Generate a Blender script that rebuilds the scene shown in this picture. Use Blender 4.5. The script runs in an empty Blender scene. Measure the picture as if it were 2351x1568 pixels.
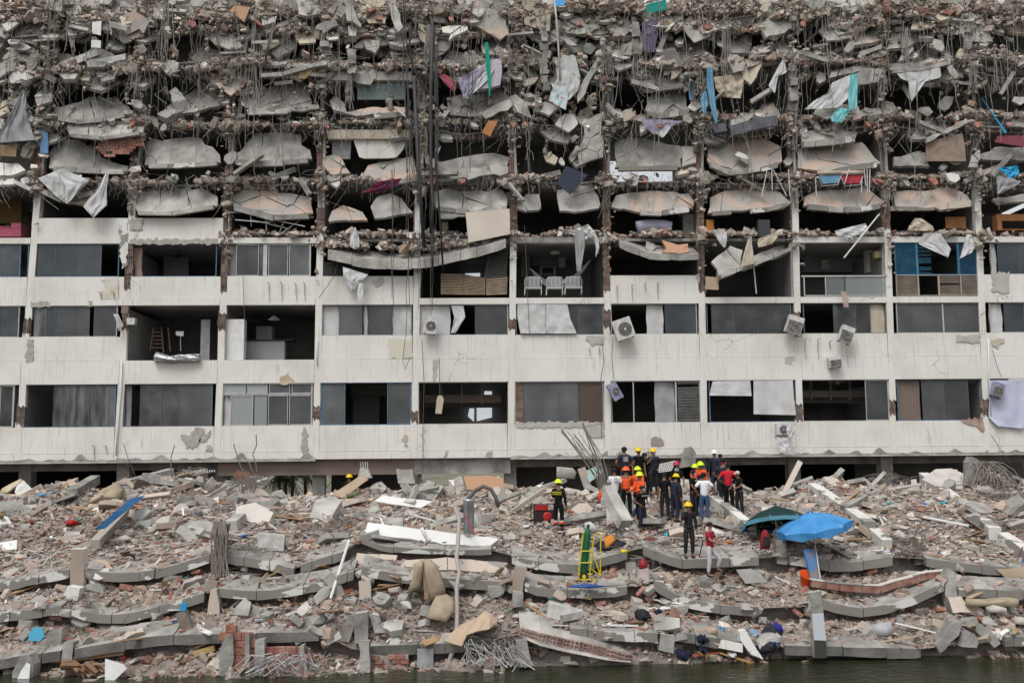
import bpy, bmesh, math, random
import numpy as np
from mathutils import Vector, Matrix, Euler, noise
R = math.radians
rnd = random.Random(7)
nrng = np.random.default_rng(11)
sc = bpy.context.scene
COL = sc.collection
# ---------------------------------------------------------------- camera
F, CX, CY = 2300.0, 1175.5, 784.0          # focal length and centre in photo units (2351 x 1568)
CAMY, CAMZ = -46.0, 6.37
PITCH, YAW, ROLL = R(6.25), R(2.0), R(0.5)
C0 = Vector((-46.0*math.tan(YAW), CAMY, CAMZ))
fw = Vector((math.sin(YAW)*math.cos(PITCH), math.cos(YAW)*math.cos(PITCH), math.sin(PITCH)))
rt0 = fw.cross(Vector((0, 0, 1))).normalized()
up0 = rt0.cross(fw).normalized()
rt = rt0*math.cos(ROLL) - up0*math.sin(ROLL)
up = up0*math.cos(ROLL) + rt0*math.sin(ROLL)
cd = bpy.data.cameras.new('camera'); cam = bpy.data.objects.new('camera', cd); COL.objects.link(cam)
cam.matrix_world = Matrix(((rt.x, up.x, -fw.x, C0.x), (rt.y, up.y, -fw.y, C0.y), (rt.z, up.z, -fw.z, C0.z), (0, 0, 0, 1)))
cd.sensor_width = 36.0; cd.lens = 36.0*F/2351.0; cd.clip_end = 3000; cd.clip_start = 0.5
sc.camera = cam
# ---------------------------------------------------------------- world, sun, exposure
w = bpy.data.worlds.new('World'); sc.world = w; w.use_nodes = True
nt = w.node_tree; bg = nt.nodes['Background']
sky = nt.nodes.new('ShaderNodeTexSky'); sky.sky_type = 'NISHITA'; sky.sun_disc = False
SUN_EL, SUN_AZ = R(58), R(205)
sky.sun_elevation = SUN_EL; sky.sun_rotation = SUN_AZ; sky.dust_density = 3.0; sky.air_density = 1.0; sky.ozone_density = 1.0
hs = nt.nodes.new('ShaderNodeHueSaturation'); hs.inputs['Saturation'].default_value = 0.16
nt.links.new(sky.outputs[0], hs.inputs['Color']); nt.links.new(hs.outputs[0], bg.inputs['Color'])
bg.inputs['Strength'].default_value = 0.15
sl = bpy.data.lights.new('sun', 'SUN'); sl.energy = 1.5; sl.angle = R(28); sl.color = (1.0, 0.97, 0.93)
so = bpy.data.objects.new('sun', sl); COL.objects.link(so)
sd = Vector((math.sin(SUN_AZ)*math.cos(SUN_EL), math.cos(SUN_AZ)*math.cos(SUN_EL), math.sin(SUN_EL)))
so.rotation_euler = sd.to_track_quat('Z', 'Y').to_euler(); so.location = (0, -20, 40)
sc.view_settings.view_transform = 'Standard'; sc.view_settings.look = 'None'
sc.view_settings.gamma = 1.0; sc.view_settings.use_curve_mapping = False
sc.view_settings.exposure = 0.16
sc.cycles.max_bounces = 6; sc.cycles.diffuse_bounces = 3; sc.cycles.glossy_bounces = 2; sc.cycles.transparent_max_bounces = 6

# ---------------------------------------------------------------- helpers
def P(x, y, Y=0.0):
    """the point of the place at depth Y that the photo shows at (x, y)"""
    d = fw + rt*((x-CX)/F) + up*((CY-y)/F)
    t = (Y-C0.y)/d.y
    return C0 + d*t
def PZ(x, y, z):
    d = fw + rt*((x-CX)/F) + up*((CY-y)/F)
    t = (z-C0.z)/d.z
    return C0 + d*t
def S(Y): return F/(Y-CAMY)
OFF = {'A': (0, 0), 'B': (680, 0), 'C': (1360, 0), 'E': (2020, 0), 'A2': (0, 450), 'B2': (680, 450), 'C2': (1360, 450), 'E2': (2020, 450),
       'A3': (0, 900), 'B3': (680, 900), 'C3': (1360, 900), 'E3': (2020, 900), 'A4': (0, 1354), 'B4': (680, 1354), 'C4': (1360, 1354), 'E4': (2020, 1354)}
def Z(t, x, y):
    o = OFF[t]; return (o[0]/1.157 + x*0.2573, o[1]/1.157 + y*0.2573)
def ZZ(t, pts): return [Z(t, *p) for p in pts]

def tag(o, label=None, cat=None, group=None, kind=None):
    if label: o['label'] = label
    if cat: o['category'] = cat
    if group: o['group'] = group
    if kind: o['kind'] = kind
    return o
def thing(name, label, cat, loc=(0, 0, 0), rz=0.0, group=None):
    o = bpy.data.objects.new(name, None); COL.objects.link(o); o.empty_display_size = 0.2
    o.location = loc; o.rotation_euler = (0, 0, rz)
    return tag(o, label, cat, group)

class MB:
    def __init__(s): s.v = []; s.f = []; s.m = []; s.smooth = False
    def poly(s, pts, mi=0):
        n = len(s.v); s.v += [tuple(p) for p in pts]; s.f.append(tuple(range(n, n+len(pts)))); s.m.append(mi); return s
    def box(s, x0, x1, y0, y1, z0, z1, mi=0, M=None):
        n = len(s.v)
        vs = [(x0, y0, z0), (x1, y0, z0), (x1, y1, z0), (x0, y1, z0), (x0, y0, z1), (x1, y0, z1), (x1, y1, z1), (x0, y1, z1)]
        if M is not None: vs = [tuple(M @ Vector(p)) for p in vs]
        s.v += vs
        for f in ((0, 3, 2, 1), (4, 5, 6, 7), (0, 1, 5, 4), (1, 2, 6, 5), (2, 3, 7, 6), (3, 0, 4, 7)):
            s.f.append(tuple(n+i for i in f)); s.m.append(mi)
        return s
    def obox(s, c, size, M=None, mi=0):
        a = size[0]/2; b = size[1]/2; c_ = size[2]/2
        T = Matrix.Translation(c) @ (M.to_4x4() if M is not None else Matrix.Identity(4))
        return s.box(-a, a, -b, b, -c_, c_, mi, T)
    def beam(s, p, q, w, h, mi=0, roll=0.0):
        p = Vector(p); q = Vector(q); d = q-p; L = d.length
        if L < 1e-6: return s
        M = d.to_track_quat('X', 'Z').to_matrix() @ Matrix.Rotation(roll, 3, 'X')
        return s.obox((p+q)/2, (L, w, h), M, mi)
    def tube(s, pts, r, n=5, mi=0, r1=None, cap=True):
        pts = [Vector(p) for p in pts]; base = len(s.v); k = len(pts)
        prev = None
        for i, p in enumerate(pts):
            d = (pts[min(i+1, k-1)]-pts[max(i-1, 0)])
            if d.length < 1e-9: d = Vector((0, 0, 1))
            d.normalize()
            a = d.cross(Vector((0, 0, 1)) if abs(d.z) < 0.9 else Vector((1, 0, 0))) if prev is None else (prev - d*prev.dot(d))
            if a.length < 1e-6: a = d.orthogonal()
            a.normalize(); prev = a; b = d.cross(a)
            rr = r if r1 is None else r+(r1-r)*i/max(1, k-1)
            for j in range(n):
                t = 2*math.pi*j/n; s.v.append(tuple(p+a*(rr*math.cos(t))+b*(rr*math.sin(t))))
        for i in range(k-1):
            for j in range(n):
                s.f.append((base+i*n+j, base+i*n+(j+1) % n, base+(i+1)*n+(j+1) % n, base+(i+1)*n+j)); s.m.append(mi)
        if cap:
            s.f.append(tuple(base+j for j in reversed(range(n)))); s.m.append(mi)
            s.f.append(tuple(base+(k-1)*n+j for j in range(n))); s.m.append(mi)
        return s
    def plate(s, pts, off, mi=0, mj=None):
        """closed prism between the 3D polygon pts and pts+off"""
        n = len(s.v); k = len(pts); off = Vector(off)
        s.v += [tuple(Vector(p)) for p in pts] + [tuple(Vector(p)+off) for p in pts]
        s.f.append(tuple(n+i for i in range(k))); s.m.append(mi)
        s.f.append(tuple(n+k+i for i in reversed(range(k)))); s.m.append(mi)
        for i in range(k):
            j = (i+1) % k
            s.f.append((n+i, n+k+i, n+k+j, n+j)); s.m.append(mi if mj is None else mj)
        return s
    def lathe(s, prof, c=(0, 0, 0), n=16, mi=0, M=None, caps=True):
        base = len(s.v); c = Vector(c)
        for (r, z) in prof:
            for j in range(n):
                t = 2*math.pi*j/n; p = Vector((r*math.cos(t), r*math.sin(t), z))
                if M is not None: p = M @ p
                s.v.append(tuple(p+c))
        for i in range(len(prof)-1):
            for j in range(n):
                s.f.append((base+i*n+j, base+i*n+(j+1) % n, base+(i+1)*n+(j+1) % n, base+(i+1)*n+j)); s.m.append(mi)
        if caps:
            s.f.append(tuple(base+j for j in reversed(range(n)))); s.m.append(mi)
            s.f.append(tuple(base+(len(prof)-1)*n+j for j in range(n))); s.m.append(mi)
        return s
    def center(s):
        a = np.array(s.v); return Vector(((a[:, 0].min()+a[:, 0].max())/2, (a[:, 1].min()+a[:, 1].max())/2, a[:, 2].min()))
    def build(s, name, mats, parent=None, own=False, smooth=False, loc=None, world=True):
        """own: top-level object with its origin at its base; mesh given in world coordinates"""
        if not isinstance(mats, (list, tuple)): mats = [mats]
        v = s.v; o0 = Vector((0, 0, 0))
        if own: o0 = s.center(); v = [(p[0]-o0.x, p[1]-o0.y, p[2]-o0.z) for p in v]
        elif parent is not None and world:
            q = parent; o1 = Vector((0, 0, 0))
            while q is not None: o1 = o1 + q.location; q = q.parent
            v = [(p[0]-o1.x, p[1]-o1.y, p[2]-o1.z) for p in v]
        me = bpy.data.meshes.new(name); me.from_pydata(v, [], s.f)
        for m in mats: me.materials.append(m)
        if len(mats) > 1: me.polygons.foreach_set('material_index', s.m)
        if smooth or s.smooth: me.polygons.foreach_set('use_smooth', [True]*len(s.f))
        me.update()
        o = bpy.data.objects.new(name, me); COL.objects.link(o)
        if own: o.location = o0
        if loc is not None: o.location = loc
        if parent is not None: o.parent = parent
        return o

def one(name, mb, mats, label, cat, group=None, smooth=False):
    return tag(mb.build(name, mats, own=True, smooth=smooth), label, cat, group)

# ---------------------------------------------------------------- materials
MATS = {}
def mat(name, c, rough=0.85, c2=None, scale=2.0, bump=0.0, bscale=None, metal=0.0, detail=6, contrast=(0.35, 0.65), spec=0.3, coords='pos', stretch=None, rndv=0.0, alpha=None, emit=None):
    if name in MATS: return MATS[name]
    m = bpy.data.materials.new(name); m.use_nodes = True; t = m.node_tree; b = t.nodes['Principled BSDF']
    b.inputs['Roughness'].default_value = rough; b.inputs['Metallic'].default_value = metal
    b.inputs['Specular IOR Level'].default_value = 0.05 if ('cloth' in name or rough >= .95) else spec
    N = t.nodes.new; L = t.links.new
    if coords == 'pos': co = N('ShaderNodeNewGeometry').outputs['Position']
    else: co = N('ShaderNodeTexCoord').outputs['Object']
    if stretch:
        mp = N('ShaderNodeMapping'); mp.inputs['Scale'].default_value = stretch; L(co, mp.inputs['Vector']); co2 = mp.outputs[0]
    else: co2 = co
    out = None
    if c2 is not None:
        n = N('ShaderNodeTexNoise'); n.inputs['Scale'].default_value = scale; n.inputs['Detail'].default_value = detail; L(co2, n.inputs['Vector'])
        r = N('ShaderNodeValToRGB'); r.color_ramp.elements[0].position = contrast[0]; r.color_ramp.elements[1].position = contrast[1]
        r.color_ramp.elements[0].color = (*c, 1); r.color_ramp.elements[1].color = (*c2, 1); L(n.outputs['Fac'], r.inputs['Fac']); out = r.outputs[0]
    if rndv:
        oi = N('ShaderNodeObjectInfo'); mr = N('ShaderNodeMapRange'); mr.inputs['To Min'].default_value = 1-rndv; mr.inputs['To Max'].default_value = 1+rndv
        L(oi.outputs['Random'], mr.inputs['Value'])
        hv = N('ShaderNodeHueSaturation'); L(mr.outputs[0], hv.inputs['Value'])
        if out is None: hv.inputs['Color'].default_value = (*c, 1)
        else: L(out, hv.inputs['Color'])
        out = hv.outputs[0]
    if out is None: b.inputs['Base Color'].default_value = (*c, 1)
    else: L(out, b.inputs['Base Color'])
    if bump:
        n2 = N('ShaderNodeTexNoise'); n2.inputs['Scale'].default_value = bscale or scale*4; n2.inputs['Detail'].default_value = 5; L(co, n2.inputs['Vector'])
        bp = N('ShaderNodeBump'); bp.inputs['Strength'].default_value = bump; bp.inputs['Distance'].default_value = 0.05
        L(n2.outputs['Fac'], bp.inputs['Height']); L(bp.outputs[0], b.inputs['Normal'])
    if alpha is not None: b.inputs['Alpha'].default_value = alpha
    if emit: b.inputs['Emission Color'].default_value = (*emit[0], 1); b.inputs['Emission Strength'].default_value = emit[1]
    MATS[name] = m; return m

def plaster(name, base, stain=(0.42, 0.37, 0.27), grime=(0.2, 0.19, 0.175), amount=0.5, patch=0.0, patchc=(0.27, 0.26, 0.24)):
    """painted render: broad stains, vertical run-off streaks, hairline cracks, optional patches where the paint is gone"""
    m = bpy.data.materials.new(name); m.use_nodes = True; t = m.node_tree; b = t.nodes['Principled BSDF']; N = t.nodes.new; L = t.links.new
    b.inputs['Roughness'].default_value = 0.85; b.inputs['Specular IOR Level'].default_value = 0.2
    pos = N('ShaderNodeNewGeometry').outputs['Position']
    def mapped(s):
        mp = N('ShaderNodeMapping'); mp.inputs['Scale'].default_value = s; L(pos, mp.inputs['Vector']); return mp.outputs[0]
    def noi(vec, sc_, det=5, rough=0.6):
        n = N('ShaderNodeTexNoise'); n.inputs['Scale'].default_value = sc_; n.inputs['Detail'].default_value = det; n.inputs['Roughness'].default_value = rough; L(vec, n.inputs['Vector']); return n.outputs['Fac']
    def ramp(v, a, c):
        r = N('ShaderNodeMapRange'); r.inputs['From Min'].default_value = a; r.inputs['From Max'].default_value = c; L(v, r.inputs['Value']); return r.outputs[0]
    def mix(f, a, bcol, k=1.0):
        x = N('ShaderNodeMix'); x.data_type = 'RGBA'
        if k != 1.0:
            mm = N('ShaderNodeMath'); mm.operation = 'MULTIPLY'; mm.inputs[1].default_value = k; L(f, mm.inputs[0]); f = mm.outputs[0]
        L(f, x.inputs['Factor'])
        if isinstance(a, tuple): x.inputs[6].default_value = (*a, 1)
        else: L(a, x.inputs[6])
        x.inputs[7].default_value = (*bcol, 1); return x.outputs[2]
    col = mix(ramp(noi(pos, 0.45, 4), 0.42, 0.72), tuple(base), tuple(base[i]*0.55+stain[i]*0.45 for i in range(3)), 0.9)
    col = mix(ramp(noi(mapped((5, 1, 0.25)), 1.2, 6, 0.7), 0.54, 0.8), col, stain, amount)
    gt = N('ShaderNodeMath'); gt.operation = 'MULTIPLY'; L(ramp(noi(mapped((16, 2, 0.7)), 0.9, 4, 0.7), 0.55, 0.68), gt.inputs[0]); L(ramp(noi(mapped((1.2, 1, 1.0)), 0.5, 4), 0.46, 0.62), gt.inputs[1])
    col = mix(gt.outputs[0], col, grime, amount)
    col = mix(ramp(noi(pos, 0.33, 7, 0.75), 0.63, 0.7), col, grime, amount*0.6)
    # hairline cracks
    vo = N('ShaderNodeTexVoronoi'); vo.feature = 'DISTANCE_TO_EDGE'; vo.inputs['Scale'].default_value = 0.33
    nz = N('ShaderNodeTexNoise'); nz.inputs['Scale'].default_value = 2.0; L(pos, nz.inputs['Vector'])
    vm = N('ShaderNodeVectorMath'); vm.operation = 'MULTIPLY_ADD'; vm.inputs[1].default_value = (0.6, 0.6, 0.6); L(nz.outputs['Color'], vm.inputs[0]); L(pos, vm.inputs[2]); L(vm.outputs[0], vo.inputs['Vector'])
    cr = N('ShaderNodeMapRange'); cr.inputs['From Min'].default_value = 0.001; cr.inputs['From Max'].default_value = 0.005; cr.inputs['To Min'].default_value = 1; cr.inputs['To Max'].default_value = 0; L(vo.outputs['Distance'], cr.inputs['Value'])
    gate = ramp(noi(pos, 0.21, 2), 0.56, 0.62); mg = N('ShaderNodeMath'); mg.operation = 'MULTIPLY'; L(cr.outputs[0], mg.inputs[0]); L(gate, mg.inputs[1])
    col = mix(mg.outputs[0], col, (0.1, 0.095, 0.09), 0.8)
    if patch > 0:
        col = mix(ramp(noi(mapped((1, 1, 1.6)), 0.9, 8, 0.55), 1-patch, 1-patch+0.012), col, patchc, 1.0)
    L(col, b.inputs['Base Color'])
    bp = N('ShaderNodeBump'); bp.inputs['Strength'].default_value = 0.25; bp.inputs['Distance'].default_value = 0.02
    L(noi(pos, 9, 4), bp.inputs['Height']); L(bp.outputs[0], b.inputs['Normal'])
    MATS[name] = m; return m

WHITE = plaster('white_paint', (0.675, 0.665, 0.63), stain=(0.44, 0.38, 0.28), amount=0.75)
WHITE2 = plaster('peeling_white_paint', (0.66, 0.655, 0.63), amount=0.7, patch=0.47)
PINKW = plaster('faded_pink_render', (0.47, 0.38, 0.32), stain=(0.52, 0.32, 0.21), amount=0.75, patch=0.52, patchc=(0.37, 0.345, 0.315))
CREAM = plaster('cream_render', (0.5, 0.44, 0.35), stain=(0.35, 0.29, 0.22), amount=0.8)
CONC = mat('grey_concrete', (0.19, 0.183, 0.17), 0.92, (0.37, 0.357, 0.33), 1.6, bump=0.7, bscale=7, detail=10, contrast=(0.35, 0.65), rndv=0.14)
CONCL = mat('pale_concrete', (0.27, 0.26, 0.24), 0.92, (0.47, 0.455, 0.42), 1.3, bump=0.6, bscale=8, detail=10, contrast=(0.35, 0.65), rndv=0.1)
CONCD = mat('dark_concrete', (0.12, 0.112, 0.1), 0.92, (0.24, 0.225, 0.2), 1.4, bump=0.8, bscale=6, contrast=(0.3, 0.7))
SLABM = plaster('slab_edge_paint', (0.2, 0.192, 0.175), stain=(0.3, 0.27, 0.22), amount=0.5, patch=0.44, patchc=(0.6, 0.59, 0.56))
BRICK = mat('red_brick', (0.23, 0.085, 0.062), 0.9, (0.36, 0.2, 0.16), 3, bump=0.5, bscale=15, rndv=0.25)
BRICKD = mat('dusty_brick', (0.24, 0.14, 0.115), 0.95, (0.4, 0.31, 0.27), 2.5, bump=0.6, bscale=12, rndv=0.2)
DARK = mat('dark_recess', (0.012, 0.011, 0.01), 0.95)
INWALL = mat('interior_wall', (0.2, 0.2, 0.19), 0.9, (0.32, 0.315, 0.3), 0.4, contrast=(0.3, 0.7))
INDARK = mat('sooty_interior_wall', (0.1, 0.098, 0.092), 0.9, (0.24, 0.235, 0.22), 0.5, contrast=(0.3, 0.7))  # wall colour darkened to put the shade of deep rooms into it
CEIL = mat('ceiling_paint', (0.26, 0.26, 0.25), 0.9, (0.34, 0.335, 0.32), 0.7)
STEEL = mat('rusty_rebar', (0.17, 0.148, 0.128), 0.7, (0.27, 0.24, 0.21), 3, metal=0.2)
CABLE = mat('black_cable', (0.02, 0.02, 0.021), 0.6)
CABLEG = mat('grey_cable', (0.09, 0.088, 0.085), 0.7)
ALU = mat('aluminium_frame', (0.5, 0.5, 0.49), 0.5, (0.4, 0.39, 0.37), 3, metal=0.3)
ALUD = mat('dull_frame', (0.14, 0.145, 0.15), 0.6)
BLUEF = mat('blue_frame_paint', (0.05, 0.13, 0.21), 0.6, (0.13, 0.21, 0.27), 4)
BLUEL = mat('blue_louvre_paint', (0.035, 0.14, 0.24), 0.6, (0.06, 0.19, 0.3), 3)
BEIGEL = mat('beige_louvre_paint', (0.42, 0.36, 0.3), 0.7, (0.3, 0.26, 0.22), 2)
TANL = mat('tan_louvre_paint', (0.34, 0.26, 0.18), 0.7, (0.24, 0.18, 0.13), 3)
GREYL = mat('grey_louvre_paint', (0.3, 0.3, 0.3), 0.6, (0.2, 0.2, 0.2), 3)
WOOD = mat('brown_wood', (0.17, 0.1, 0.055), 0.8, (0.25, 0.16, 0.1), 4, stretch=(1, 1, 6))
WOODL = mat('pale_wood', (0.4, 0.28, 0.16), 0.8, (0.31, 0.2, 0.11), 4)
ORW = mat('orange_wood', (0.42, 0.2, 0.09), 0.8, (0.34, 0.15, 0.06), 3)
BOARD = mat('tan_board', (0.46, 0.36, 0.26), 0.85, (0.4, 0.3, 0.215), 1.5)
CLOTHW = mat('white_cloth', (0.58, 0.58, 0.59), 0.95, (0.45, 0.45, 0.44), 1.5, bump=0.3, bscale=4)
CLOTHG = mat('grey_cloth', (0.33, 0.33, 0.34), 0.95, (0.25, 0.25, 0.25), 1.5, bump=0.3)
CLOTHB = mat('beige_cloth', (0.5, 0.44, 0.35), 0.95, (0.42, 0.36, 0.28), 1.5, bump=0.3)
CLOTHBR = mat('brown_curtain_cloth', (0.29, 0.225, 0.18), 0.95, (0.25, 0.19, 0.15), 2, bump=0.3)
CLOTHBL = mat('blue_cloth', (0.1, 0.24, 0.36), 0.9, (0.17, 0.33, 0.45), 2, bump=0.3)
CLOTHD = mat('dark_cloth', (0.02, 0.02, 0.025), 0.95, (0.04, 0.04, 0.05), 4, bump=0.5)
LILAC = mat('lilac_cloth', (0.36, 0.33, 0.43), 0.95, (0.28, 0.26, 0.35), 2, bump=0.3)
PLUM = mat('plum_cloth', (0.12, 0.1, 0.155), 0.95, (0.17, 0.14, 0.2), 2, bump=0.3)
TARP = mat('bright_blue_tarp', (0.015, 0.25, 0.52), 0.6, (0.03, 0.32, 0.6), 2, bump=0.3)
GREEN = mat('green_cloth', (0.01, 0.25, 0.16), 0.9, (0.02, 0.32, 0.22), 5)
PINKS = mat('pink_fabric', (0.36, 0.09, 0.13), 0.9, (0.3, 0.08, 0.11), 3)
REDM = mat('red_paint', (0.4, 0.02, 0.02), 0.5)
PURE = mat('white_plastic', (0.68, 0.68, 0.67), 0.5, (0.58, 0.58, 0.56), 4)
METW = mat('white_enamel', (0.6, 0.6, 0.58), 0.5, (0.42, 0.41, 0.38), 5)
BLACKM = mat('black_plastic', (0.018, 0.018, 0.02), 0.5)
GRILLE = mat('dirty_fins', (0.07, 0.068, 0.065), 0.7, (0.2, 0.19, 0.18), 9)
NAVYM = mat('navy_fabric', (0.012, 0.016, 0.04), 0.9)
MATTR = mat('stained_mattress', (0.4, 0.34, 0.25), 0.95, (0.28, 0.23, 0.165), 2, bump=0.5, bscale=6)

def glass(name, c, alpha, dust, dustc=(0.3, 0.3, 0.3), rough=0.12):
    m = mat(name, c, rough, tuple(c[i]*(1-dust)+dustc[i]*dust for i in range(3)), 1.1, contrast=(0.35, 0.75), spec=0.5, rndv=.4, stretch=((3, 1, 0.6) if 'streak' in name else (.9, 1, .9)), detail=8)
    m.node_tree.nodes['Principled BSDF'].inputs['Alpha'].default_value = alpha
    return m
GL_B = glass('blue_tinted_glass', (0.022, 0.032, 0.042), 0.95, 0.15, rough=0.25)
GL_G = glass('dusty_glass', (0.06, 0.064, 0.067), 0.9, 0.22, rough=0.4)
GL_D = glass('dark_glass', (0.02, 0.022, 0.024), 0.9, 0.25, rough=0.25)
GL_S = glass('streaked_glass', (0.02, 0.022, 0.023), 0.9, 0.6, rough=0.3)
GL_L = glass('frosted_glass', (0.3, 0.33, 0.34), 0.95, 0.3, rough=0.4)
GL_C = glass('clear_railing_glass', (0.3, 0.34, 0.34), 0.35, 0.3, rough=0.2)

# colour-attribute material for joined rubble
def attr_mat(name, bump=0.5):
    m = bpy.data.materials.new(name); m.use_nodes = True; t = m.node_tree; b = t.nodes['Principled BSDF']; N = t.nodes.new; L = t.links.new
    a = N('ShaderNodeAttribute'); a.attribute_name = 'piece_colour'
    n = N('ShaderNodeTexNoise'); n.inputs['Scale'].default_value = 6; n.inputs['Detail'].default_value = 5
    g = N('ShaderNodeNewGeometry'); L(g.outputs['Position'], n.inputs['Vector'])
    mr = N('ShaderNodeMapRange'); mr.inputs['From Min'].default_value = 0.3; mr.inputs['From Max'].default_value = 0.7; mr.inputs['To Min'].default_value = 0.78; mr.inputs['To Max'].default_value = 1.2; L(n.outputs['Fac'], mr.inputs['Value'])
    h = N('ShaderNodeHueSaturation'); L(a.outputs['Color'], h.inputs['Color']); L(mr.outputs[0], h.inputs['Value']); L(h.outputs[0], b.inputs['Base Color'])
    b.inputs['Roughness'].default_value = 0.95; b.inputs['Specular IOR Level'].default_value = 0.15
    bp = N('ShaderNodeBump'); bp.inputs['Strength'].default_value = bump; bp.inputs['Distance'].default_value = 0.04; L(n.outputs['Fac'], bp.inputs['Height']); L(bp.outputs[0], b.inputs['Normal'])
    return m
RUB = attr_mat('rubble_mixed')

# ---------------------------------------------------------------- random stones
def hull_variants(n, jit, seed, cut=0.5):
    """angular lumps: boxes with shifted corners, some corners knocked off"""
    r = random.Random(seed); out = []
    for _ in range(n):
        bm = bmesh.new()
        for sx in (-1, 1):
            for sy in (-1, 1):
                for sz_ in (-1, 1):
                    p = Vector((sx*(1-r.random()*jit), sy*(1-r.random()*jit), sz_*(1-r.random()*jit)))
                    if r.random() < cut:
                        for k in range(3):
                            q = p.copy(); q[k] *= r.uniform(.1, .6); bm.verts.new(q)
                    else: bm.verts.new(p)
        res = bmesh.ops.convex_hull(bm, input=bm.verts)
        junk = [g for g in res['geom_interior'] if isinstance(g, bmesh.types.BMVert)]
        if junk: bmesh.ops.delete(bm, geom=junk, context='VERTS')
        bmesh.ops.triangulate(bm, faces=bm.faces); bm.verts.index_update()
        v = np.array([p.co[:] for p in bm.verts])*.5; f = np.array([[q.index for q in fc.verts] for fc in bm.faces])
        out.append((v, f)); bm.free()
    return out
STONES = hull_variants(18, .55, 3, .12)
BIGST = hull_variants(14, .4, 5, .55)
BOXV = (np.array([(-.5, -.5, -.5), (.5, -.5, -.5), (.5, .5, -.5), (-.5, .5, -.5), (-.5, -.5, .5), (.5, -.5, .5), (.5, .5, .5), (-.5, .5, .5)]),
        np.array([(0, 3, 2), (0, 2, 1), (4, 5, 6), (4, 6, 7), (0, 1, 5), (0, 5, 4), (1, 2, 6), (1, 6, 5), (2, 3, 7), (2, 7, 6), (3, 0, 4), (3, 4, 7)]))

def rot_mats(n, tilt=None):
    if tilt is None:
        q = nrng.normal(size=(n, 4)); q /= np.linalg.norm(q, axis=1)[:, None]
    else:
        a = nrng.uniform(0, 2*np.pi, n); ax = nrng.normal(size=(n, 2)); ax /= np.linalg.norm(ax, axis=1)[:, None]
        t = np.abs(nrng.normal(0, tilt, n))/2
        qz = np.stack([np.cos(a/2), 0*a, 0*a, np.sin(a/2)], 1); qt = np.stack([np.cos(t), ax[:, 0]*np.sin(t), ax[:, 1]*np.sin(t), 0*t], 1)
        w1, x1, y1, z1 = qt.T; w2, x2, y2, z2 = qz.T
        q = np.stack([w1*w2-x1*x2-y1*y2-z1*z2, w1*x2+x1*w2+y1*z2-z1*y2, w1*y2-x1*z2+y1*w2+z1*x2, w1*z2+x1*y2-y1*x2+z1*w2], 1)
    w_, x, y, z = q.T
    return np.stack([np.stack([1-2*(y*y+z*z), 2*(x*y-z*w_), 2*(x*z+y*w_)], 1), np.stack([2*(x*y+z*w_), 1-2*(x*x+z*z), 2*(y*z-x*w_)], 1), np.stack([2*(x*z-y*w_), 2*(y*z+x*w_), 1-2*(x*x+y*y)], 1)], 1)

def scatter(name, pos, size, cols, variants=None, tilt=None, material=None, parent=None):
    """joins many small pieces into one object; pos (n,3), size (n,3), cols (n,3)"""
    variants = variants or STONES; n = len(pos); pos = np.asarray(pos); size = np.asarray(size); cols = np.asarray(cols)
    Rm = rot_mats(n, tilt); pick = nrng.integers(0, len(variants), n)
    V = []; Fc = []; Cc = []; base = 0
    for k, (v, f) in enumerate(variants):
        idx = np.where(pick == k)[0]
        if len(idx) == 0: continue
        vv = v[None]*size[idx][:, None, :]
        vv = np.einsum('nij,nkj->nki', Rm[idx], vv)+pos[idx][:, None, :]
        V.append(vv.reshape(-1, 3)); m = len(v)
        Fc.append((f[None]+(np.arange(len(idx))*m)[:, None, None]+base).reshape(-1, 3)); base += m*len(idx)
        Cc.append(np.repeat(cols[idx], m, axis=0))
    V = np.concatenate(V); Fc = np.concatenate(Fc); Cc = np.concatenate(Cc)
    me = bpy.data.meshes.new(name); me.vertices.add(len(V)); me.vertices.foreach_set('co', V.astype(np.float32).ravel())
    me.loops.add(Fc.size); me.loops.foreach_set('vertex_index', Fc.astype(np.int32).ravel())
    me.polygons.add(len(Fc)); me.polygons.foreach_set('loop_start', np.arange(0, Fc.size, 3, dtype=np.int32)); 
    me.polygons.foreach_set('use_smooth', np.zeros(len(Fc), dtype=bool))
    me.update(calc_edges=True)
    at = me.color_attributes.new('piece_colour', 'FLOAT_COLOR', 'POINT')
    at.data.foreach_set('color', np.concatenate([Cc, np.ones((len(Cc), 1))], 1).astype(np.float32).ravel())
    me.materials.append(material or RUB); me.validate()
    o = bpy.data.objects.new(name, me); COL.objects.link(o); o['kind'] = 'stuff'
    if parent is not None: o.parent = parent
    return o
PAL = np.array([(0.34, 0.315, 0.285), (0.4, 0.37, 0.33), (0.27, 0.25, 0.225), (0.34, 0.265, 0.23), (0.38, 0.3, 0.26), (0.27, 0.155, 0.125), (0.5, 0.475, 0.44), (0.6, 0.585, 0.56), (0.2, 0.18, 0.16), (0.31, 0.245, 0.18)])
def palcols(n, wts):
    wts = np.array(wts, float); wts /= wts.sum(); c = PAL[nrng.choice(len(PAL), n, p=wts)]*np.array([1.04, .985, .94])
    return c*nrng.uniform(0.8, 1.2, (n, 1))
W_UP = [7, 7, 3.4, 1.6, 1.2, .6, 1.8, 0.8, 1, 0.3]
W_DN = [4, 4, 2.5, 4, 3.5, 1.8, 2.2, 1.6, 2, 1.0]
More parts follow.
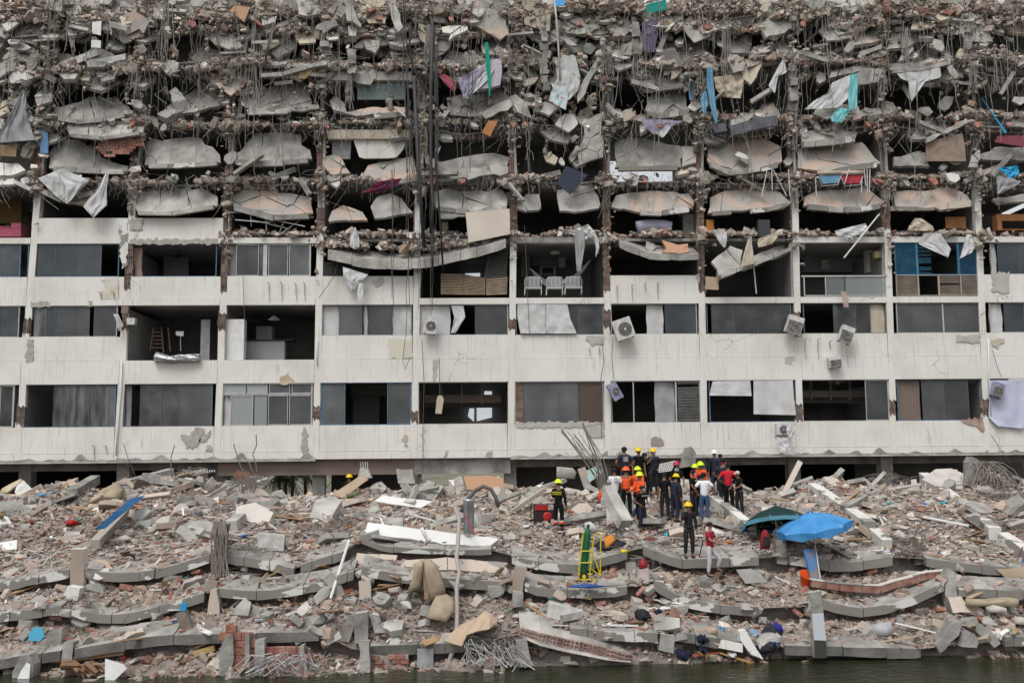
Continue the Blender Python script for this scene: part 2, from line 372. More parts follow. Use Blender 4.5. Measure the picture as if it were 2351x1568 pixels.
# ================================================================ 2D cracking
def clip(poly, nx, ny, d):
    out = []; k = len(poly)
    for i in range(k):
        a = poly[i]; b = poly[(i+1) % k]; da = nx*a[0]+ny*a[1]-d; db = nx*b[0]+ny*b[1]-d
        if da <= 0: out.append(a)
        if (da < 0 < db) or (db < 0 < da):
            t = da/(da-db); out.append((a[0]+(b[0]-a[0])*t, a[1]+(b[1]-a[1])*t))
    return out
def area(p): return 0.5*sum(p[i][0]*p[(i+1) % len(p)][1]-p[(i+1) % len(p)][0]*p[i][1] for i in range(len(p)))
def rag(poly, step=0.35, amp=0.06):
    """subdivide the outline and roughen it like a broken edge"""
    out = []
    for i in range(len(poly)):
        a = poly[i]; b = poly[(i+1) % len(poly)]; L = math.hypot(b[0]-a[0], b[1]-a[1]); n = max(1, int(L/step))
        nx, ny = (-(b[1]-a[1])/max(L, 1e-6), (b[0]-a[0])/max(L, 1e-6))
        out.append(a)
        for k in range(1, n):
            t = (k+rnd.uniform(-.3, .3))/n; e = rnd.gauss(0, amp)
            out.append((a[0]+(b[0]-a[0])*t+nx*e, a[1]+(b[1]-a[1])*t+ny*e))
    return out
def shatter(poly, n, gap=0.012, bias=0.0):
    """split a polygon into n irregular fragments with narrow cracks between them"""
    xs = [p[0] for p in poly]; ys = [p[1] for p in poly]
    x0, x1, y0, y1 = min(xs), max(xs), min(ys), max(ys)
    seeds = []
    while len(seeds) < n:
        u = rnd.random(); v = rnd.random()
        if bias: v = 1-(1-v)**(1+bias) if False else v**(1/(1+bias))
        seeds.append((x0+(x1-x0)*u, y0+(y1-y0)*v))
    res = []
    for i, s in enumerate(seeds):
        c = list(poly)
        for j, q in enumerate(seeds):
            if j == i or not c: continue
            nx, ny = q[0]-s[0], q[1]-s[1]; L = math.hypot(nx, ny)
            if L < 1e-4: c = []; break
            nx /= L; ny /= L
            c = clip(c, nx, ny, nx*(s[0]+q[0])/2+ny*(s[1]+q[1])/2-gap)
        if len(c) >= 3 and abs(area(c)) > 0.012: res.append(c)
    return res
def dedupe(p):
    o = []
    for a in p:
        if not o or math.hypot(a[0]-o[-1][0], a[1]-o[-1][1]) > 1e-3: o.append(a)
    if len(o) > 2 and math.hypot(o[0][0]-o[-1][0], o[0][1]-o[-1][1]) < 1e-3: o.pop()
    return o

def panel(name, px, parent, Y=-0.2, lean=0.45, th=0.16, m=None, n=6, loose=0.03, frag='fragment', ragamp=0.05, label=None, cat=None, group=None, gap=0.009, drop=0.0, step=0.35):
    """a broken concrete plate: outline as the photo shows it, real thickness, cracked into separate fragments"""
    m = m or CONC; n = max(2, int(n*.65)) if 3 < n < 10 else n
    pts = [P(x, y, Y) for x, y in px]; z0 = min(p.z for p in pts)
    pts = [P(x, y, Y+lean*(p.z-z0)) for (x, y), p in zip(px, pts)]
    xz = [(p.x, p.z) for p in pts]
    if area(xz) < 0: xz.reverse()
    fr = shatter(rag(xz, step, ragamp), n, gap)
    off = Vector((0, 1, -lean)).normalized()*th
    c = Vector((sum(p[0] for p in xz)/len(xz), Y, z0))
    root = None
    if parent is None:
        root = thing(name, label, cat, c, group=group)
    holder = root or parent
    fr.sort(key=lambda q: -abs(area(q)))
    first = None
    for k, poly in enumerate(fr):
        poly = dedupe(rag(dedupe(poly), .3, .016)) if n > 1 and len(poly) > 2 else dedupe(poly)
        if len(poly) < 3: continue
        cx = sum(p[0] for p in poly)/len(poly); cz = sum(p[1] for p in poly)/len(poly)
        big = abs(area(poly)); lo = loose*(1.6 if big < 0.3 else 0.6)
        ang = rnd.gauss(0, lo*0.7); dy = rnd.gauss(0, lo); dx = rnd.gauss(0, lo*0.3); dz = -abs(rnd.gauss(0, lo*0.3))-drop*rnd.random()
        ty = rnd.gauss(0, lo*1.4); tx = rnd.gauss(0, lo*1.4)
        q = []
        for (x, z) in poly:
            rx, rz = x-cx, z-cz
            q.append((cx+rx*math.cos(ang)-rz*math.sin(ang)+dx, Y+lean*(z-z0)+dy+ty*rz+tx*rx, cz+rx*math.sin(ang)+rz*math.cos(ang)+dz))
        mb = MB().plate(q, off)
        if first is None and parent is not None:
            first = mb.build(name, m, parent); holder = first
        else:
            mb.build(frag, m, holder)
    return root or first

# ================================================================ the building
def lev(y): return P(1175.5, y, 0).z
XB = [-178, 48, 275, 502, 727, 952, 1174, 1395, 1616, 1835, 2050, 2264, 2477]
XT = [-110, 105, 321, 534, 742, 965, 1183, 1394, 1604, 1821, 2028, 2235, 2440]
CB = [P(x, 930, 0) for x in XB]; CT = [P(x, 200, 0) for x in XT]
def colx(j, z):
    t = (z-CB[j].z)/(CT[j].z-CB[j].z); k = max(0, min(1, (z-18.5)/4)); return CB[j].x+(CT[j].x-CB[j].x)*t+.45*k*noise.noise(Vector((j*7.3, z*.5, 2)))
CW = 0.15
B = thing('apartment_building', 'long white apartment block whose upper storeys are torn open and hanging in pieces', 'building', (0, 0, 0))
ROW = {1: (1050, 1033, 973, 876), 2: (876, 823, 769, 698), 3: (698, 684, 633, 558), 4: (558, 545, 500, 427), 5: (427, 414, 0, 293), 6: (293, 280, 0, 163), 7: (163, 150, 0, 33), 8: (33, 20, 0, -70)}
RZ = {r: tuple(lev(y) for y in v) for r, v in ROW.items()}
DEP = 6.0
NOPAR = {2: {2, 3}, 3: {5, 6, 8, 9, 10}, 4: {0, 3, 4, 5, 6, 7, 8, 9, 10, 11}}
NOBEAM = {4: {4, 5, 7, 8}}
for r in range(1, 9):
    zb, zf, zp, zc = RZ[r]
    for j in range(12):
        xl, xr = colx(j, zf), colx(j+1, zf)
        # floor plate of the bay, set back a little where the edge has broken
        front = 0.24 if r <= 4 else rnd.uniform(0.5, 0.9)
        MB().box(xl+0.01, xr-0.01, front, DEP, zf-0.14, zf-0.01).build('floor_slab', CEIL, B)
        if r <= 4:
            if j not in NOBEAM.get(r, ()):
                MB().box(xl+CW+.004, xr-CW-.004, 0.0, 0.235, zb, zf).build('facade_beam', WHITE, B)
            if j not in NOPAR.get(r, ()):
                MB().box(xl+CW+.004, xr-CW-.004, 0.035, 0.17, zf+.012, zp).build('parapet_panel', WHITE, B)
        if not (r == 5 and j in (7,)):
            dp = DEP if r < 5 else rnd.uniform(2.6, 5) if r < 7 else rnd.uniform(1.2, 2.6)
            MB().box(xl, xr, dp, dp+0.15, zf-.1, zc+.5).build('back_wall', (INDARK if (j+r) % 3 else INWALL) if r < 5 else rnd.choice((CONC, INWALL, INDARK, INWALL)) if r < 7 else CONC, B)  # upper-storey back walls stand nearer and paler, imitating haze in the voids
    for j in range(13):
        x = colx(j, (zf+zc)/2)
        MB().box(x-0.07, x+0.07, 0.45, DEP, zf, zc-0.14).build('partition_wall', INWALL, B)

BRK = MB()
def hollow_brick_mesh():
    mb = MB(); w_, h_, d_ = 0.3, 0.19, 0.14; t = 0.022
    mb.box(-w_/2, w_/2, d_*0.35, d_, -h_/2, h_/2)
    xs = [-w_/2+i*(w_-t)/3 for i in range(4)]; zs = [-h_/2+i*(h_-t)/2 for i in range(3)]
    for z in zs: mb.box(-w_/2, w_/2, 0, d_*0.35-.001, z, z+t)
    for x in xs: mb.box(x, x+t, 0.002, d_*0.35-.002, -h_/2+t, h_/2-t)
    return mb
_hb = hollow_brick_mesh().build('hollow_brick', BRICKD, B); HB = _hb.data; bpy.data.objects.remove(_hb)
def brick_at(x, y, z, rz=0, ry=0, sx=1.0, sz=1.0, parent=None, name='hollow_brick', me=None):
    o = bpy.data.objects.new(name, me or HB); COL.objects.link(o); o.location = (x, y, z); o.rotation_euler = (0, ry, rz); o.scale = (sx, 1, sz); o.parent = parent or B
    return o
BRN = [0]
def brick_stack(x, z0, z1, y=0.02, wd=0.3, parent=None):
    z = z0+0.1
    while z < z1-0.05 and BRN[0] < 290:
        brick_at(x+rnd.gauss(0, .02), y+rnd.gauss(0, .02), z, rnd.gauss(0, .06), rnd.gauss(0, .04), wd/0.3, 0.95, parent); BRN[0] += 1
        z += 0.2
# columns, storey by storey
BROKEN = {3: [3, 7, 8, 2], 2: [1, 2, 3, 6, 7, 9], 1: [1, 4, 5, 9, 10, 11], 4: [3, 4, 6, 7, 8, 10]}
for j in range(13):
    for r in range(1, 5):
        zb, zf, zp, zc = RZ[r]
        x = colx(j, zf); x2 = colx(j, zc)
        brk = j in BROKEN.get(r, ())
        mb = MB()
        if not brk:
            mb.plate([(x-CW, 0.02, zb), (x+CW, 0.02, zb), (x2+CW, 0.02, zc), (x2-CW, 0.02, zc)], (0, 0.4, 0)).build('column', WHITE, B)
        else:
            # lower and upper stump with a ragged break, brick and bars showing between
            za = zp+rnd.uniform(-.1, .5); zd = za+rnd.uniform(0.35, 0.9) if r != 3 else zc-0.1
            if r == 3 or r == 4: za = zf+rnd.uniform(0.1, .6)
            ra = [(x-CW, zb), (x+CW, zb), (x+CW, za-rnd.uniform(0, .3)), (x+rnd.uniform(-.05, .1), za), (x-CW*.5, za-.15), (x-CW, za+.05)]
            MB().plate([(a, 0.02, b) for a, b in ra], (0, 0.2, 0)).build('column', WHITE, B)
            if zd < zc-.25:
                rb = [(x2-CW, zc), (x2-CW, zd+.1), (x2-.02, zd), (x2+.05, zd+.12), (x2+CW, zd+.02), (x2+CW, zc)]
                MB().plate([(a, 0.02, b) for a, b in rb], (0, 0.2, 0)).build('column', WHITE, B)
            MB().box(x-CW*.8, x+CW*.8, 0.24, 0.45, zb, zc).build('column_core', CONCD, B)
            brick_stack((x+x2)/2, za-.3, min(zd+.2, zc), 0.06)
            bars = MB()
            for k in range(3):
                xx = x+(-1+k)*0.1; bars.tube([(xx, 0.05, za-.2), (xx+rnd.gauss(0, .04), 0.0, (za+zd)/2), (xx, 0.06, min(zd+.2, zc))], 0.012, 4)
            o = bars.build('exposed_rebar', STEEL, B); o['kind'] = 'stuff'
    # below the first floor: recessed columns of the open ground floor
    z1 = RZ[1][0]
    MB().box(colx(j, z1)-0.28, colx(j, z1)+0.28, 0.9, 1.5, z1-3.2, z1-0.02).build('column', CONCD if j % 2 else CONC, B)
# ground floor soffit, recessed beam and the dark rooms behind the rubble
z1 = RZ[1][0]
BROWNC = mat('brown_stained_concrete', (0.17, 0.13, 0.11), 0.9, (0.25, 0.2, 0.17), 0.6, stretch=(1, 1, 3), contrast=(0.3, 0.7))
for j in range(12):
    xl, xr = colx(j, z1), colx(j+1, z1)
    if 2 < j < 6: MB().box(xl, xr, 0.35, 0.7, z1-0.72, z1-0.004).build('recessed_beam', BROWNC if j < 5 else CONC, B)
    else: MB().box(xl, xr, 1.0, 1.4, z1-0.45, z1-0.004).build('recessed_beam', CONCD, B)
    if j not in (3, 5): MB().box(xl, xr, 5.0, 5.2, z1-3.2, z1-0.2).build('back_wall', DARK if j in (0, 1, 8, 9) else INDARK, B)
# soffit board and lost render along the bottom edge
for j in range(12):
    xl, xr = colx(j, z1), colx(j+1, z1)
    if j in (2, 3) or j > 5 or j < 2:
        top = [(xl, z1+.02)]; n = 26
        pts = [(xl, z1-.02)]+[(xl+(xr-xl)*k/n, z1+.03+max(0, noise.noise(Vector((xl+(xr-xl)*k/n*1.7, 3.1, j))))*0.5+rnd.uniform(0, .03)) for k in range(n+1)]+[(xr, z1-.02)]
        MB().plate([(a, -0.012, b) for a, b in pts], (0, 0.01, 0)).build('bare_concrete_patch', CONC, B)
        MB().box(xl, xr, -0.06, 0.25, z1-.09, z1-.021).build('soffit_strip', CONCL, B)
# ---------------------------------------------------------------- windows
def window(r, j, segs, y0=None, y1=None, fm=ALU, frame=True, fw_=0.035, sillm=None, Y=0.1):
    """segs: (x0, x1, kind) in photo units; a frame that holds panes, blinds and curtains"""
    zb, zf, zp, zc = RZ[r]
    z0 = zp if y1 is None else lev(y1); z1_ = zc if y0 is None else lev(y0)
    zm = (z0+z1_)/2; ym = 784-(0)  # noqa
    def X(x):
        yy = {1: 925, 2: 733, 3: 596, 4: 470}[r]; return P(x, yy, Y).x
    xa, xb = X(segs[0][0]), X(segs[-1][1])
    mb = MB()
    if frame:
        mb.box(xa-fw_, xb+fw_, Y-.03, Y+.04, z0, z0+fw_); mb.box(xa-fw_, xb+fw_, Y-.03, Y+.04, z1_-fw_, z1_)
        mb.box(xa-fw_, xa, Y-.03, Y+.04, z0+fw_, z1_-fw_); mb.box(xb, xb+fw_, Y-.03, Y+.04, z0+fw_, z1_-fw_)
    else:
        mb.box(xa, xb, Y-.03, Y+.04, z0, z0+.02)
    w_ = mb.build('window', fm, B)
    a, c = z0+fw_+.004, z1_-fw_-.004
    for (p, q, kind, *opt) in segs:
        x0, x1 = X(p)+.006, X(q)-.006; mm = opt[0] if opt else None
        if kind == 'pane':
            MB().box(x0, x1, Y, Y+.012, a, c).build('pane', mm or GL_B, w_)
            if len(opt) > 1 and opt[1]:
                f = 0.03; fb = MB(); fb.box(x0, x0+f, Y-.025, Y-.003, a, c); fb.box(x1-f, x1, Y-.025, Y-.003, a, c); fb.box(x0+f, x1-f, Y-.025, Y-.003, a, a+f); fb.box(x0+f, x1-f, Y-.025, Y-.003, c-f, c)
                fb.build('sash', opt[1], w_)
            else:
                MB().box(x1-.008, x1+.008, Y-.02, Y-.002, a, c).build('mullion', opt[2] if len(opt) > 2 else ALUD, w_)
        elif kind == 'post': MB().box(x0, x1, Y-.03, Y+.03, a, c).build('mullion', mm or ALU, w_)
        elif kind == 'slats':
            n = int((c-a)/(opt[1] if len(opt) > 1 else 0.07)); miss = opt[2] if len(opt) > 2 else 0
            for k in range(n):
                if rnd.random() < miss: continue
                zz = a+(k+.5)*(c-a)/n; M = Matrix.Rotation(0.75+rnd.gauss(0, .05), 3, 'X')
                tl = rnd.gauss(0, .004 + miss*.05)
                MB().obox(((x0+x1)/2, Y+.02, zz), (x1-x0, 0.012, (c-a)/n*1.05), M @ Matrix.Rotation(tl, 3, 'Y'), 0).build('slat', mm, w_)
        elif kind in ('drape', 'sheet'):
            n = 22 if kind == 'drape' else 10; cm = mm or CLOTHG; top = []; bot = []
            mb = MB(); base = 0; amp = 0.035 if kind == 'drape' else 0.02; rows = 5
            for i in range(n+1):
                for k in range(rows):
                    t = k/(rows-1); ph = i*(2.1 if kind == 'drape' else .7)+j*3
                    mb.v.append((x0+(x1-x0)*i/n+(0.02*math.sin(k*2+i) if kind == 'sheet' else 0), Y+.12+amp*math.sin(ph)*(0.5+t*.5)+0.02*math.sin(k+i*.3), a+(c-a)*t))
            for i in range(n):
                for k in range(rows-1): mb.f.append((i*rows+k, (i+1)*rows+k, (i+1)*rows+k+1, i*rows+k+1)); mb.m.append(0)
            mb.build('curtain', cm, w_, smooth=True)
    return w_
G, D, BL, S_, LT = GL_G, GL_D, GL_B, GL_S, GL_L
# first row
window(1, 0, [(-60, 0, 'pane', GL_D), (0, 31, 'pane', GL_D, ALU)])
window(1, 1, [(58, 122, 'open'), (122, 160, 'pane', S_), (160, 205, 'pane', S_), (205, 250, 'pane', S_), (250, 264, 'pane', G)], fm=BLUEF)
window(1, 2, [(287, 300, 'drape', CLOTHG), (302, 321, 'open'), (321, 370, 'pane', D), (370, 412, 'pane', D), (412, 486, 'pane', G)], fm=ALUD)
window(1, 3, [(513, 564, 'pane', LT, ALU), (566, 614, 'pane', LT, ALU), (617, 666, 'pane', G, ALU), (669, 716, 'pane', G, ALU)], y0=876, y1=901, fw_=.03)
window(1, 3, [(513, 529, 'sheet', CLOTHW), (530, 582, 'pane', LT, ALU), (584, 614, 'pane', LT), (616, 662, 'pane', G, ALU), (664, 716, 'pane', G, ALU)], y0=902, fw_=.03)
window(1, 4, [(738, 793, 'pane', G, BLUEF), (793, 889, 'open'), (889, 943, 'pane', G, BLUEF)], fm=BLUEF)
window(1, 5, [(962, 1166, 'open')], fm=CREAM)
window(1, 6, [(1184, 1202, 'slats', BRICKD, .045), (1202, 1250, 'pane', G), (1250, 1284, 'pane', G), (1284, 1328, 'pane', G), (1329, 1384, 'slats', mat('brown_blind', (.2, .15, .13), .7), .045)])
window(1, 7, [(1405, 1453, 'open'), (1453, 1456, 'post'), (1456, 1504, 'open'), (1504, 1550, 'sheet', CLOTHG), (1550, 1554, 'post'), (1556, 1606, 'slats', GREYL, .13, .02)])
window(1, 8, [(1630, 1826, 'open')], fm=BLUEF)
window(1, 9, [(1843, 1985, 'open'), (1987, 2040, 'pane', G, ALU)])
window(1, 10, [(2062, 2116, 'drape', mat('brown_blind2', (.17, .13, .11), .8)), (2117, 2168, 'pane', G), (2168, 2224, 'pane', G), (2224, 2254, 'open')], fm=BLUEF)
# second row
window(2, 0, [(-60, 5, 'pane', BL), (5, 43, 'pane', BL)])
window(2, 1, [(64, 78, 'open'), (78, 107, 'pane', S_), (107, 128, 'pane', BL), (128, 172, 'pane', G), (172, 206, 'pane', G), (206, 215, 'open'), (215, 268, 'pane', G)], fm=ALU)
window(2, 4, [(741, 778, 'sheet', CLOTHW), (778, 832, 'pane', G), (834, 844, 'sheet', CLOTHW), (845, 899, 'pane', G), (900, 943, 'sheet', CLOTHW)])
window(2, 5, [(963, 1034, 'sheet', CLOTHW), (1036, 1088, 'open'), (1090, 1165, 'pane', G)])
window(2, 6, [(1186, 1300, 'open'), (1300, 1328, 'pane', D), (1328, 1384, 'pane', D)], fm=ALUD)
window(2, 7, [(1404, 1484, 'open'), (1485, 1524, 'sheet', CLOTHW), (1526, 1598, 'pane', GL_B)])
window(2, 8, [(1624, 1632, 'open'), (1633, 1685, 'pane', D), (1685, 1740, 'pane', D), (1740, 1815, 'pane', D)], fm=ALUD)
window(2, 9, [(1846, 1912, 'open'), (1913, 1965, 'pane', D), (1965, 1998, 'pane', D), (2000, 2033, 'sheet', CLOTHB)], fm=ALUD)
window(2, 10, [(2060, 2114, 'pane', G), (2114, 2163, 'pane', G), (2163, 2167, 'post'), (2168, 2206, 'pane', G), (2206, 2248, 'pane', G)])
window(2, 11, [(2274, 2304, 'sheet', CLOTHW), (2305, 2351, 'pane', BL), (2351, 2440, 'pane', BL)])
# third row
window(3, 0, [(-60, 0, 'pane', BL), (0, 46, 'pane', BL)], fm=BLUEF)
window(3, 1, [(66, 81, 'sheet', CLOTHW), (81, 128, 'pane', BL), (128, 178, 'pane', BL), (178, 233, 'pane', BL), (233, 272, 'open')], fm=BLUEF)
window(3, 2, [(297, 496, 'open')], fm=BLUEF)
window(3, 3, [(521, 541, 'sheet', GREYL), (542, 595, 'pane', G, ALU), (596, 603, 'pane', D), (604, 614, 'post'), (616, 662, 'pane', G, ALU), (664, 712, 'pane', G, ALU)])
window(3, 11, [(2276, 2290, 'sheet', CLOTHW), (2290, 2340, 'pane', BL), (2340, 2430, 'pane', BL)])
window(3, 10, [(2056, 2102, 'slats', BLUEL, .085), (2102, 2108, 'post', BLUEL), (2110, 2138, 'slats', BLUEL, .085, .55), (2140, 2196, 'open'), (2197, 2203, 'post', BLUEL), (2204, 2247, 'slats', BLUEL, .085)], fm=BLUEL)
window(3, 10, [(2056, 2103, 'slats', BEIGEL, .085), (2103, 2107, 'post', BEIGEL), (2108, 2149, 'open'), (2150, 2154, 'post', BEIGEL), (2155, 2200, 'slats', BEIGEL, .085, .08), (2201, 2204, 'post', BEIGEL), (2205, 2249, 'slats', BEIGEL, .085)], y0=633, y1=682, fm=BEIGEL)
# balcony of the ninth bay: white rail, clear panes
w9 = MB(); za, zb_ = lev(682), lev(634); xa, xb = P(1845, 650, .08).x, P(2038, 650, .08).x
w9.box(xa-.1, xb+.1, .03, .13, zb_-.07, zb_); w9.box(xa, xb, .05, .11, za, za+.05)
for t in (.005, .26, .99): w9.box(xa+(xb-xa)*t-.025, xa+(xb-xa)*t+.025, .05, .11, za+.05, zb_-.07)
w9 = w9.build('balcony_railing', ALU, B)
for a_, b_ in ((.27, .49), (.49, .985)): MB().box(xa+(xb-xa)*a_+.02, xa+(xb-xa)*b_-.02, .07, .08, za+.05, zb_-.07).build('glass_panel', GL_C, w9)
# louvred screens of the crushed balcony in the fifth bay
lz0, lz1 = lev(684), lev(634)
def louvre_screen(pts, n, m, parent, name='louvre_screen'):
    """pts: bl, br, tr, tl in photo units"""
    bl, br, tr_, tl = [P(x, y, 0.05) for x, y in pts]
    fr = MB(); fr.tube([bl, br, tr_, tl, bl], 0.02, 4, cap=False); f = fr.build(name, m, parent)
    for k in range(n):
        t = (k+.5)/n; a = bl.lerp(tl, t); b = br.lerp(tr_, t)
        mb = MB(); h = (tl-bl).length/n*.8
        mb.plate([a+Vector((.01, -.02, -h/2)), b+Vector((-.01, -.02, -h/2)), b+Vector((-.01, .03, h/2)), a+Vector((.01, .03, h/2))], (0, .012, 0)).build('slat', m, f)
    return f
louvre_screen([(1013, 675), (1063, 676), (1063, 630), (1013, 629)], 13, TANL, B)
louvre_screen([(1065, 676), (1113, 676), (1114, 640), (1065, 630)], 13, TANL, B)
louvre_screen([(1117, 677), (1163, 675), (1165, 636), (1117, 641)], 8, TANL, B)
louvre_screen([(1112, 640), (1162, 634), (1165, 560), (1122, 585)], 20, mat('dark_louvre', (.09, .09, .085), .7), B)
louvre_screen([(741, 634), (790, 634), (788, 602), (744, 604)], 13, mat('dark_louvre', (.09, .09, .085), .7), B)
louvre_screen([(790, 634), (845, 640), (850, 610), (792, 603)], 9, mat('dark_louvre', (.09, .09, .085), .7), B)

# ---------------------------------------------------------------- upper storeys: frame
REB = MB()
def bundle(mb, x, y, z, n, L, spread=0.16, r=0.012, curl=0.25):
    for k in range(n):
        a = rnd.uniform(-spread, spread); c = rnd.gauss(0, curl); l = L*rnd.uniform(.55, 1.1); yy = y+rnd.uniform(-.12, .12)
        pts = [(x+a*.6, yy, z), (x+a, yy-.05, z-l*.35), (x+a*1.1+c*.15*l, yy-.06, z-l*.7), (x+a*1.2+c*.45*l, yy-.06+rnd.gauss(0, .05), z-l)]
        mb.tube(pts, r, 4)
for r in (5, 6, 7, 8):
    zb, zf, zp, zc = RZ[r]; zlow = RZ[r-1][1]
    for j in range(13):
        x = colx(j, zf)
        # white-painted remnant of the column and the dark core
        xm = colx(j, (zlow+zb)/2)
        if r <= 6 or j % 2:
            MB().plate([(colx(j, zlow)+.02, .12, zlow), (colx(j, zlow)+.15, .12, zlow), (x+.15, .12, zb-.02), (x+.05, .12, zb-.02)], (0, .3, 0)).build('column', CONCL if r < 7 else CONC, B)
        MB().plate([(colx(j, zlow)-.16, .3, zlow), (colx(j, zlow)+.01, .3, zlow), (x+.01, .3, zb-.02), (x-.16, .3, zb-.02)], (0, .2, 0)).build('column_core', CONCD, B)
        if rnd.random() < .8: brick_stack(xm-.08, zlow+rnd.uniform(0, .3), zlow+rnd.uniform(.9, 1.9), .1, .26)
        bundle(REB, x-.05, -.02, zb+.05, 9 if r < 8 else 12, rnd.uniform(.9, 1.7) if r < 7 else rnd.uniform(1.6, 2.6))
        MB().box(x-.2, x+.2, -.06, .5, zb-.08, zf+.05).build('column_head', CONC, B)
o = REB.build('exposed_rebar', STEEL, B); o['kind'] = 'stuff'
# ribbed slab edges: top skin, ribs and hollow blocks in between
HBK = MB(); HBK.box(-.19, .19, .05, .25, -.085, .085)
for k in range(4): HBK.box(-.19, .19, 0, .045, -.085+k*.05, -.073+k*.05)
for k in range(6): HBK.box(-.19+k*.074, -.18+k*.074, .002, .043, -.072, .072)
_o = HBK.build("hollow_block", BRICKD, B, world=False); HBM = _o.data; bpy.data.objects.remove(_o)
for r, skip in ((5, ()), (6, ()), (7, ()), (8, ())):
    zb, zf, zp, zc = RZ[r]
    for j in range(12):
        xl, xr = colx(j, zf)+.22, colx(j+1, zf)-.22; sag = rnd.choice((.02, .1, .25, .4)) if r > 5 else rnd.uniform(.0, .15)
        n = 7; yy = .15 + rnd.uniform(0, .2); zf = RZ[r][1]+rnd.gauss(0, .05 if r < 7 else .16); tl = rnd.gauss(0, .012 if r < 7 else .04)
        mb = MB(); seg = 6
        for i in range(seg):
            a = xl+(xr-xl)*i/seg; b = xl+(xr-xl)*(i+1)/seg
            s0 = sag*math.sin(math.pi*i/seg)+tl*(i-3); s1 = sag*math.sin(math.pi*(i+1)/seg)+tl*(i-2); e = rnd.uniform(-.06, .04)
            mb.plate([(a, yy+e, zf-.07-s0), (b, yy+e, zf-.07-s1), (b, yy+e, zf-s1), (a, yy+e, zf-s0)], (0, .6, 0))
        mb.build('slab_edge', CONC, B)
        for i in range(n+1):
            t = i/n; x = xl+(xr-xl)*t; s0 = sag*math.sin(math.pi*t)+tl*(t*6-3)
            MB().box(x-.07, x+.07, yy+.03, yy+.5, zf-.27-s0, zf-.075-s0).build('slab_rib', CONC, B)
            if i < n and rnd.random() < .62:
                x = xl+(xr-xl)*(t+.5/n); brick_at(x, yy+.08, zf-.175-s0, me=HBM, name='hollow_block')
# ================================================================ hanging plates of the upper storeys
def bal(t, pts, **k):
    px = ZZ(t, pts); o = panel('hanging_slab', px, B, **k)
    x0, x1 = min(p[0] for p in px), max(p[0] for p in px)
    if x1-x0 > 105 and k.get('m') is not WHITE and k.get('lean', .45) > .2 and t not in ('E', 'A') or (x1-x0 > 125 and k.get('lean', .45) > .2 and k.get('lean', .45) < .65):
        def yb(x):
            ys = []
            for a, b in zip(px, px[1:]+px[:1]):
                if (a[0]-x)*(b[0]-x) < 0: ys.append(a[1]+(b[1]-a[1])*(x-a[0])/(b[0]-a[0]))
            return max(ys) if ys else None
        w_ = x1-x0; n = rnd.randint(2, 4); cu = [x0+w_*(.05+.9*i/n)+(rnd.uniform(-8, 8) if 0 < i < n else 0) for i in range(n+1)]; h = rnd.uniform(8, 13); Y = k.get('Y', -.2)-.13
        for a, b in zip(cu, cu[1:]):
            ya, yb_ = yb(a+1), yb(b-1)
            if ya is None or yb_ is None or rnd.random() < .12: continue
            q = [P(a+.8, ya+h*.7, Y), P(b-.8, yb_+h*.7+rnd.gauss(0, 1), Y), P(b-.8, yb_-h*.3, Y), P((a+b)/2, (ya+yb_)/2-h*.3+rnd.gauss(0, 1.5), Y), P(a+.8, ya-h*.3, Y)]
            MB().plate(q, (0, .3, .02)).build('slab_lip', rnd.choice((CONCL, CONC, SLABM)), B)
    return o
bal('A', [(110, 0), (470, 0), (400, 120), (180, 170), (110, 100)], m=CONCL, n=12, lean=.7)
bal('A', [(40, 110), (120, 100), (200, 250), (60, 340), (0, 430), (-80, 300), (-60, 130)], m=CONCL, n=8, lean=.7)
bal('A', [(150, 520), (380, 460), (400, 520), (180, 790), (130, 700)], m=CONCL, n=2, Y=-.4)
bal('A', [(560, 650), (780, 600), (960, 590), (1080, 660), (1060, 710), (950, 790), (900, 810), (760, 770), (740, 720), (600, 710)], n=7, Y=-.4, lean=.8)
bal('A', [(480, 1040), (480, 960), (560, 930), (700, 900), (800, 850), (900, 870), (1020, 850), (1110, 930), (1150, 1010), (900, 1060), (700, 1080)], n=7, lean=.6)
bal('A', [(1450, 960), (1560, 880), (1680, 800), (1800, 700), (1900, 640), (1980, 640), (1960, 700), (1880, 800), (1700, 950), (1480, 1050), (1390, 1000)], n=10, Y=-.5, loose=.07, lean=.9, th=.3)
bal('A', [(1640, 990), (1820, 860), (1960, 790), (2050, 900), (2030, 930), (1800, 980), (1620, 1010)], n=2, Y=-.2)
bal('A', [(450, 1210), (530, 1200), (620, 1240), (840, 1290), (900, 1400), (1140, 1480), (1130, 1530), (440, 1500)], n=9)
bal('A', [(590, 1110), (930, 1100), (1280, 1130), (1270, 1180), (900, 1230), (620, 1200)], n=3, Y=-.5, m=CONCL)
bal('A', [(1290, 1280), (1340, 1230), (1500, 1240), (1700, 1220), (1780, 1230), (1830, 1290), (1960, 1380), (1970, 1450), (1420, 1480), (1290, 1470)], n=5)
bal('B', [(-224, 1430), (-194, 1370), (-84, 1270), (0, 1180), (150, 1170), (330, 1190), (400, 1200), (400, 1290), (480, 1340), (500, 1420), (0, 1455)], n=6)
bal('B', [(-170, 880), (-90, 820), (0, 800), (200, 760), (400, 720), (480, 760), (500, 900), (480, 945), (100, 975), (-60, 985)], n=10)
bal('B', [(-80, 985), (100, 975), (560, 940), (565, 975), (100, 1020), (-70, 1030)], n=2, m=CONCL, Y=-.35, lean=.1)
bal('B', [(130, 380), (200, 300), (300, 280), (370, 330), (350, 430), (250, 480), (190, 520), (140, 470)], n=2, Y=-.3)
bal('B', [(30, 590), (250, 560), (450, 550), (480, 590), (300, 640), (100, 680), (20, 660)], n=5, Y=-.5, lean=1.2)
bal('B', [(870, 420), (950, 350), (1050, 300), (1300, 310), (1300, 370), (1050, 410), (900, 430)], n=3, m=CONCL, lean=.1)
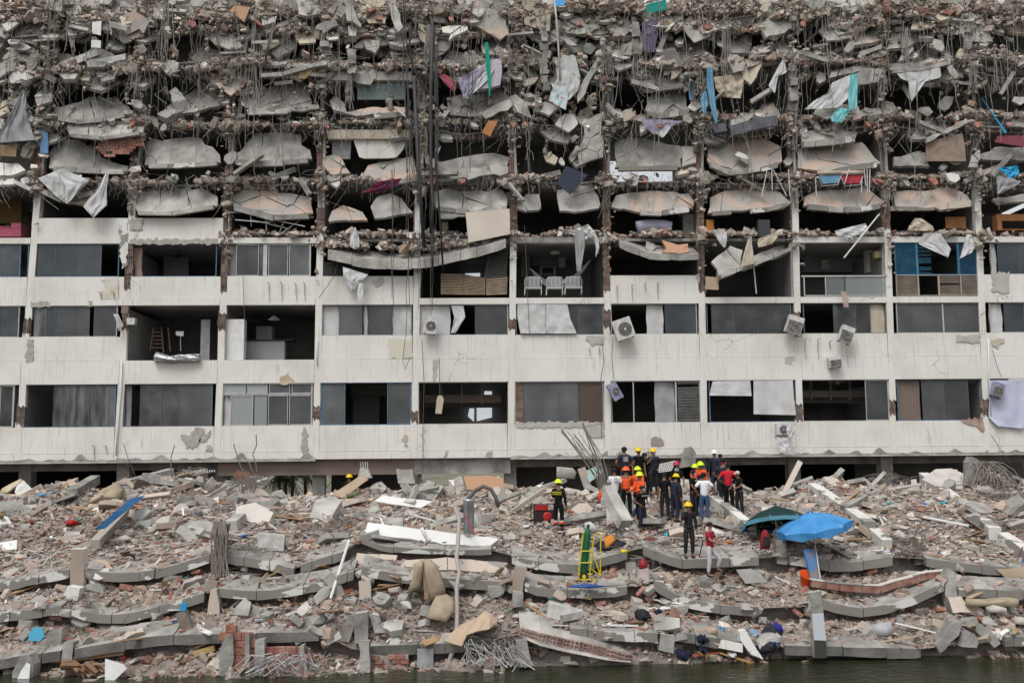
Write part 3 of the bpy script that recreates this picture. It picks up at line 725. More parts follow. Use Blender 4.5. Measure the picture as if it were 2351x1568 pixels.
bal('B', [(780, 1010), (1000, 960), (1200, 940), (1340, 960), (1340, 1010), (900, 1040)], n=3, m=PINKW)
bal('B', [(960, 1545), (1000, 1470), (1250, 1410), (1400, 1390), (1430, 1545), (1410, 1590), (1200, 1620), (1010, 1630)], n=5, m=PINKW)
bal('B', [(570, 1400), (700, 1380), (760, 1400), (840, 1545), (680, 1560), (620, 1500)], n=6, m=PINKW)
bal('B', [(1620, 1450), (1900, 1390), (2120, 1360), (2260, 1400), (2240, 1480), (1630, 1530)], n=6)
bal('B', [(1620, 1535), (2150, 1470), (2250, 1490), (2250, 1545), (1640, 1620)], n=3, m=CONCL, Y=-.4, lean=.1)
bal('B', [(1700, 860), (1900, 840), (2150, 760), (2250, 860), (2260, 900), (2010, 1030), (1700, 1000)], n=12, lean=.3)
bal('B', [(2010, 1020), (2270, 880), (2290, 940), (2050, 1060)], n=1, m=CONCL, Y=-.5, lean=.1)
bal('B', [(1770, 180), (1900, 100), (2110, 50), (2100, 120), (1900, 220), (1760, 240)], n=7, m=CONCL, lean=1.5, Y=-.3)
bal('B', [(1660, 240), (1800, 230), (1890, 225), (1890, 260), (1720, 360), (1740, 300), (1670, 290)], n=2, m=WHITE, Y=-.8)
bal('B', [(1180, 30), (1250, 0), (1310, 250), (1270, 290), (1240, 260)], n=1, m=CONCL, Y=-.8, lean=.2)
bal('B', [(810, 60), (860, 50), (940, 220), (930, 245), (860, 190), (810, 185)], n=1, m=CONCL, Y=-.9, lean=.2)
bal('B', [(820, 230), (870, 190), (910, 240), (890, 320), (830, 320)], n=1, m=CONCL, Y=-.7, th=.4)
bal('B', [(40, 130), (160, 115), (160, 200), (60, 230)], n=1, m=CONCL, Y=-.7, th=.5)
bal('C', [(470, -20), (780, -20), (830, 40), (650, 60), (480, 45)], n=3, m=CONCL)
bal('C', [(1280, 130), (1400, 80), (1500, 70), (1560, 110), (1530, 220), (1400, 210), (1290, 160)], n=6, m=CONCL, Y=-.4)
bal('C', [(1220, 540), (1300, 440), (1300, 350), (1430, 340), (1600, 320), (1690, 430), (1680, 520), (1400, 590), (1280, 590)], n=6)
bal('C', [(1040, 690), (1200, 640), (1420, 630), (1540, 680), (1550, 750), (1380, 770), (1250, 810), (1120, 770)], n=14)
bal('C', [(1190, 980), (1210, 870), (1290, 820), (1390, 790), (1540, 770), (1560, 950), (1600, 990), (1280, 1030)], n=7)
bal('C', [(640, 1100), (820, 1000), (800, 1080), (810, 1400), (600, 1480), (590, 1330), (650, 1200)], n=9, Y=-.7, lean=.15)
bal('C', [(700, 620), (780, 500), (740, 640), (640, 860), (590, 920), (600, 780)], n=4, Y=-.7, lean=.2, m=CONCL)
bal('C', [(250, 1170), (400, 1130), (540, 1140), (500, 1280), (350, 1250)], n=5)
bal('C', [(920, 1500), (930, 1260), (1040, 1230), (1260, 1250), (1400, 1290), (1500, 1300), (1510, 1490)], n=5)
bal('C', [(1515, 1300), (1620, 1300), (1640, 1450), (1515, 1490)], n=2, m=PINKW)
bal('C', [(1750, 1250), (1970, 1220), (2250, 1235), (2400, 1290), (2410, 1440), (2280, 1500), (1850, 1540), (1740, 1420)], n=11, m=PINKW)
bal('C', [(2110, 480), (2200, 400), (2340, 370), (2460, 370), (2506, 490), (2360, 560), (2190, 590)], n=9, m=CONCL)
bal('C', [(1930, 1080), (2300, 900), (2360, 880), (2360, 960), (2000, 1100)], n=3, Y=-.4, lean=.9, th=.3)
bal('C', [(180, 940), (290, 900), (420, 960), (330, 1030), (290, 1010)], n=2, m=CONCL, Y=-.5)
bal('E', [(600, 100), (870, 0), (1040, 0), (1080, 170), (900, 260), (700, 315), (640, 220)], n=3, m=CONCL, Y=-.5, lean=.7)
bal('E', [(1440, -20), (1920, -20), (1970, 110), (1900, 190), (1600, 170), (1450, 110)], n=6, m=CONCL, Y=-.5, lean=.7)
bal('E', [(1070, 0), (1400, 0), (1430, 150), (1200, 200), (1070, 130)], n=16, m=CONCL, lean=.6, loose=.07)
bal('E', [(610, 380), (820, 340), (1080, 280), (1110, 400), (900, 470), (660, 590), (610, 480)], n=12, lean=.5, loose=.05)
bal('E', [(640, 640), (850, 590), (1060, 560), (1050, 600), (620, 700)], n=3, Y=-.5, th=.3)
bal('E', [(1150, 580), (1400, 560), (1700, 490), (1730, 540), (1300, 640), (1160, 630)], n=4, Y=-.5, th=.3)
bal('E', [(1280, 1110), (1400, 1080), (1600, 1040), (1830, 1050), (1830, 1070), (1480, 1230), (1340, 1240)], n=18, loose=.05, lean=.9)
bal('E', [(1480, 1235), (1830, 1060), (1835, 1100), (1480, 1280)], n=2, m=CONCL, Y=-.6, lean=.1)
bal('E', [(1190, 1400), (1470, 1350), (1520, 1480), (1190, 1480)], n=6)
bal('E', [(330, 1500), (330, 1330), (600, 1290), (900, 1260), (1080, 1450), (600, 1530)], n=7, m=PINKW)
bal('E', [(360, 1200), (600, 1150), (870, 1180), (850, 1230), (650, 1260), (380, 1280)], n=8, m=CONCL)
bal('E', [(1940, 1390), (2100, 1310), (2400, 1330), (2400, 1430), (1980, 1420)], n=4)
bal('E', [(2150, 150), (2400, 130), (2400, 310), (2220, 280)], n=6, m=PINKW, lean=.6)
bal('E', [(940, 960), (1080, 960), (1090, 1010), (760, 1060), (870, 990)], n=5, m=CONCL)
bal('E', [(2190, 1080), (2400, 1020), (2400, 1130), (2220, 1130)], n=4)
# fifth and fourth storey
bal('A2', [(1190, 280), (1240, 200), (1400, 160), (1640, 150), (1850, 190), (1940, 240), (1940, 320), (1450, 400), (1230, 380)], n=9, m=CONCL)
bal('A2', [(270, 135), (500, 135), (860, 160), (740, 310), (600, 290), (430, 230)], n=4, m=CREAM, Y=-.1)
bal('A2', [(0, 75), (130, 80), (130, 135), (0, 140), (-60, 140), (-60, 70)], n=1, m=WHITE)
bal('A2', [(-60, -60), (0, -60), (170, -50), (230, 10), (130, 50), (0, 55), (-60, 55)], n=3, m=WHITE)
bal('B2', [(-240, 240), (-60, 160), (0, 165), (300, 210), (490, 250), (510, 390), (340, 440), (0, 400), (-200, 330)], n=12, m=PINKW)
bal('B2', [(650, 440), (680, 370), (780, 320), (950, 380), (1000, 450), (650, 465)], n=5, m=PINKW)
bal('B2', [(1020, 330), (1080, 240), (1200, 210), (1300, 250), (1400, 380), (1150, 430), (1060, 440)], n=5, m=CONCL)
bal('B2', [(1590, 200), (1700, 165), (1800, 190), (2200, 185), (2240, 330), (1900, 370), (1600, 340)], n=5, m=CONCL)
bal('B2', [(1640, 350), (1900, 375), (2240, 335), (2250, 360), (1900, 420), (1640, 440)], n=2, m=CONCL, lean=.1, Y=-.3)
bal('C2', [(50, 290), (130, 220), (240, 220), (260, 330), (240, 360), (50, 350)], n=2, m=CONCL)
bal('C2', [(400, 180), (560, 150), (700, 100), (790, 300), (780, 340), (560, 380), (430, 370), (410, 280)], n=6, m=CONCL)
bal('C2', [(880, 330), (930, 230), (1240, 190), (1580, 210), (1620, 340), (1300, 385), (1080, 370)], n=9, m=PINKW)
bal('C2', [(1770, 250), (1900, 190), (2280, 130), (2400, 200), (2500, 290), (2350, 350), (1750, 390)], n=7, m=PINKW)
bal('C2', [(1780, 820), (1950, 680), (2060, 720), (2030, 880), (1840, 900)], n=4, m=CONCL, Y=-.5)
bal('C2', [(1830, 900), (2351, 690), (2520, 620), (2530, 690), (2351, 760), (1850, 950)], n=5, m=CONCL, Y=-.8, lean=.9, th=.3)
bal('C2', [(1200, 640), (1330, 680), (1360, 740), (1220, 740), (1190, 700)], n=3)
bal('C2', [(1340, 630), (1480, 670), (1570, 660), (1580, 740), (1340, 740), (1380, 700)], n=4, m=mat('orange_tile', (.5, .27, .17), .8, (.42, .25, .17), 3), Y=-.5)
bal('E2', [(400, 240), (500, 190), (950, 160), (1110, 290), (1020, 350), (680, 350), (390, 320)], n=5, m=PINKW)
bal('E2', [(1180, 200), (1680, 165), (1850, 230), (1890, 290), (1690, 350), (1210, 340), (1200, 290)], n=4, m=PINKW)
bal('E2', [(1680, 290), (1880, 280), (1880, 330), (1680, 350)], n=1, m=CREAM, Y=-.4, lean=.05)
bal('E2', [(2070, 260), (2400, 230), (2400, 290), (2130, 300)], n=3)
# red brick infill hanging out of the second bay
def brick_sheet(px, Y, parent, bw=0.26, bh=0.13, m=BRICK, lean=0.0, keep=.93, name='brick', th=.1, lim=300):
    pts = [P(x, y, Y) for x, y in px]; xz = [(p.x, p.z) for p in pts]
    x0 = min(p[0] for p in xz); x1 = max(p[0] for p in xz); z0 = min(p[1] for p in xz); z1 = max(p[1] for p in xz)
    def inside(x, z):
        c = False; k = len(xz)
        for i in range(k):
            a = xz[i]; b = xz[(i+1) % k]
            if (a[1] > z) != (b[1] > z) and x < (b[0]-a[0])*(z-a[1])/(b[1]-a[1])+a[0]: c = not c
        return c
    me = MB().box(-bw/2+.006, bw/2-.006, 0, th, -bh/2+.006, bh/2-.006).build(name, m, parent, world=False); d = me.data; bpy.data.objects.remove(me)
    r = 0; z = z0+bh/2; cnt = 0
    loc0 = parent.location if parent else Vector((0, 0, 0))
    while z < z1:
        x = x0+(bw/2 if r % 2 else 0)
        while x < x1:
            if inside(x, z) and rnd.random() < keep and cnt < lim:
                o = bpy.data.objects.new(name, d); COL.objects.link(o); o.parent = parent
                o.location = Vector((x, Y+lean*(z-z0)+rnd.gauss(0, .012), z))-loc0; o.rotation_euler = (rnd.gauss(0, .03), rnd.gauss(0, .025), rnd.gauss(0, .03)); cnt += 1
            x += bw
        z += bh; r += 1
bw_ = MB()
t0 = thing('hanging_brick_wall', 'sheet of red bricks hanging off the broken slab near the second column from the left', 'brick wall', P(280, 372, -.4))
panel('render_skin', ZZ('A', [(860, 1220), (1240, 1200), (1250, 1290), (1100, 1370), (950, 1390), (870, 1330)]), t0, Y=-.3, lean=.1, th=.05, m=CONCD, n=1)
brick_sheet(ZZ('A', [(850, 1330), (900, 1220), (1280, 1190), (1270, 1290), (1100, 1380), (950, 1400)]), -.42, t0, lean=.1)
# sagging continuous edge beams that still span the bays
def sag_beam(px, th_px, Y, name, mats, parent=None, depth=1.2, rise=.25, nseg=None, label=None, cat=None, group=None, own=True, seg='slab_segment', crack=.009):
    """a floor plate bent like a hammock: px = top front edge; broken into segments at the cracks"""
    pts = [P(x, y, Y) for x, y in px]
    th = th_px/S(Y)
    L = [0]
    for a, b in zip(pts, pts[1:]): L.append(L[-1]+(b-a).length)
    n = nseg or max(3, int(L[-1]/1.15)); cuts = [0]
    for k in range(1, n): cuts.append((k+rnd.uniform(-.35, .35))/n*L[-1])
    cuts.append(L[-1])
    def at(s):
        s = min(max(s, 0), L[-1])
        for i in range(len(L)-1):
            if s <= L[i+1]+1e-9:
                t = (s-L[i])/max(L[i+1]-L[i], 1e-6)
                # smooth between the given points
                p0 = pts[max(i-1, 0)]; p1 = pts[i]; p2 = pts[i+1]; p3 = pts[min(i+2, len(pts)-1)]
                return 0.5*((2*p1)+(p2-p0)*t+(2*p0-5*p1+4*p2-p3)*t*t+(3*p1-p0-3*p2+p3)*t**3)
        return pts[-1]
    root = parent
    if parent is None:
        mid = at(L[-1]/2); root = thing(name, label, cat, (mid.x, Y, mid.z), group=group)
    for a, b in zip(cuts, cuts[1:]):
        if b-a < .05: continue
        m = 3; fr = []
        dz = rnd.gauss(0, .008); dy = rnd.gauss(0, .012)
        bv = []
        for i in range(m+1):
            p = at(a+crack+(b-a-2*crack)*i/m); j1 = rnd.gauss(0, .008); j2 = rnd.gauss(0, .012); e = abs(rnd.gauss(0, .006))
            bv.append([(p.x, Y+dy+j1, p.z+dz-e), (p.x, Y+dy+.012+j1, p.z-th+j2+dz), (p.x, Y+depth+dy, p.z-th+rise*depth+dz), (p.x, Y+depth+dy, p.z+rise*depth+dz)])
        mb = MB()
        for q in bv: mb.v += q
        for i in range(m):
            for k in range(4):
                mb.f.append((i*4+k, i*4+(k+1) % 4, i*4+4+(k+1) % 4, i*4+4+k)); mb.m.append(0 if k != 3 else 1)
        mb.f.append((0, 3, 2, 1)); mb.m.append(0); mb.f.append((m*4, m*4+1, m*4+2, m*4+3)); mb.m.append(0)
        mb.build(seg if (parent is None) else name, mats, root)
    return root
sag_beam(ZZ('B2', [(640, 725), (850, 770), (1020, 800), (1250, 812), (1500, 800), (1800, 740), (2010, 690), (2230, 620)]), 21, -.5, 'sagging_slab', [CONCL, CONC], B, depth=1.3, rise=.5)
sag_beam(ZZ('C2', [(960, 645), (1100, 700), (1230, 745), (1400, 755), (1665, 755)]), 15, -.5, 'sagging_slab', [CONC, CONC], B, depth=1.3, rise=.5)
sag_beam(ZZ('C2', [(30, 610), (300, 605), (600, 605), (810, 610)]), 13, -.05, 'sagging_slab', [CONC, CONC], B, depth=.5, rise=0)
# intact beams and walls of the fourth bay, storeys five to seven
def flat(t, pts, Y, m, name, th=.15): 
    q = [P(*Z(t, x, y), Y) for x, y in pts]; return MB().plate(q, (0, th, 0)).build(name, m, B)
flat('B', [(650, 715), (1390, 715), (1390, 640), (650, 640)], -.05, WHITE, 'facade_beam', .3)
flat('B', [(640, 1240), (1370, 1240), (1370, 1160), (630, 1160)], -.05, CREAM, 'facade_beam', .3)
flat('B', [(930, 500), (1290, 500), (1290, 400), (930, 420)], .6, INWALL, 'inner_wall')
flat('B', [(870, 1250), (920, 1400), (960, 1415), (1180, 1412), (1250, 1405), (1300, 1350), (1330, 1300), (1330, 1250)], .1, WHITE, 'inner_wall')
flat('B', [(680, 1420), (840, 1420), (850, 1260), (680, 1260)], .3, GREYL, 'inner_wall')
flat('B', [(870, 130), (1500, 180), (1740, 150), (1740, -60), (870, -60)], 5.5, mat('pale_back_wall', (.42, .4, .36), .9, (.5, .48, .44), 1), 'back_wall')
# diamond lattice screen
lat = [Z('B', *p) for p in ((905, 890), (1335, 890), (1335, 745), (905, 745))]; a = P(*lat[0], .1); c = P(*lat[2], .1)
mb = MB(); step = .17; wdt = .022; H_ = c.z-a.z; W_ = c.x-a.x
k = -H_
while k < W_:
    for s in (1, -1):
        x0 = k if s > 0 else k+H_; x1 = x0+s*H_; z0, z1_ = 0, H_
        if s > 0:
            if x0 < 0: z0 = -x0; x0 = 0
            if x1 > W_: z1_ = H_-(x1-W_); x1 = W_
        else:
            if x0 > W_: z0 = x0-W_; x0 = W_
            if x1 < 0: z1_ = H_+x1; x1 = 0
        if z1_-z0 > .03: mb.beam((a.x+x0, .1+.01*s, a.z+z0), (a.x+x1, .1+.01*s, a.z+z1_), .012, wdt)
    k += step
mb.build('lattice_screen', mat('grey_green_lattice', (.12, .17, .17), .6), B)
flat('B', [(905, 890), (1335, 890), (1335, 745), (905, 745)], .25, mat('pale_green_tile', (.33, .4, .39), .6), 'tiled_wall', .1)
# dangling masonry piers
for t, x, y0, y1, wd in (('C', 285, 230, 810, 75), ('C', 1110, 190, 480, 70), ('B', 850, 430, 650, 70), ('E', 1850, 230, 440, 50), ('B', 625, 370, 480, 80), ('E', 285, 560, 1050, 70)):
    n = max(2, int((y1-y0)/70)); 
    for k in range(n):
        a0 = y0+(y1-y0)*k/n; a1 = y0+(y1-y0)*(k+1)/n-6; w2 = wd/2*rnd.uniform(.8, 1.1); sh = rnd.gauss(0, 6)+12*k/n
        panel('masonry_block', ZZ(t, [(x-w2+sh, a1), (x+w2+sh, a1), (x+w2+sh, a0), (x-w2+sh, a0)]), B, Y=-.5, lean=0, th=.25, n=1, ragamp=.03, step=.12, m=CONC, loose=.05)
# ---------------------------------------------------------------- crumbled stuff on edges, joints and wires
def band(xs, ys, dens, thick, Yr=(-.35, .5), gate=True):
    """random points along a polyline band; heaped in some stretches, bare in others"""
    out = []
    for (x0, y0), (x1, y1) in zip(list(zip(xs, ys)), list(zip(xs, ys))[1:]):
        n = int(abs(x1-x0)*dens)
        for _ in range(n):
            t = rnd.random(); x = x0+(x1-x0)*t; g_ = noise.noise(Vector((x*.011, y0*.05, 3)))+.5*noise.noise(Vector((x*.04, y0*.05, 9))) if gate else 1
            if g_ < -.12+rnd.gauss(0, .06): continue
            y = y0+(y1-y0)*t-abs(rnd.gauss(0, thick))*(.5+max(0, g_)*2.2)+thick*.5; Y = rnd.uniform(*Yr); out.append(tuple(P(x, y, Y)))
    return out
PT = []
for yb, dens, th in ((543, 3.0, 3), (412, 2.6, 3), (278, 3.4, 5), (150, 6, 9), (26, 11, 19), (66, 3, 24)):
    xs = list(range(-60, 2460, 40)); ys = [yb-(x-1175)*.0085+(4 if yb > 200 else 12)*noise.noise(Vector((x*.006, yb*.1, 0)))*2 for x in xs]
    if yb > 500: 
        for a, b in ((500, 760), (740, 1180), (1175, 1400), (1390, 1640), (1610, 1860), (1830, 2060), (2040, 2270)): PT += band([a, b], [537, 537], dens, th, (-.1, 1.5))
        PT += band([745, 1000], [560, 570], 3, 9); PT += band([1000, 1160], [565, 555], 2, 8)
    else: PT += band(xs, ys, dens, th, (-.15, .8) if yb > 200 else (-.45, .7))
nb = len(PT)
for j in range(13):
    for r in (4, 5, 6, 7, 8):
        zb, zf = RZ[r][0], RZ[r][1]; x = colx(j, zf); k = {4: 30, 5: 60, 6: 80, 7: 120, 8: 180}[r]
        if r == 4 and j < 3: continue
        for _ in range(k): PT.append((x+rnd.gauss(0, .25), rnd.uniform(-.4, .3), zf-.1+rnd.gauss(0, .28 if r < 7 else .5)))
        for _ in range(k//3): PT.append((x+rnd.gauss(0, .14), rnd.uniform(-.25, .2), zf-abs(rnd.gauss(0, 1.0))))
PT = np.array(PT); n = len(PT)
sz = np.exp(nrng.normal(-2.2, .6, n))[:, None]*nrng.uniform(.45, 1.7, (n, 3)); sz = np.clip(sz, .03, .6); sz[:, 2] *= .6
scatter('crumbled_masonry', PT, sz, palcols(n, W_UP), tilt=.8, parent=B)
# slabs of plaster and tile bits hanging in the open bays, strung on bars
PT = []; STR = MB()
for (x0, x1, y0, y1, n) in ((90, 600, 30, 150, 30), (90, 1180, 160, 285, 50), (1180, 2351, 30, 150, 60), (1180, 2351, 160, 280, 40), (600, 1180, 0, 110, 30), (0, 90, 80, 330, 30), (1180, 1420, 60, 330, 30)):
    for _ in range(n):
        x = rnd.uniform(x0, x1); y = rnd.uniform(y0, y1)**1.0; k = rnd.choice((1, 1, 2, 3, 4)); Y = rnd.uniform(-.4, .3)
        p = P(x, y, Y); top = Vector((p.x+rnd.gauss(0, .15), Y, p.z+rnd.uniform(.6, 2.0)))
        STR.tube([top, p.lerp(top, .5)+Vector((rnd.gauss(0, .05), 0, 0)), p+Vector((0, 0, -.2*k))], .007, 3)
        for i in range(k): PT.append((p.x+rnd.gauss(0, .05), Y, p.z-.22*i))
PT = np.array(PT); n = len(PT)
scatter('dangling_lumps', PT, np.clip(np.exp(nrng.normal(-1.55, .4, n))[:, None]*nrng.uniform(.5, 1.5, (n, 3)), .07, .5)*np.array([1, .6, 1.2]), palcols(n, [5, 5, 3, 1, 1, .6, 1.6, .4, 1, .4]), parent=B)
# hanging wires and bars
def hang(mb, x, y, L, Y=-.4, r=.008, sway=.15, n=5):
    p = P(x, y, Y); pts = []; dx = rnd.gauss(0, sway*.4)
    for i in range(n+1):
        t = i/n; pts.append((p.x+dx*t+sway*.4*math.sin(t*rnd.uniform(2, 5)+x), Y+rnd.gauss(0, .02), p.z-L*t))
    mb.tube(pts, r, 3)
for _ in range(560):
    x = rnd.uniform(-20, 2370); y = rnd.choice((rnd.uniform(-20, 60), rnd.uniform(0, 180), rnd.uniform(130, 180), rnd.uniform(265, 300), rnd.uniform(400, 430))); hang(STR, x, y, rnd.uniform(.4, 2.2) if y < 200 else rnd.uniform(.3, 1.3), rnd.uniform(-.6, .1), rnd.choice((.006, .008, .012)), rnd.uniform(.05, .5))
o = STR.build('hanging_wires', mat('grey_rebar', (.28, .262, .24), .75), B); o['kind'] = 'stuff'
TAN = MB()
def tangle(mb, p, R_, n, r=.009, flat=.5):
    p = Vector(p)
    for _ in range(n):
        a = Vector((rnd.gauss(0, 1), rnd.gauss(0, .6), rnd.gauss(0, flat)))*R_*.5; b = Vector((rnd.gauss(0, 1), rnd.gauss(0, .6), rnd.gauss(0, flat)))*R_*.5; c = Vector((rnd.gauss(0, 1), rnd.gauss(0, .6), abs(rnd.gauss(0, flat))))*R_*.7
        pts = [p+a*(1-t)**2+c*2*t*(1-t)+b*t*t for t in (0, .2, .4, .6, .8, 1)]
        mb.tube(pts, r, 3)
for j in range(13):
    for r in (5, 6, 7, 8):
        x = colx(j, RZ[r][1]); tangle(TAN, (x, -.3, RZ[r][1]), .9 if r < 7 else 1.3, 14 if r < 7 else 26)
for _ in range(60): tangle(TAN, P(rnd.uniform(0, 2351), rnd.uniform(0, 60), -.2), 1.2, 8)
o = TAN.build('tangled_rebar', STEEL, B); o['kind'] = 'stuff'
# thick bars hanging in sheaves where columns were torn away
SH = MB()
for t, x, y, n, L in (('A', 440, 90, 9, .9), ('A', 640, 100, 8, 2.4), ('A', 1250, 70, 11, 1.2), ('A', 1500, 30, 9, 3.4), ('A', 1460, 220, 6, 1.5), ('A', 1220, 600, 8, 1.6), ('A', 2060, 570, 9, 1.0), ('A', 2060, 90, 7, 1.0), ('A', 2250, 150, 8, 5.4), ('A', 2290, 300, 7, 3.5),
                      ('C', 1110, 500, 7, 1.6), ('C', 860, 520, 10, 1.1), ('C', 1670, 70, 10, 1.5), ('C', 1680, 580, 10, 1.4), ('C', 1910, 60, 9, 4.2), ('C', 260, 30, 6, 1.2), ('C', 40, 60, 8, 1.2), ('C', 240, 820, 4, 1.1),
                      ('E', 290, 60, 9, 1.8), ('E', 280, 560, 12, .9), ('E', 1080, 600, 11, 1.6), ('E', 1890, 560, 9, 1.4), ('E', 1320, 250, 7, 2.8), ('E', 2100, 460, 6, 2.0), ('E', 1910, 200, 6, 1.0), ('E', 560, 100, 6, 4.0),
                      ('B', 830, 660, 7, 1.8), ('B', 1500, 1140, 7, 2.0), ('B', 620, 250, 10, 1.2), ('B', 1540, 230, 12, 2.6), ('B', 1520, 400, 9, 1.6), ('B', 2290, 520, 9, .8), ('B', 2290, 1080, 9, 1.0), ('B', 590, 540, 8, .6), ('B', 600, 1080, 8, .9)):
    p = P(*Z(t, x, y), -.35); bundle(SH, p.x, p.y, p.z, n, L, .2 if L < 3 else .28, .014, .12)
o = SH.build('rebar_sheaves', mat('grey_rebar', (.28, .262, .24), .75), B); o['kind'] = 'stuff'

# broken shards of render and concrete caught in the wreck
def shard(x, y, w_, h_, Y, m, lean, rot=0, n=1, name='concrete_shard', parent=None, loose=.03):
    k = rnd.randint(5, 8); pts = []
    for i in range(k):
        a = 2*math.pi*(i+rnd.uniform(-.3, .3))/k; r_ = rnd.uniform(.75, 1.15)
        u = math.cos(a)*w_/2*r_; v = math.sin(a)*h_/2*r_
        pts.append((x+u*math.cos(rot)-v*math.sin(rot), y+u*math.sin(rot)+v*math.cos(rot)))
    return panel(name, pts, parent or B, Y=Y, lean=lean, n=n, m=m, th=rnd.uniform(.07, .22), ragamp=.02, step=.22, loose=loose)
SM = [CONC, CONCL, CONCL, CONCL, CONCL, CONCL, PINKW, CREAM, WHITE2]
for (x0, x1, y0, y1, cnt, s0, s1) in ((-20, 2370, -25, 70, 120, 45, 150), (-20, 2370, 60, 135, 60, 30, 95), (-20, 2370, 125, 180, 70, 25, 105), (0, 2351, 20, 160, 26, 70, 160), (0, 2351, 225, 300, 30, 30, 95), (0, 2351, 360, 420, 22, 25, 70), (0, 100, 50, 400, 26, 25, 80), (750, 1180, 0, 150, 26, 20, 60), (1180, 1420, 0, 300, 24, 18, 60), (-20, 2370, 255, 292, 46, 15, 60), (-20, 2370, 395, 425, 30, 12, 45), (1180, 2351, 100, 260, 24, 18, 55)):
    for _ in range(cnt):
        s_ = rnd.uniform(s0, s1)*rnd.uniform(.6, 1); shard(rnd.uniform(x0, x1), rnd.uniform(y0, y1), s_, s_*rnd.uniform(.35, .9), rnd.uniform(-.6, .1), rnd.choice(SM), rnd.uniform(-.1, 1.3), rnd.uniform(-1.2, 1.2), 1 if s_ < 40 else rnd.randint(2, 5))
for _ in range(30): shard(rnd.uniform(0, 2351), rnd.choice((rnd.uniform(0, 60), rnd.uniform(140, 175), 285, 415)), rnd.uniform(10, 26), rnd.uniform(8, 16), -.6, BRICK, .3, rnd.uniform(-1, 1), name='brick_lump')

# snapped ribs and beams slanting across the upper bays
for _ in range(70):
    x = rnd.uniform(0, 2351); y = rnd.choice((rnd.uniform(0, 60), rnd.uniform(60, 170), rnd.uniform(140, 290), rnd.uniform(400, 425))); L_ = rnd.uniform(25, 95); a_ = rnd.gauss(0, .55); Y = rnd.uniform(-.5, .2)
    p = P(x, y, Y); q = P(x+L_*math.cos(a_), y+L_*math.sin(a_), Y+rnd.gauss(0, .3)); MB().beam(p, q, rnd.uniform(.08, .22), rnd.uniform(.08, .25), roll=rnd.uniform(-.5, .5)).build('broken_rib', rnd.choice((CONC, CONCL, CONC)), B)
t0 = thing('broken_window_frame', 'tangle of bent white window frames on the ledge of the fourth bay', 'window frame', P(620, 520, -.1))
for a_, b_ in (((588, 487), (720, 500)), ((588, 487), (640, 520)), ((600, 500), (700, 520)), ((525, 488), (527, 540)), ((525, 488), (575, 488)), ((575, 488), (577, 520)), ((575, 505), (660, 525)), ((640, 540), (690, 505)), ((610, 490), (612, 530)), ((655, 500), (640, 540)), ((540, 505), (620, 512))): MB().beam(P(*a_, -.1), P(*b_, rnd.uniform(-.2, .3)), .05, .04).build('frame_bar', ALU, t0)
FN = MB()
for _ in range(150):
    x = rnd.uniform(-10, 2360)+rnd.gauss(0, 10); y = rnd.choice((rnd.uniform(-20, 40), rnd.uniform(0, 160), rnd.uniform(140, 290))); hang(FN, x, y, rnd.uniform(2.2, 6.5) if y < 160 else rnd.uniform(1.5, 4), rnd.uniform(-.95, -.5), rnd.choice((.009, .012, .018)), rnd.uniform(.1, .7), 7)
for _ in range(1700):
    x = rnd.uniform(-20, 2370); y = rnd.choice((rnd.uniform(-20, 70), rnd.uniform(0, 190), rnd.uniform(130, 200), rnd.uniform(130, 310), rnd.uniform(265, 310), rnd.uniform(400, 430))); p = P(x, y, rnd.uniform(-.55, .1)); L_ = rnd.uniform(.2, 1.1)*rnd.choice((1, 1, 1.8)); dx = rnd.gauss(0, .35)*L_; b_ = rnd.gauss(0, .25)*L_
    FN.tube([p, p+Vector((dx*.3+b_, -.05, -L_*.4)), p+Vector((dx, rnd.gauss(0, .1), -L_*rnd.uniform(.6, 1)))], rnd.choice((.006, .009, .013)), 3, cap=False)
o = FN.build('torn_bars', mat('grey_rebar', (.28, .262, .24), .75), B); o['kind'] = 'stuff'

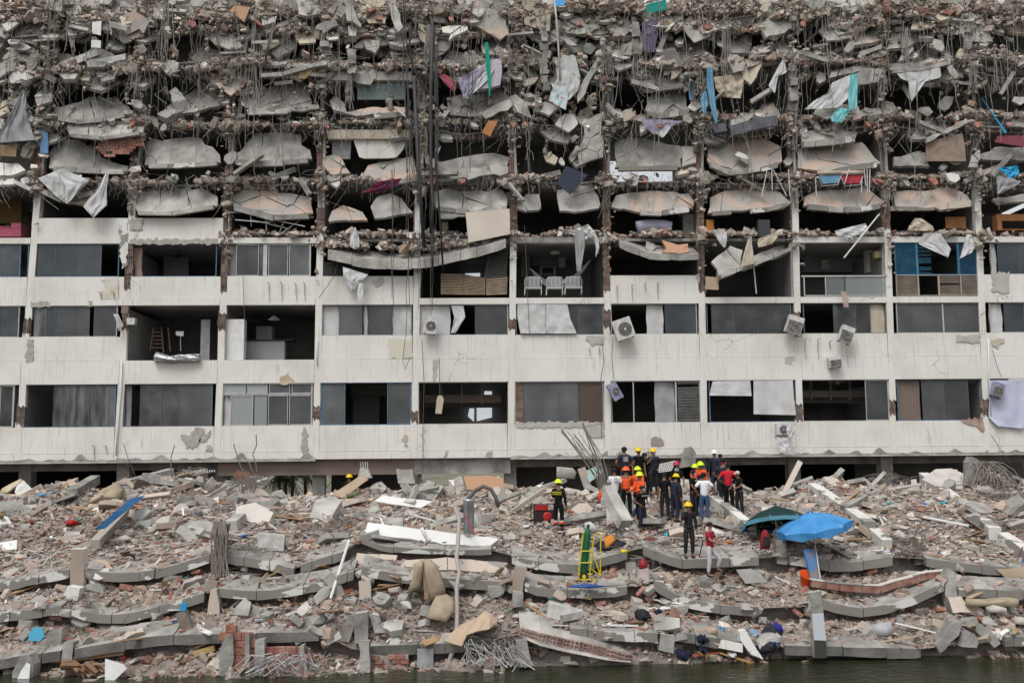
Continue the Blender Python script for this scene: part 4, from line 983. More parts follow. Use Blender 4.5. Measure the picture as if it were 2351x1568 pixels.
# places where the facade has lost its render, splashes and scrapes
def scar(t, pts, m, Y=-.006, name='bare_render_patch', amp=.04, th=.02):
    q = [P(x, y, Y) for x, y in ZZ(t, pts)]; xz = [(p.x, p.z) for p in q]
    if area(xz) < 0: xz.reverse()
    MB().plate([(a, Y, b) for a, b in rag(xz, .12, amp)], (0, th, 0)).build(name, m, B)
MUD = mat('grey_splash', (.3, .285, .255), .95, (.42, .4, .37), 5); RUSTS = mat('rusty_stain', (.4, .3, .2), .95, (.55, .5, .42), 2.5, contrast=(.3, .7)); BARE = mat('bare_render', (.46, .44, .41), .95, (.38, .37, .34), 2)
for t, pts, m_ in (('A3', [(1610, 850), (1700, 860), (1740, 790), (1820, 800), (1790, 870), (1760, 960), (1660, 980), (1640, 910)], MUD), ('A3', [(1770, 920), (1880, 810), (1870, 870), (1810, 920)], MUD), ('A3', [(1830, 1000), (1840, 950), (1890, 960), (1890, 1010)], MUD), ('A3', [(235, 5), (300, 5), (295, 205), (228, 205)], MUD), ('A2', [(275, 1175), (460, 1175), (450, 1230), (275, 1230)], MUD), ('A2', [(780, 1175), (825, 1175), (820, 1225), (775, 1225)], MUD),
                   ('A2', [(900, 985), (1055, 985), (1055, 1160), (895, 1160), (900, 1090), (960, 1060)], mat('rusty_wash', (.5, .44, .35), .95, (.6, .57, .52), 1.6)), ('A2', [(1150, 450), (1280, 450), (1275, 540), (1155, 545)], MUD), ('A2', [(1160, 625), (1945, 620), (1945, 665), (1160, 670)], MUD), ('B3', [(420, 790), (440, 785), (470, 1080), (430, 1080), (400, 980)], MUD), ('B3', [(195, 400), (230, 330), (290, 300), (350, 380), (330, 400)], RUSTS), ('B3', [(1320, 850), (1350, 860), (1355, 960), (1320, 950)], RUSTS),
                   ('C3', [(25, 742), (820, 738), (810, 760), (600, 790), (350, 795), (250, 785), (40, 790)], BARE), ('C3', [(640, 800), (820, 760), (825, 860), (760, 880), (700, 870)], BARE), ('C3', [(1240, 890), (1290, 870), (1350, 910), (1360, 950), (1240, 950)], mat('brown_splash', (.3, .26, .23), .95)), ('C2', [(665, 1480), (820, 1480), (820, 1560), (700, 1560)], BARE), ('B3', [(1175, 0), (1385, 0), (1385, 175), (1180, 175)], mat('cream_patch', (.58, .55, .46), .9)), ('B3', [(1580, 185), (1630, 185), (1610, 380), (1575, 380)], BARE),
                   ('B3', [(1670, 1060), (1690, 1000), (1720, 1000), (1700, 1060)], MUD), ('B3', [(2040, 1050), (2060, 1010), (2110, 1000), (2110, 1055)], MUD), ('E3', [(1765, 715), (1990, 700), (1995, 830), (1940, 790), (1840, 760)], BRICKD), ('E3', [(2060, 5), (2180, 0), (2120, 90), (2075, 70)], CREAM), ('E2', [(1750, 1480), (1960, 1470), (1960, 1545), (1750, 1540)], BARE), ('E3', [(215, 170), (300, 160), (290, 240), (220, 230)], BARE), ('E2', [(2060, 920), (2220, 910), (2220, 1100), (2070, 1095)], BARE),
                   ('C2', [(1640, 940), (1675, 930), (1675, 1010), (1655, 990)], BARE), ('A2', [(1060, 480), (1140, 470), (1135, 860), (1085, 890)], WHITE2), ('B2', [(1040, 990), (1130, 960), (1140, 1000), (1080, 1050)], BARE)): scar(t, pts, m_)

LP = []
for j in (3, 4, 5, 6, 7, 8, 9, 10, 11):
    for _ in range(340):
        x = rnd.uniform(colx(j, RZ[4][1])+.15, colx(j+1, RZ[4][1])-.15); y = rnd.uniform(.0, 2.6); LP.append((x, y, RZ[4][1]+.03+abs(rnd.gauss(0, .1))+.12*y*max(0, noise.noise(Vector((x*.8, 2, 2)))+.35)*1.5))
LP = np.array(LP); n = len(LP)
scatter('ledge_rubble', LP, np.clip(np.exp(nrng.normal(-2.2, .5, n))[:, None]*nrng.uniform(.5, 1.6, (n, 3)), .03, .35)*np.array([1, 1, .6]), palcols(n, [3, 5, 1, 4, 4, 2, 3, 1.5, .6, 1]), tilt=.5, parent=B)
# ================================================================ ground, water
E3 = [(-60, 1520), (0, 1512), (139, 1494), (309, 1466), (422, 1456), (605, 1453), (678, 1453), (732, 1450), (815, 1490), (848, 1482), (1025, 1476), (1128, 1466), (1194, 1455), (1309, 1442), (1510, 1453), (1546, 1448), (1706, 1474), (1802, 1482), (2114, 1487), (2170, 1480), (2307, 1461), (2420, 1463)]
E2 = [(-60, 1415), (0, 1407), (141, 1389), (165, 1394), (232, 1410), (322, 1402), (468, 1361), (502, 1350), (605, 1356), (742, 1335), (812, 1309), (830, 1300), (948, 1320), (1161, 1335), (1204, 1337), (1245, 1350), (1356, 1353), (1440, 1345), (1502, 1332), (1561, 1366), (1618, 1384), (1729, 1394), (1850, 1390), (1890, 1376), (1952, 1392), (2003, 1392), (2088, 1371), (2168, 1335), (2201, 1350), (2420, 1358)]
E1 = [(-60, 1345), (0, 1337), (51, 1327), (154, 1307), (193, 1304), (232, 1314), (296, 1314), (360, 1307), (481, 1271), (517, 1271), (605, 1285), (652, 1299), (675, 1304), (696, 1294), (788, 1265), (830, 1235), (897, 1255), (1038, 1262), (1128, 1260), (1175, 1273), (1227, 1286), (1317, 1296), (1371, 1283), (1435, 1265), (1477, 1255), (1559, 1283), (1613, 1283), (1742, 1278), (1813, 1276), (1900, 1291), (1990, 1286), (2049, 1276), (2127, 1281), (2222, 1294), (2420, 1310)]
MD = [(-60, 1195), (300, 1190), (700, 1180), (1100, 1190), (1500, 1178), (1900, 1165), (2420, 1160)]
CR = [(-60, 1112), (0, 1110), (80, 1118), (150, 1085), (240, 1102), (330, 1092), (450, 1080), (520, 1105), (600, 1112), (750, 1115), (900, 1100), (960, 1110), (1060, 1096), (1180, 1095), (1240, 1085), (1300, 1100), (1420, 1112), (1560, 1100), (1700, 1095), (1840, 1080), (1950, 1092), (2100, 1088), (2180, 1075), (2300, 1080), (2351, 1105), (2420, 1100)]
Y3, Y2, Y1, YM, YC = -16.8, -15.4, -14.0, -9.5, -3.0
XG = np.linspace(-33, 35, 680)
def curve(c, Y, smooth=0):
    p = [P(x, y, Y) for x, y in c]; a = np.array([q.x for q in p]); b = np.array([q.z for q in p])
    z = np.interp(XG, a, b)
    if smooth: k = np.ones(smooth)/smooth; z = np.convolve(np.pad(z, smooth//2, mode='edge'), k, 'same')[smooth//2:-(smooth//2)]
    return z[:len(XG)]
z3, z2, z1c, zm, zc_ = curve(E3, Y3), curve(E2, Y2), curve(E1, Y1), curve(MD, YM)-.05, curve(CR, YC)-.52+.52*np.array([noise.noise(Vector((x*.33, 8.2, 0)))+.5*noise.noise(Vector((x*.9, 3.2, 0))) for x in XG])
TH = .27
def under(z, s=27): 
    k = np.ones(s)/s; zs = np.convolve(np.pad(z, s//2, mode='edge'), k, 'valid')[:len(z)]
    return np.minimum(zs-TH-.24, z-TH-.1)
_xr = P(1165, 1520, -17.5).x
STN = [(-18.3, np.where(XG < _xr, .05, -2.6), None), (Y3, z3, under(z3)), (Y2, z2, under(z2)), (Y1, z1c, under(z1c)), (YM, zm, None), (YC, zc_, None), (0.6, zc_-.7, None), (5.0, np.full_like(z3, 3.4), None)]
def H(X, Y):
    """height of the rubble ground"""
    for i in range(len(STN)-1):
        Ya, Yb = STN[i][0], STN[i+1][0]
        if Y < Yb or i == len(STN)-2:
            t = min(max((Y-Ya)/(Yb-Ya), 0), 1)
            za = np.interp(X, XG, STN[i][1]); top = STN[i+1][1] if STN[i+1][2] is None else STN[i+1][2]; zb = np.interp(X, XG, top)
            e = 4*t*(1-t)*(.16 if i < 4 else .22)
            return float(za+(zb-za)*t + e*(noise.fractal(Vector((X*.9, Y*.9, 1.7)), 1.0, 2.0, 4)) - .03)
def G(x, y, Yn=-20.5):
    """the point of the rubble ground that the photo shows at (x, y)"""
    prev = None; Y = Yn
    while Y < .4:
        p = P(x, y, Y); 
        if p.z <= H(p.x, Y): return Vector((p.x, Y, p.z))
        Y += .04
    return P(x, y, -.5)
GRND = mat('rubble_dust_ground', (.14, .12, .105), .95, (.31, .27, .24), 2.2, bump=1.0, bscale=9, contrast=(.3, .7))
for i in range(len(STN)-1):
    Ya, Yb = STN[i][0], STN[i+1][0]; n = max(6, int((Yb-Ya)/.12)); xs = XG[::2]
    V = []; Fc = []
    for k in range(n+1):
        Y = Ya+(Yb-Ya)*k/n; Yq = min(Y, Yb-1e-4)
        for X in xs: V.append((float(X), Y, H(float(X), Yq)))
    m = len(xs)
    for k in range(n):
        for q in range(m-1): Fc.append((k*m+q, k*m+q+1, (k+1)*m+q+1, (k+1)*m+q))
    if STN[i+1][2] is not None:      # the hollow under the floor plate: floor of the hollow, then its ragged back
        b0 = len(V)-m
        for dy_, up_ in ((.22, -.03), (.42, .12), (.5, None)):
            for q, X in enumerate(xs):
                z_ = V[b0+q][2]; zt = float(np.interp(X, XG, STN[i+1][1])); V.append((float(X), Yb+dy_+.1*noise.noise(Vector((X*1.5, dy_*9, 0))), z_+up_+.1*noise.noise(Vector((X*2.2, dy_*5, 4))) if up_ is not None else zt-.1))
        for k in range(n, n+3):
            for q in range(m-1): Fc.append((k*m+q, k*m+q+1, (k+1)*m+q+1, (k+1)*m+q))
    me = bpy.data.meshes.new('rubble_ground'); me.from_pydata(V, [], Fc); me.materials.append(GRND); me.update()
    o = bpy.data.objects.new('rubble_ground', me); COL.objects.link(o); o['kind'] = 'structure'
# far ground behind the block and lagoon bed
o = MB().poly([(-600, 4.9, 3.2), (600, 4.9, 3.2), (600, 900, 3.2), (-600, 900, 3.2)]).build('ground', mat('dusty_ground', (.2, .19, .16), .95, (.14, .15, .1), .3)); o['kind'] = 'structure'
o = MB().box(-600, 600, -600, -18.2, -2.9, -2.65).build('lagoon_bed', mat('mud', (.05, .045, .03), .9)); o['kind'] = 'structure'
for a, b in ((-600, -33.0), (35.0, 600)):
    o = MB().poly([(a, -19, -1.7), (b, -19, -1.7), (b, 5, 3.15), (a, 5, 3.15)]).build('bank', GRND); o['kind'] = 'structure'
# water
WZ = .35
m = bpy.data.materials.new('lagoon_water'); m.use_nodes = True; t = m.node_tree; b = t.nodes['Principled BSDF']; N = t.nodes.new; L = t.links.new
b.inputs['Base Color'].default_value = (.022, .026, .013, 1); b.inputs['Roughness'].default_value = .06; b.inputs['Specular IOR Level'].default_value = .5; b.inputs['IOR'].default_value = 1.33
g = N('ShaderNodeNewGeometry'); mp = N('ShaderNodeMapping'); mp.inputs['Scale'].default_value = (1.0, 1.6, 1); L(g.outputs['Position'], mp.inputs['Vector'])
n1 = N('ShaderNodeTexNoise'); n1.inputs['Scale'].default_value = 3.2; n1.inputs['Detail'].default_value = 5; n1.inputs['Distortion'].default_value = .6; L(mp.outputs[0], n1.inputs['Vector'])
bp = N('ShaderNodeBump'); bp.inputs['Strength'].default_value = .55; bp.inputs['Distance'].default_value = .1; L(n1.outputs['Fac'], bp.inputs['Height']); L(bp.outputs[0], b.inputs['Normal'])
o = MB().poly([(-600, -600, WZ), (600, -600, WZ), (600, -14, WZ), (-600, -14, WZ)]).build('water', m); o['kind'] = 'structure'

# ================================================================ fallen floor plates in three steps
def sub(c, a, b):
    f = lambda x: np.interp(x, [p[0] for p in c], [p[1] for p in c])
    return [(a, f(a))]+[p for p in c if a < p[0] < b]+[(b, f(b))]
SL = [SLABM, CONC]; WETC = mat('damp_concrete', (.11, .105, .093), .85, (.2, .19, .172), 1.5, bump=.5, bscale=7)
spans = [(E1, Y1, 20, [(-60, 158, 'left edge of the picture, its paint half gone'), (193, 481, 'two leftmost column stubs, sagging like a hammock'), (517, 675, 'column wrapped in bent bars, sloping down to the right'), (690, 790, 'black hollow left of the long white panel'), (832, 1128, 'long fallen white panel'), (1175, 1440, 'green gas cylinder, sagging at its middle'), (1477, 1742, 'feet of the man in black with a yellow helmet'), (1813, 2049, 'shade of the blue parasol'), (2127, 2420, 'far right rubble slope, nearly straight')]),
         (E2, Y2, 20, [(-60, 141, 'upright blue piece at the left'), (165, 468, 'leaning dark column with a blue tip'), (502, 745, 'slim pink column stub, reddish brown on top'), (742, 812, 'thin leaning white pole'), (830, 1161, 'folded mattress and under the pink wall'), (1204, 1440, 'yellow hand truck, cracked into many blocks'), (1502, 1729, 'man in the red polo shirt, curling down'), (1890, 2168, 'orange bucket, bent in a deep curve'), (2201, 2420, 'rolled mattress at the right edge')]),
         (E3, Y3, 22, [(-60, 139, 'water at the bottom left corner'), (170, 732, 'dark hollow above the left brick wall, the longest one'), (848, 1128, 'low brick wall at the waterline'), (1309, 1510, 'black cave over the water, white at its left end'), (1546, 1706, 'heap of dark clothes'), (1802, 2114, 'waterline beside the tall striped column'), (2307, 2420, 'water at the bottom right corner')])]
for c, Y, tp, lst in spans:
    for a, b_, lab in lst:
        pre = {id(E1): 'upper', id(E2): 'middle', id(E3): 'lowest'}[id(c)]
        sag_beam(sub(c, a, b_), tp if not (c is E1 and a == 832) else 12, Y-.16, 'fallen_slab', SL if c is not E3 else [SLABM if a in (1309,) else WETC, CONC], None, depth=1.15, rise=.22, label=f'{pre} fallen concrete floor edge by the {lab}'[:150], cat='concrete slab', group='fallen concrete slabs in the rubble')

# ================================================================ loose rubble
def field(Ya, Yb, n, med, wts, xr=(-31, 33), lift=.02, sig=.62, mx=.42, flat=.55, tilt=.5, seed=0, name='rubble', dens=None):
    X = nrng.uniform(xr[0], xr[1], n); Y = Ya+(Yb-Ya)*nrng.random(n)
    if dens is not None:
        keep = np.array([dens(x, y) > nrng.random() for x, y in zip(X, Y)]); X = X[keep]; Y = Y[keep]; n = len(X)
    Zz = np.array([H(x, y) for x, y in zip(X, Y)])+lift
    s = np.clip(np.exp(nrng.normal(math.log(med), sig, n)), .03, mx)[:, None]*nrng.uniform(.45, 1.8, (n, 3)); s[:, 2] *= flat
    c = palcols(n, wts)*(.86 if Ya < -14.5 else .95)
    # dusting follows broad patches of the heap
    dn = np.array([noise.noise(Vector((x*.35, y*.6, 5.1))) for x, y in zip(X, Y)])
    gy = np.array([.36, .32, .285]) if Ya < -14.5 else np.array([.385, .355, .325]); k = np.clip(.3+dn*.9, .05, .7)[:, None]; c = c*(1-k)+gy*k*nrng.uniform(.8, 1.15, (n, 1))
    return scatter(name, np.stack([X, Y, Zz+s[:, 2]*.25], 1), s, c, tilt=tilt)
W_BR = [3, 3, 2.4, 6, 5.5, 2.8, 1.9, 1.1, 2.2, 1.6]
field(Y3, Y2-.05, 17000, .062, W_BR, lift=.0, tilt=.6)
field(Y2, Y1-.05, 16000, .062, W_BR, lift=.0, tilt=.6)
field(Y1+.05, -11.5, 20000, .066, [5, 6, 3, 4.5, 4, 1.6, 3, 2, 2, 1], flat=.4, tilt=.35)
field(-11.5, -7, 19000, .075, W_DN, flat=.45, tilt=.45)
field(-7, -1.5, 16000, .09, [5, 5, 3.5, 3, 2.5, 1.6, 2.2, 1.6, 2.5, 1], mx=.7)
field(-1.5, .6, 3500, .12, [5, 5, 3.5, 3, 2.5, 1.6, 2.2, 1.6, 2.5, 1])
field(-18.0, Y3-.05, 3800, .1, [4, 4, 4, 4, 3, 4, 1, 1, 3, 1], lift=.0)
for k_, (Yk, zk, uz) in enumerate(((Y3, z3, under(z3)), (Y2, z2, under(z2)), (Y1, z1c, under(z1c)))):
    n = 2800; X = nrng.uniform(-31, 33, n); u = nrng.random(n)**1.5; lo = np.interp(X, XG, uz)-.05; hi = np.interp(X, XG, zk)-.3
    s = np.clip(np.exp(nrng.normal(math.log(.085), .55, n)), .03, .35)[:, None]*nrng.uniform(.5, 1.7, (n, 3)); s[:, 2] *= .6
    scatter('rubble', np.stack([X, Yk-.1+u*.55, lo+(hi-lo).clip(0)*np.clip(u-.15, 0, 1)*nrng.random(n)], 1), s, palcols(n, W_BR)*.85, tilt=.6)
# thin splinters: wood, pipes, laths
SP = []; n = 2600
X = nrng.uniform(-31, 33, n); Y = nrng.uniform(-17.5, -1, n); Zs = np.array([H(x, y) for x, y in zip(X, Y)])+.06
sz = np.stack([nrng.uniform(.25, 1.1, n), nrng.uniform(.02, .07, n), nrng.uniform(.015, .04, n)], 1)
sc_ = np.array([(.42, .36, .29), (.55, .53, .5), (.28, .17, .1), (.3, .28, .26), (.66, .65, .63), (.35, .13, .09)])[nrng.integers(0, 6, n)]*nrng.uniform(.7, 1.1, (n, 1))
scatter('splintered_laths', np.stack([X, Y, Zs], 1), sz, sc_, [BOXV], tilt=.35)
# flat plates of tile and board
n = 1500; X = nrng.uniform(-31, 33, n); Y = nrng.uniform(-17, -1, n); Zs = np.array([H(x, y) for x, y in zip(X, Y)])+.07
s0 = np.exp(nrng.normal(-1.25, .4, n)); sz = np.stack([s0, s0*nrng.uniform(.4, .9, n), nrng.uniform(.02, .05, n)], 1)
scatter('broken_plates', np.stack([X, Y, Zs], 1), sz, palcols(n, [3, 4, 2, 3, 3, .8, 3, 2.5, 1, 1.2]), tilt=.4)
# small coloured scraps
n = 340; X = nrng.uniform(-31, 33, n); Y = nrng.uniform(-17, -2, n); Zs = np.array([H(x, y) for x, y in zip(X, Y)])+.1
cc = np.array([(.02, .12, .4), (.4, .03, .03), (.6, .2, .05), (.05, .3, .35), (.5, .5, .6), (.75, .75, .75), (.02, .02, .04), (.3, .05, .1), (.1, .3, .2)])[nrng.integers(0, 9, n)]
s0 = nrng.uniform(.08, .28, n); scatter('coloured_scraps', np.stack([X, Y, Zs], 1), np.stack([s0, s0*.6, s0*.25], 1), cc, tilt=.5)
# tangles of bars on the heap
TG = MB()
for x, y, rr, k in ((560, 1270, .8, 16), (500, 1140, 1.2, 30), (520, 1180, 1.0, 16), (740, 1230, 1.5, 26), (790, 1210, 1.2, 20), (960, 1150, .9, 18), (1130, 1500, 1.3, 50), (1170, 1480, .9, 30), (630, 1520, 1.0, 22), (1300, 1180, 1.0, 16), (1480, 1300, 1.0, 12), (2050, 1255, 1.2, 30), (2090, 1280, .8, 16), (2260, 1120, 1.7, 50), (2300, 1150, 1.6, 40), (2030, 1110, 1.2, 26), (2080, 1120, 1.0, 20), (1990, 1120, 1.0, 16), (2320, 1220, 1.0, 20),
                    (240, 1240, .8, 14), (190, 1400, .7, 12), (860, 1430, .9, 20), (790, 1450, .8, 14), (420, 1100, 1.3, 20), (560, 1110, 1.2, 26), (1700, 1230, .8, 14), (1830, 1280, .7, 12), (2180, 1320, .6, 10), (2230, 1420, .7, 14), (1200, 1420, .7, 12), (1640, 1350, .7, 12), (1530, 1440, .6, 10), (340, 1115, 1.0, 14), (1090, 1125, 1, 14), (960, 1110, 1, 14)):
    tangle(TG, G(x, y)+Vector((0, 0, .15)), rr*.8, k, .012, .35)
for _ in range(60):
    x = rnd.uniform(0, 2351); tangle(TG, G(x, rnd.uniform(1120, 1480))+Vector((0, 0, .1)), rnd.uniform(.3, .8), 4, .01, .3)
o = TG.build('tangled_rebar', mat('pale_rebar', (.2, .175, .155), .7)); o['kind'] = 'stuff'
# ================================================================ cloths, boards and gear on the facade
def cloth(name, label, cat, left, right, Y, m, wr=.05, folds=4, nx=18, ny=16, jag=0, group=None, dy=0.0, parent=None, th=.006):
    """a hanging cloth between a left and a right edge line (photo units); folds run down it"""
    def along(c, t):
        L_ = [0]
        for a, b in zip(c, c[1:]): L_.append(L_[-1]+math.hypot(b[0]-a[0], b[1]-a[1]))
        s = t*L_[-1]
        for i in range(len(c)-1):
            if s <= L_[i+1]+1e-9:
                q = (s-L_[i])/max(L_[i+1]-L_[i], 1e-6); return (c[i][0]+(c[i+1][0]-c[i][0])*q, c[i][1]+(c[i+1][1]-c[i][1])*q)
        return c[-1]
    mb = MB(); sd_ = rnd.uniform(0, 99); wr *= .7
    for k in range(ny+1):
        t = k/ny; a = along(left, t); b = along(right, t)
        for i in range(nx+1):
            u = i/nx; x = a[0]+(b[0]-a[0])*u; y = a[1]+(b[1]-a[1])*u
            if k == ny and jag: y += rnd.uniform(-jag, jag)
            nz = noise.noise(Vector((u*3, t*2.2, sd_)))
            d = wr*(.55*math.sin(u*folds*6.283+nz*5)*(.35+.65*t)+1.2*nz+.7*noise.noise(Vector((u*8, t*7, sd_+5)))+.2*math.sin(9*t+u*7+sd_))
            mb.v.append(tuple(P(x, y, Y+d+dy*t)))
    w_ = nx+1
    for k in range(ny):
        for i in range(nx): mb.f.append((k*w_+i, k*w_+i+1, (k+1)*w_+i+1, (k+1)*w_+i)); mb.m.append(0)
    if parent is not None: return mb.build(name, m, parent, smooth=True)
    return one(name, mb, m, label, cat, group, smooth=True)
c_ = lambda n, l, cat, t, L_, R_, Y, m, **k: cloth(n, l, cat, ZZ(t, L_), ZZ(t, R_), Y, m, **k)
c_('tarpaulin', 'large pale grey plastic sheet draped over the broken edge above the second bay', 'tarpaulin', 'A2', [(340, 80), (420, 160), (500, 240), (600, 310)], [(560, -10), (700, 60), (800, 100), (620, 290)], -.5, CLOTHW, wr=.1, folds=2)
c_('tarpaulin', 'narrow crumpled grey plastic sheet hanging beside the larger one near the second column', 'tarpaulin', 'A2', [(940, 40), (860, 180), (740, 330), (820, 420)], [(970, 40), (950, 180), (955, 320), (830, 440)], -.5, CLOTHW, wr=.1, folds=3)
c_('tarpaulin', 'dark grey canvas sagging like a tent at the left edge under the broken slabs', 'tarpaulin', 'A', [(200, 800), (100, 1000), (0, 1180), (-60, 1280)], [(230, 820), (240, 1000), (270, 1120), (310, 1250)], -.6, CLOTHG, wr=.12, folds=3)
c_('duvet', 'bundled lilac white bedding tied by a green cloth, high up by the central column', 'bedding', 'B', [(1810, 700), (1820, 780), (1850, 870)], [(2050, 590), (2000, 700), (1900, 860)], -.9, LILAC, wr=.1, folds=3)
t0 = thing('mattress', 'pale lilac mattress hanging in a sheet and a green strap near the top centre', 'mattress', P(*Z('B', 2050, 780), -.8))
mp = ZZ('B', [(1830, 700), (1960, 620), (2090, 540), (2150, 525), (2190, 540), (2195, 640), (2180, 760), (2060, 790), (1950, 800), (1840, 830)])
MB().plate([P(x, y, -.8) for x, y in reversed(mp)], (0, .3, 0)).build('padding', mat('pale_lilac_ticking', (.5, .45, .52), .9, (.42, .38, .44), 1.5, bump=.4, bscale=3), t0)
cloth('sheet', '', '', ZZ('B', [(2080, 580), (1960, 640), (1900, 760), (1850, 880)]), ZZ('B', [(2130, 620), (2080, 700), (2000, 780), (1890, 880)]), -.86, CLOTHW, parent=t0, folds=3)
c_('strap', 'bright green cloth strip tied round the hanging mattress', 'cloth', 'B', [(2045, 380), (2050, 560), (2070, 740), (2080, 860)], [(2070, 380), (2085, 520), (2095, 740), (2090, 860)], -.95, GREEN, wr=.02, folds=1)
c_('blanket', 'pink and grey rolled blanket stuck left of the hanging mattress', 'blanket', 'B', [(1630, 680), (1680, 740), (1760, 820)], [(1680, 660), (1740, 700), (1790, 790)], -.6, PINKS, wr=.05)
t0 = thing('mattress', 'white quilted mattress tilted over a broken ledge right of the central column', 'mattress', P(*Z('C', 500, 700), -.7))
mp = ZZ('C', [(380, 545), (540, 490), (565, 500), (612, 700), (520, 660), (400, 590)])
MB().plate([P(x, y, -.7) for x, y in mp], (0, .25, 0)).build('padding', mat('quilted_white', (.5, .52, .5), .9, (.4, .42, .41), 5, bump=.5, bscale=5), t0)
c_('sheet', 'crumpled white bed sheet bunched below the tilted quilted mattress', 'bed sheet', 'C', [(390, 600), (400, 700), (350, 820), (330, 880)], [(560, 660), (610, 720), (590, 820), (500, 900)], -.75, CLOTHW, wr=.1, folds=5)
fl = mat('floral_cloth', (.5, .6, .6), .95)
t_ = fl.node_tree; vo = t_.nodes.new('ShaderNodeTexVoronoi'); vo.inputs['Scale'].default_value = 4.5; g_ = t_.nodes.new('ShaderNodeNewGeometry'); t_.links.new(g_.outputs['Position'], vo.inputs['Vector'])
rr = t_.nodes.new('ShaderNodeValToRGB'); rr.color_ramp.elements[0].color = (.55, .12, .13, 1); rr.color_ramp.elements[1].color = (.46, .55, .56, 1); rr.color_ramp.elements[0].position = .2; rr.color_ramp.elements[1].position = .26; t_.links.new(vo.outputs['Distance'], rr.inputs[0]); t_.links.new(rr.outputs[0], t_.nodes['Principled BSDF'].inputs['Base Color'])
c_('sheet', 'pale blue sheet printed with red flowers hanging under the white quilted mattress', 'bed sheet', 'C', [(350, 750), (380, 830), (320, 900)], [(500, 770), (500, 880), (480, 985)], -.85, fl, wr=.05, folds=2)
c_('curtain', 'long blue curtain twisted down beside a column of the upper storeys', 'curtain', 'C', [(1740, 600), (1735, 760), (1770, 950), (1810, 1100)], [(1790, 600), (1800, 760), (1820, 950), (1840, 1095)], -.8, CLOTHBL, wr=.07, folds=2)
c_('curtain', 'shorter blue curtain bunched left of the long twisted one', 'curtain', 'C', [(1710, 800), (1680, 880), (1700, 1000), (1715, 1030)], [(1740, 820), (1745, 920), (1735, 980), (1725, 1030)], -.7, CLOTHBL, wr=.06, folds=2)
c_('curtain', 'flat blue curtain still upright behind the rebar left of the twisted blue curtain', 'curtain', 'C', [(1565, 650), (1575, 780), (1580, 890)], [(1630, 630), (1635, 780), (1625, 900)], .1, CLOTHBL, wr=.04)
c_('curtain', 'plum curtain hanging full height above the pale cracked slab, right of the top centre', 'curtain', 'C', [(1160, 200), (1160, 320), (1180, 460)], [(1300, 170), (1305, 300), (1270, 470)], -.4, PLUM, wr=.06, folds=3)
c_('blanket', 'lilac spotted blanket spilling from a crushed ledge above the large grey balcony plates', 'blanket', 'C', [(1160, 1060), (1180, 1130), (1260, 1200)], [(1540, 1080), (1420, 1130), (1290, 1200)], -.5, LILAC, wr=.06, folds=3)
c_('cloth', 'white corner of a sheet under the lilac spotted blanket', 'cloth', 'C', [(1270, 1185), (1310, 1210), (1335, 1228)], [(1420, 1135), (1390, 1180), (1345, 1232)], -.6, CLOTHW, wr=.03)
c_('mattress_cover', 'cream mattress sagging in a deep curve over a dark hole in the upper right', 'mattress', 'C', [(1800, 690), (1820, 800), (1880, 870)], [(2080, 660), (2060, 780), (2040, 880)], -.4, CLOTHB, wr=.16, folds=1)
c_('awning', 'torn white awning with a turquoise stripe slung across a bay in the upper right', 'awning', 'E', [(640, 740), (600, 830), (480, 900), (390, 980)], [(800, 670), (790, 800), (780, 880), (700, 960)], -.7, CLOTHW, wr=.08, folds=6)
STRP = mat('turquoise_striped_cloth', (.25, .5, .52), .9, (.12, .42, .44), 2, stretch=(9, 1, .3), contrast=(.48, .52))
c_('awning', 'turquoise striped cloth hanging at the right end of the white awning', 'awning', 'E', [(800, 670), (790, 760), (780, 880), (790, 990)], [(875, 655), (870, 760), (865, 880), (865, 960)], -.75, STRP, wr=.05, folds=3)
c_('awning', 'pale blue striped tail of cloth hanging below the white awning', 'awning', 'E', [(700, 960), (620, 1040), (640, 1090), (720, 1100)], [(800, 980), (770, 1030), (740, 1070), (725, 1100)], -.8, STRP, wr=.05)
c_('curtain', 'large beige brown curtain stretched flat below a broken ledge at the right', 'curtain', 'E', [(1480, 1265), (1475, 1350), (1475, 1440)], [(1800, 1190), (1825, 1300), (1835, 1440)], -.45, CLOTHBR, wr=.03, folds=3)
c_('cloth', 'ragged white cloth hanging from two sticks over a dark room at the upper right', 'cloth', 'E', [(1210, 650), (1250, 700), (1320, 730), (1340, 900)], [(1600, 590), (1615, 690), (1470, 730), (1360, 895)], -.6, CLOTHW, wr=.05, folds=3, jag=4)
c_('cloth', 'small torn white cloth caught on a column in the upper right', 'cloth', 'E', [(200, 530), (130, 650), (70, 770), (120, 830)], [(215, 540), (235, 650), (160, 680), (130, 830)], -.6, CLOTHW, wr=.05)
c_('tarpaulin', 'grey tarpaulin folded over the ledge at the right edge', 'tarpaulin', 'E2', [(2100, 40), (2110, 120), (2110, 220)], [(2330, 110), (2260, 160), (2140, 220)], -.6, CLOTHG, wr=.1, folds=3)
c_('tarpaulin', 'bright blue tarpaulin bunched above the right edge ledge', 'tarpaulin', 'E2', [(2110, -10), (2190, 40), (2200, 80)], [(2300, -30), (2310, 30), (2260, 80)], -.5, TARP, wr=.1, folds=3)
c_('cloth', 'plaid red and navy blanket draped over the slab in the fifth bay', 'blanket', 'B2', [(1080, 110), (1020, 160), (935, 210)], [(1300, 80), (1260, 150), (1080, 215)], -.7, mat('plaid_blanket', (.16, .02, .035), .95, (.03, .03, .06), 14, stretch=(1, 1, .2), contrast=(.45, .55)), wr=.07, folds=5)
t0 = thing('board', 'big beige panel leaning upright in the open room beside the central column', 'board', P(*Z('B2', 1900, 650), -.5))
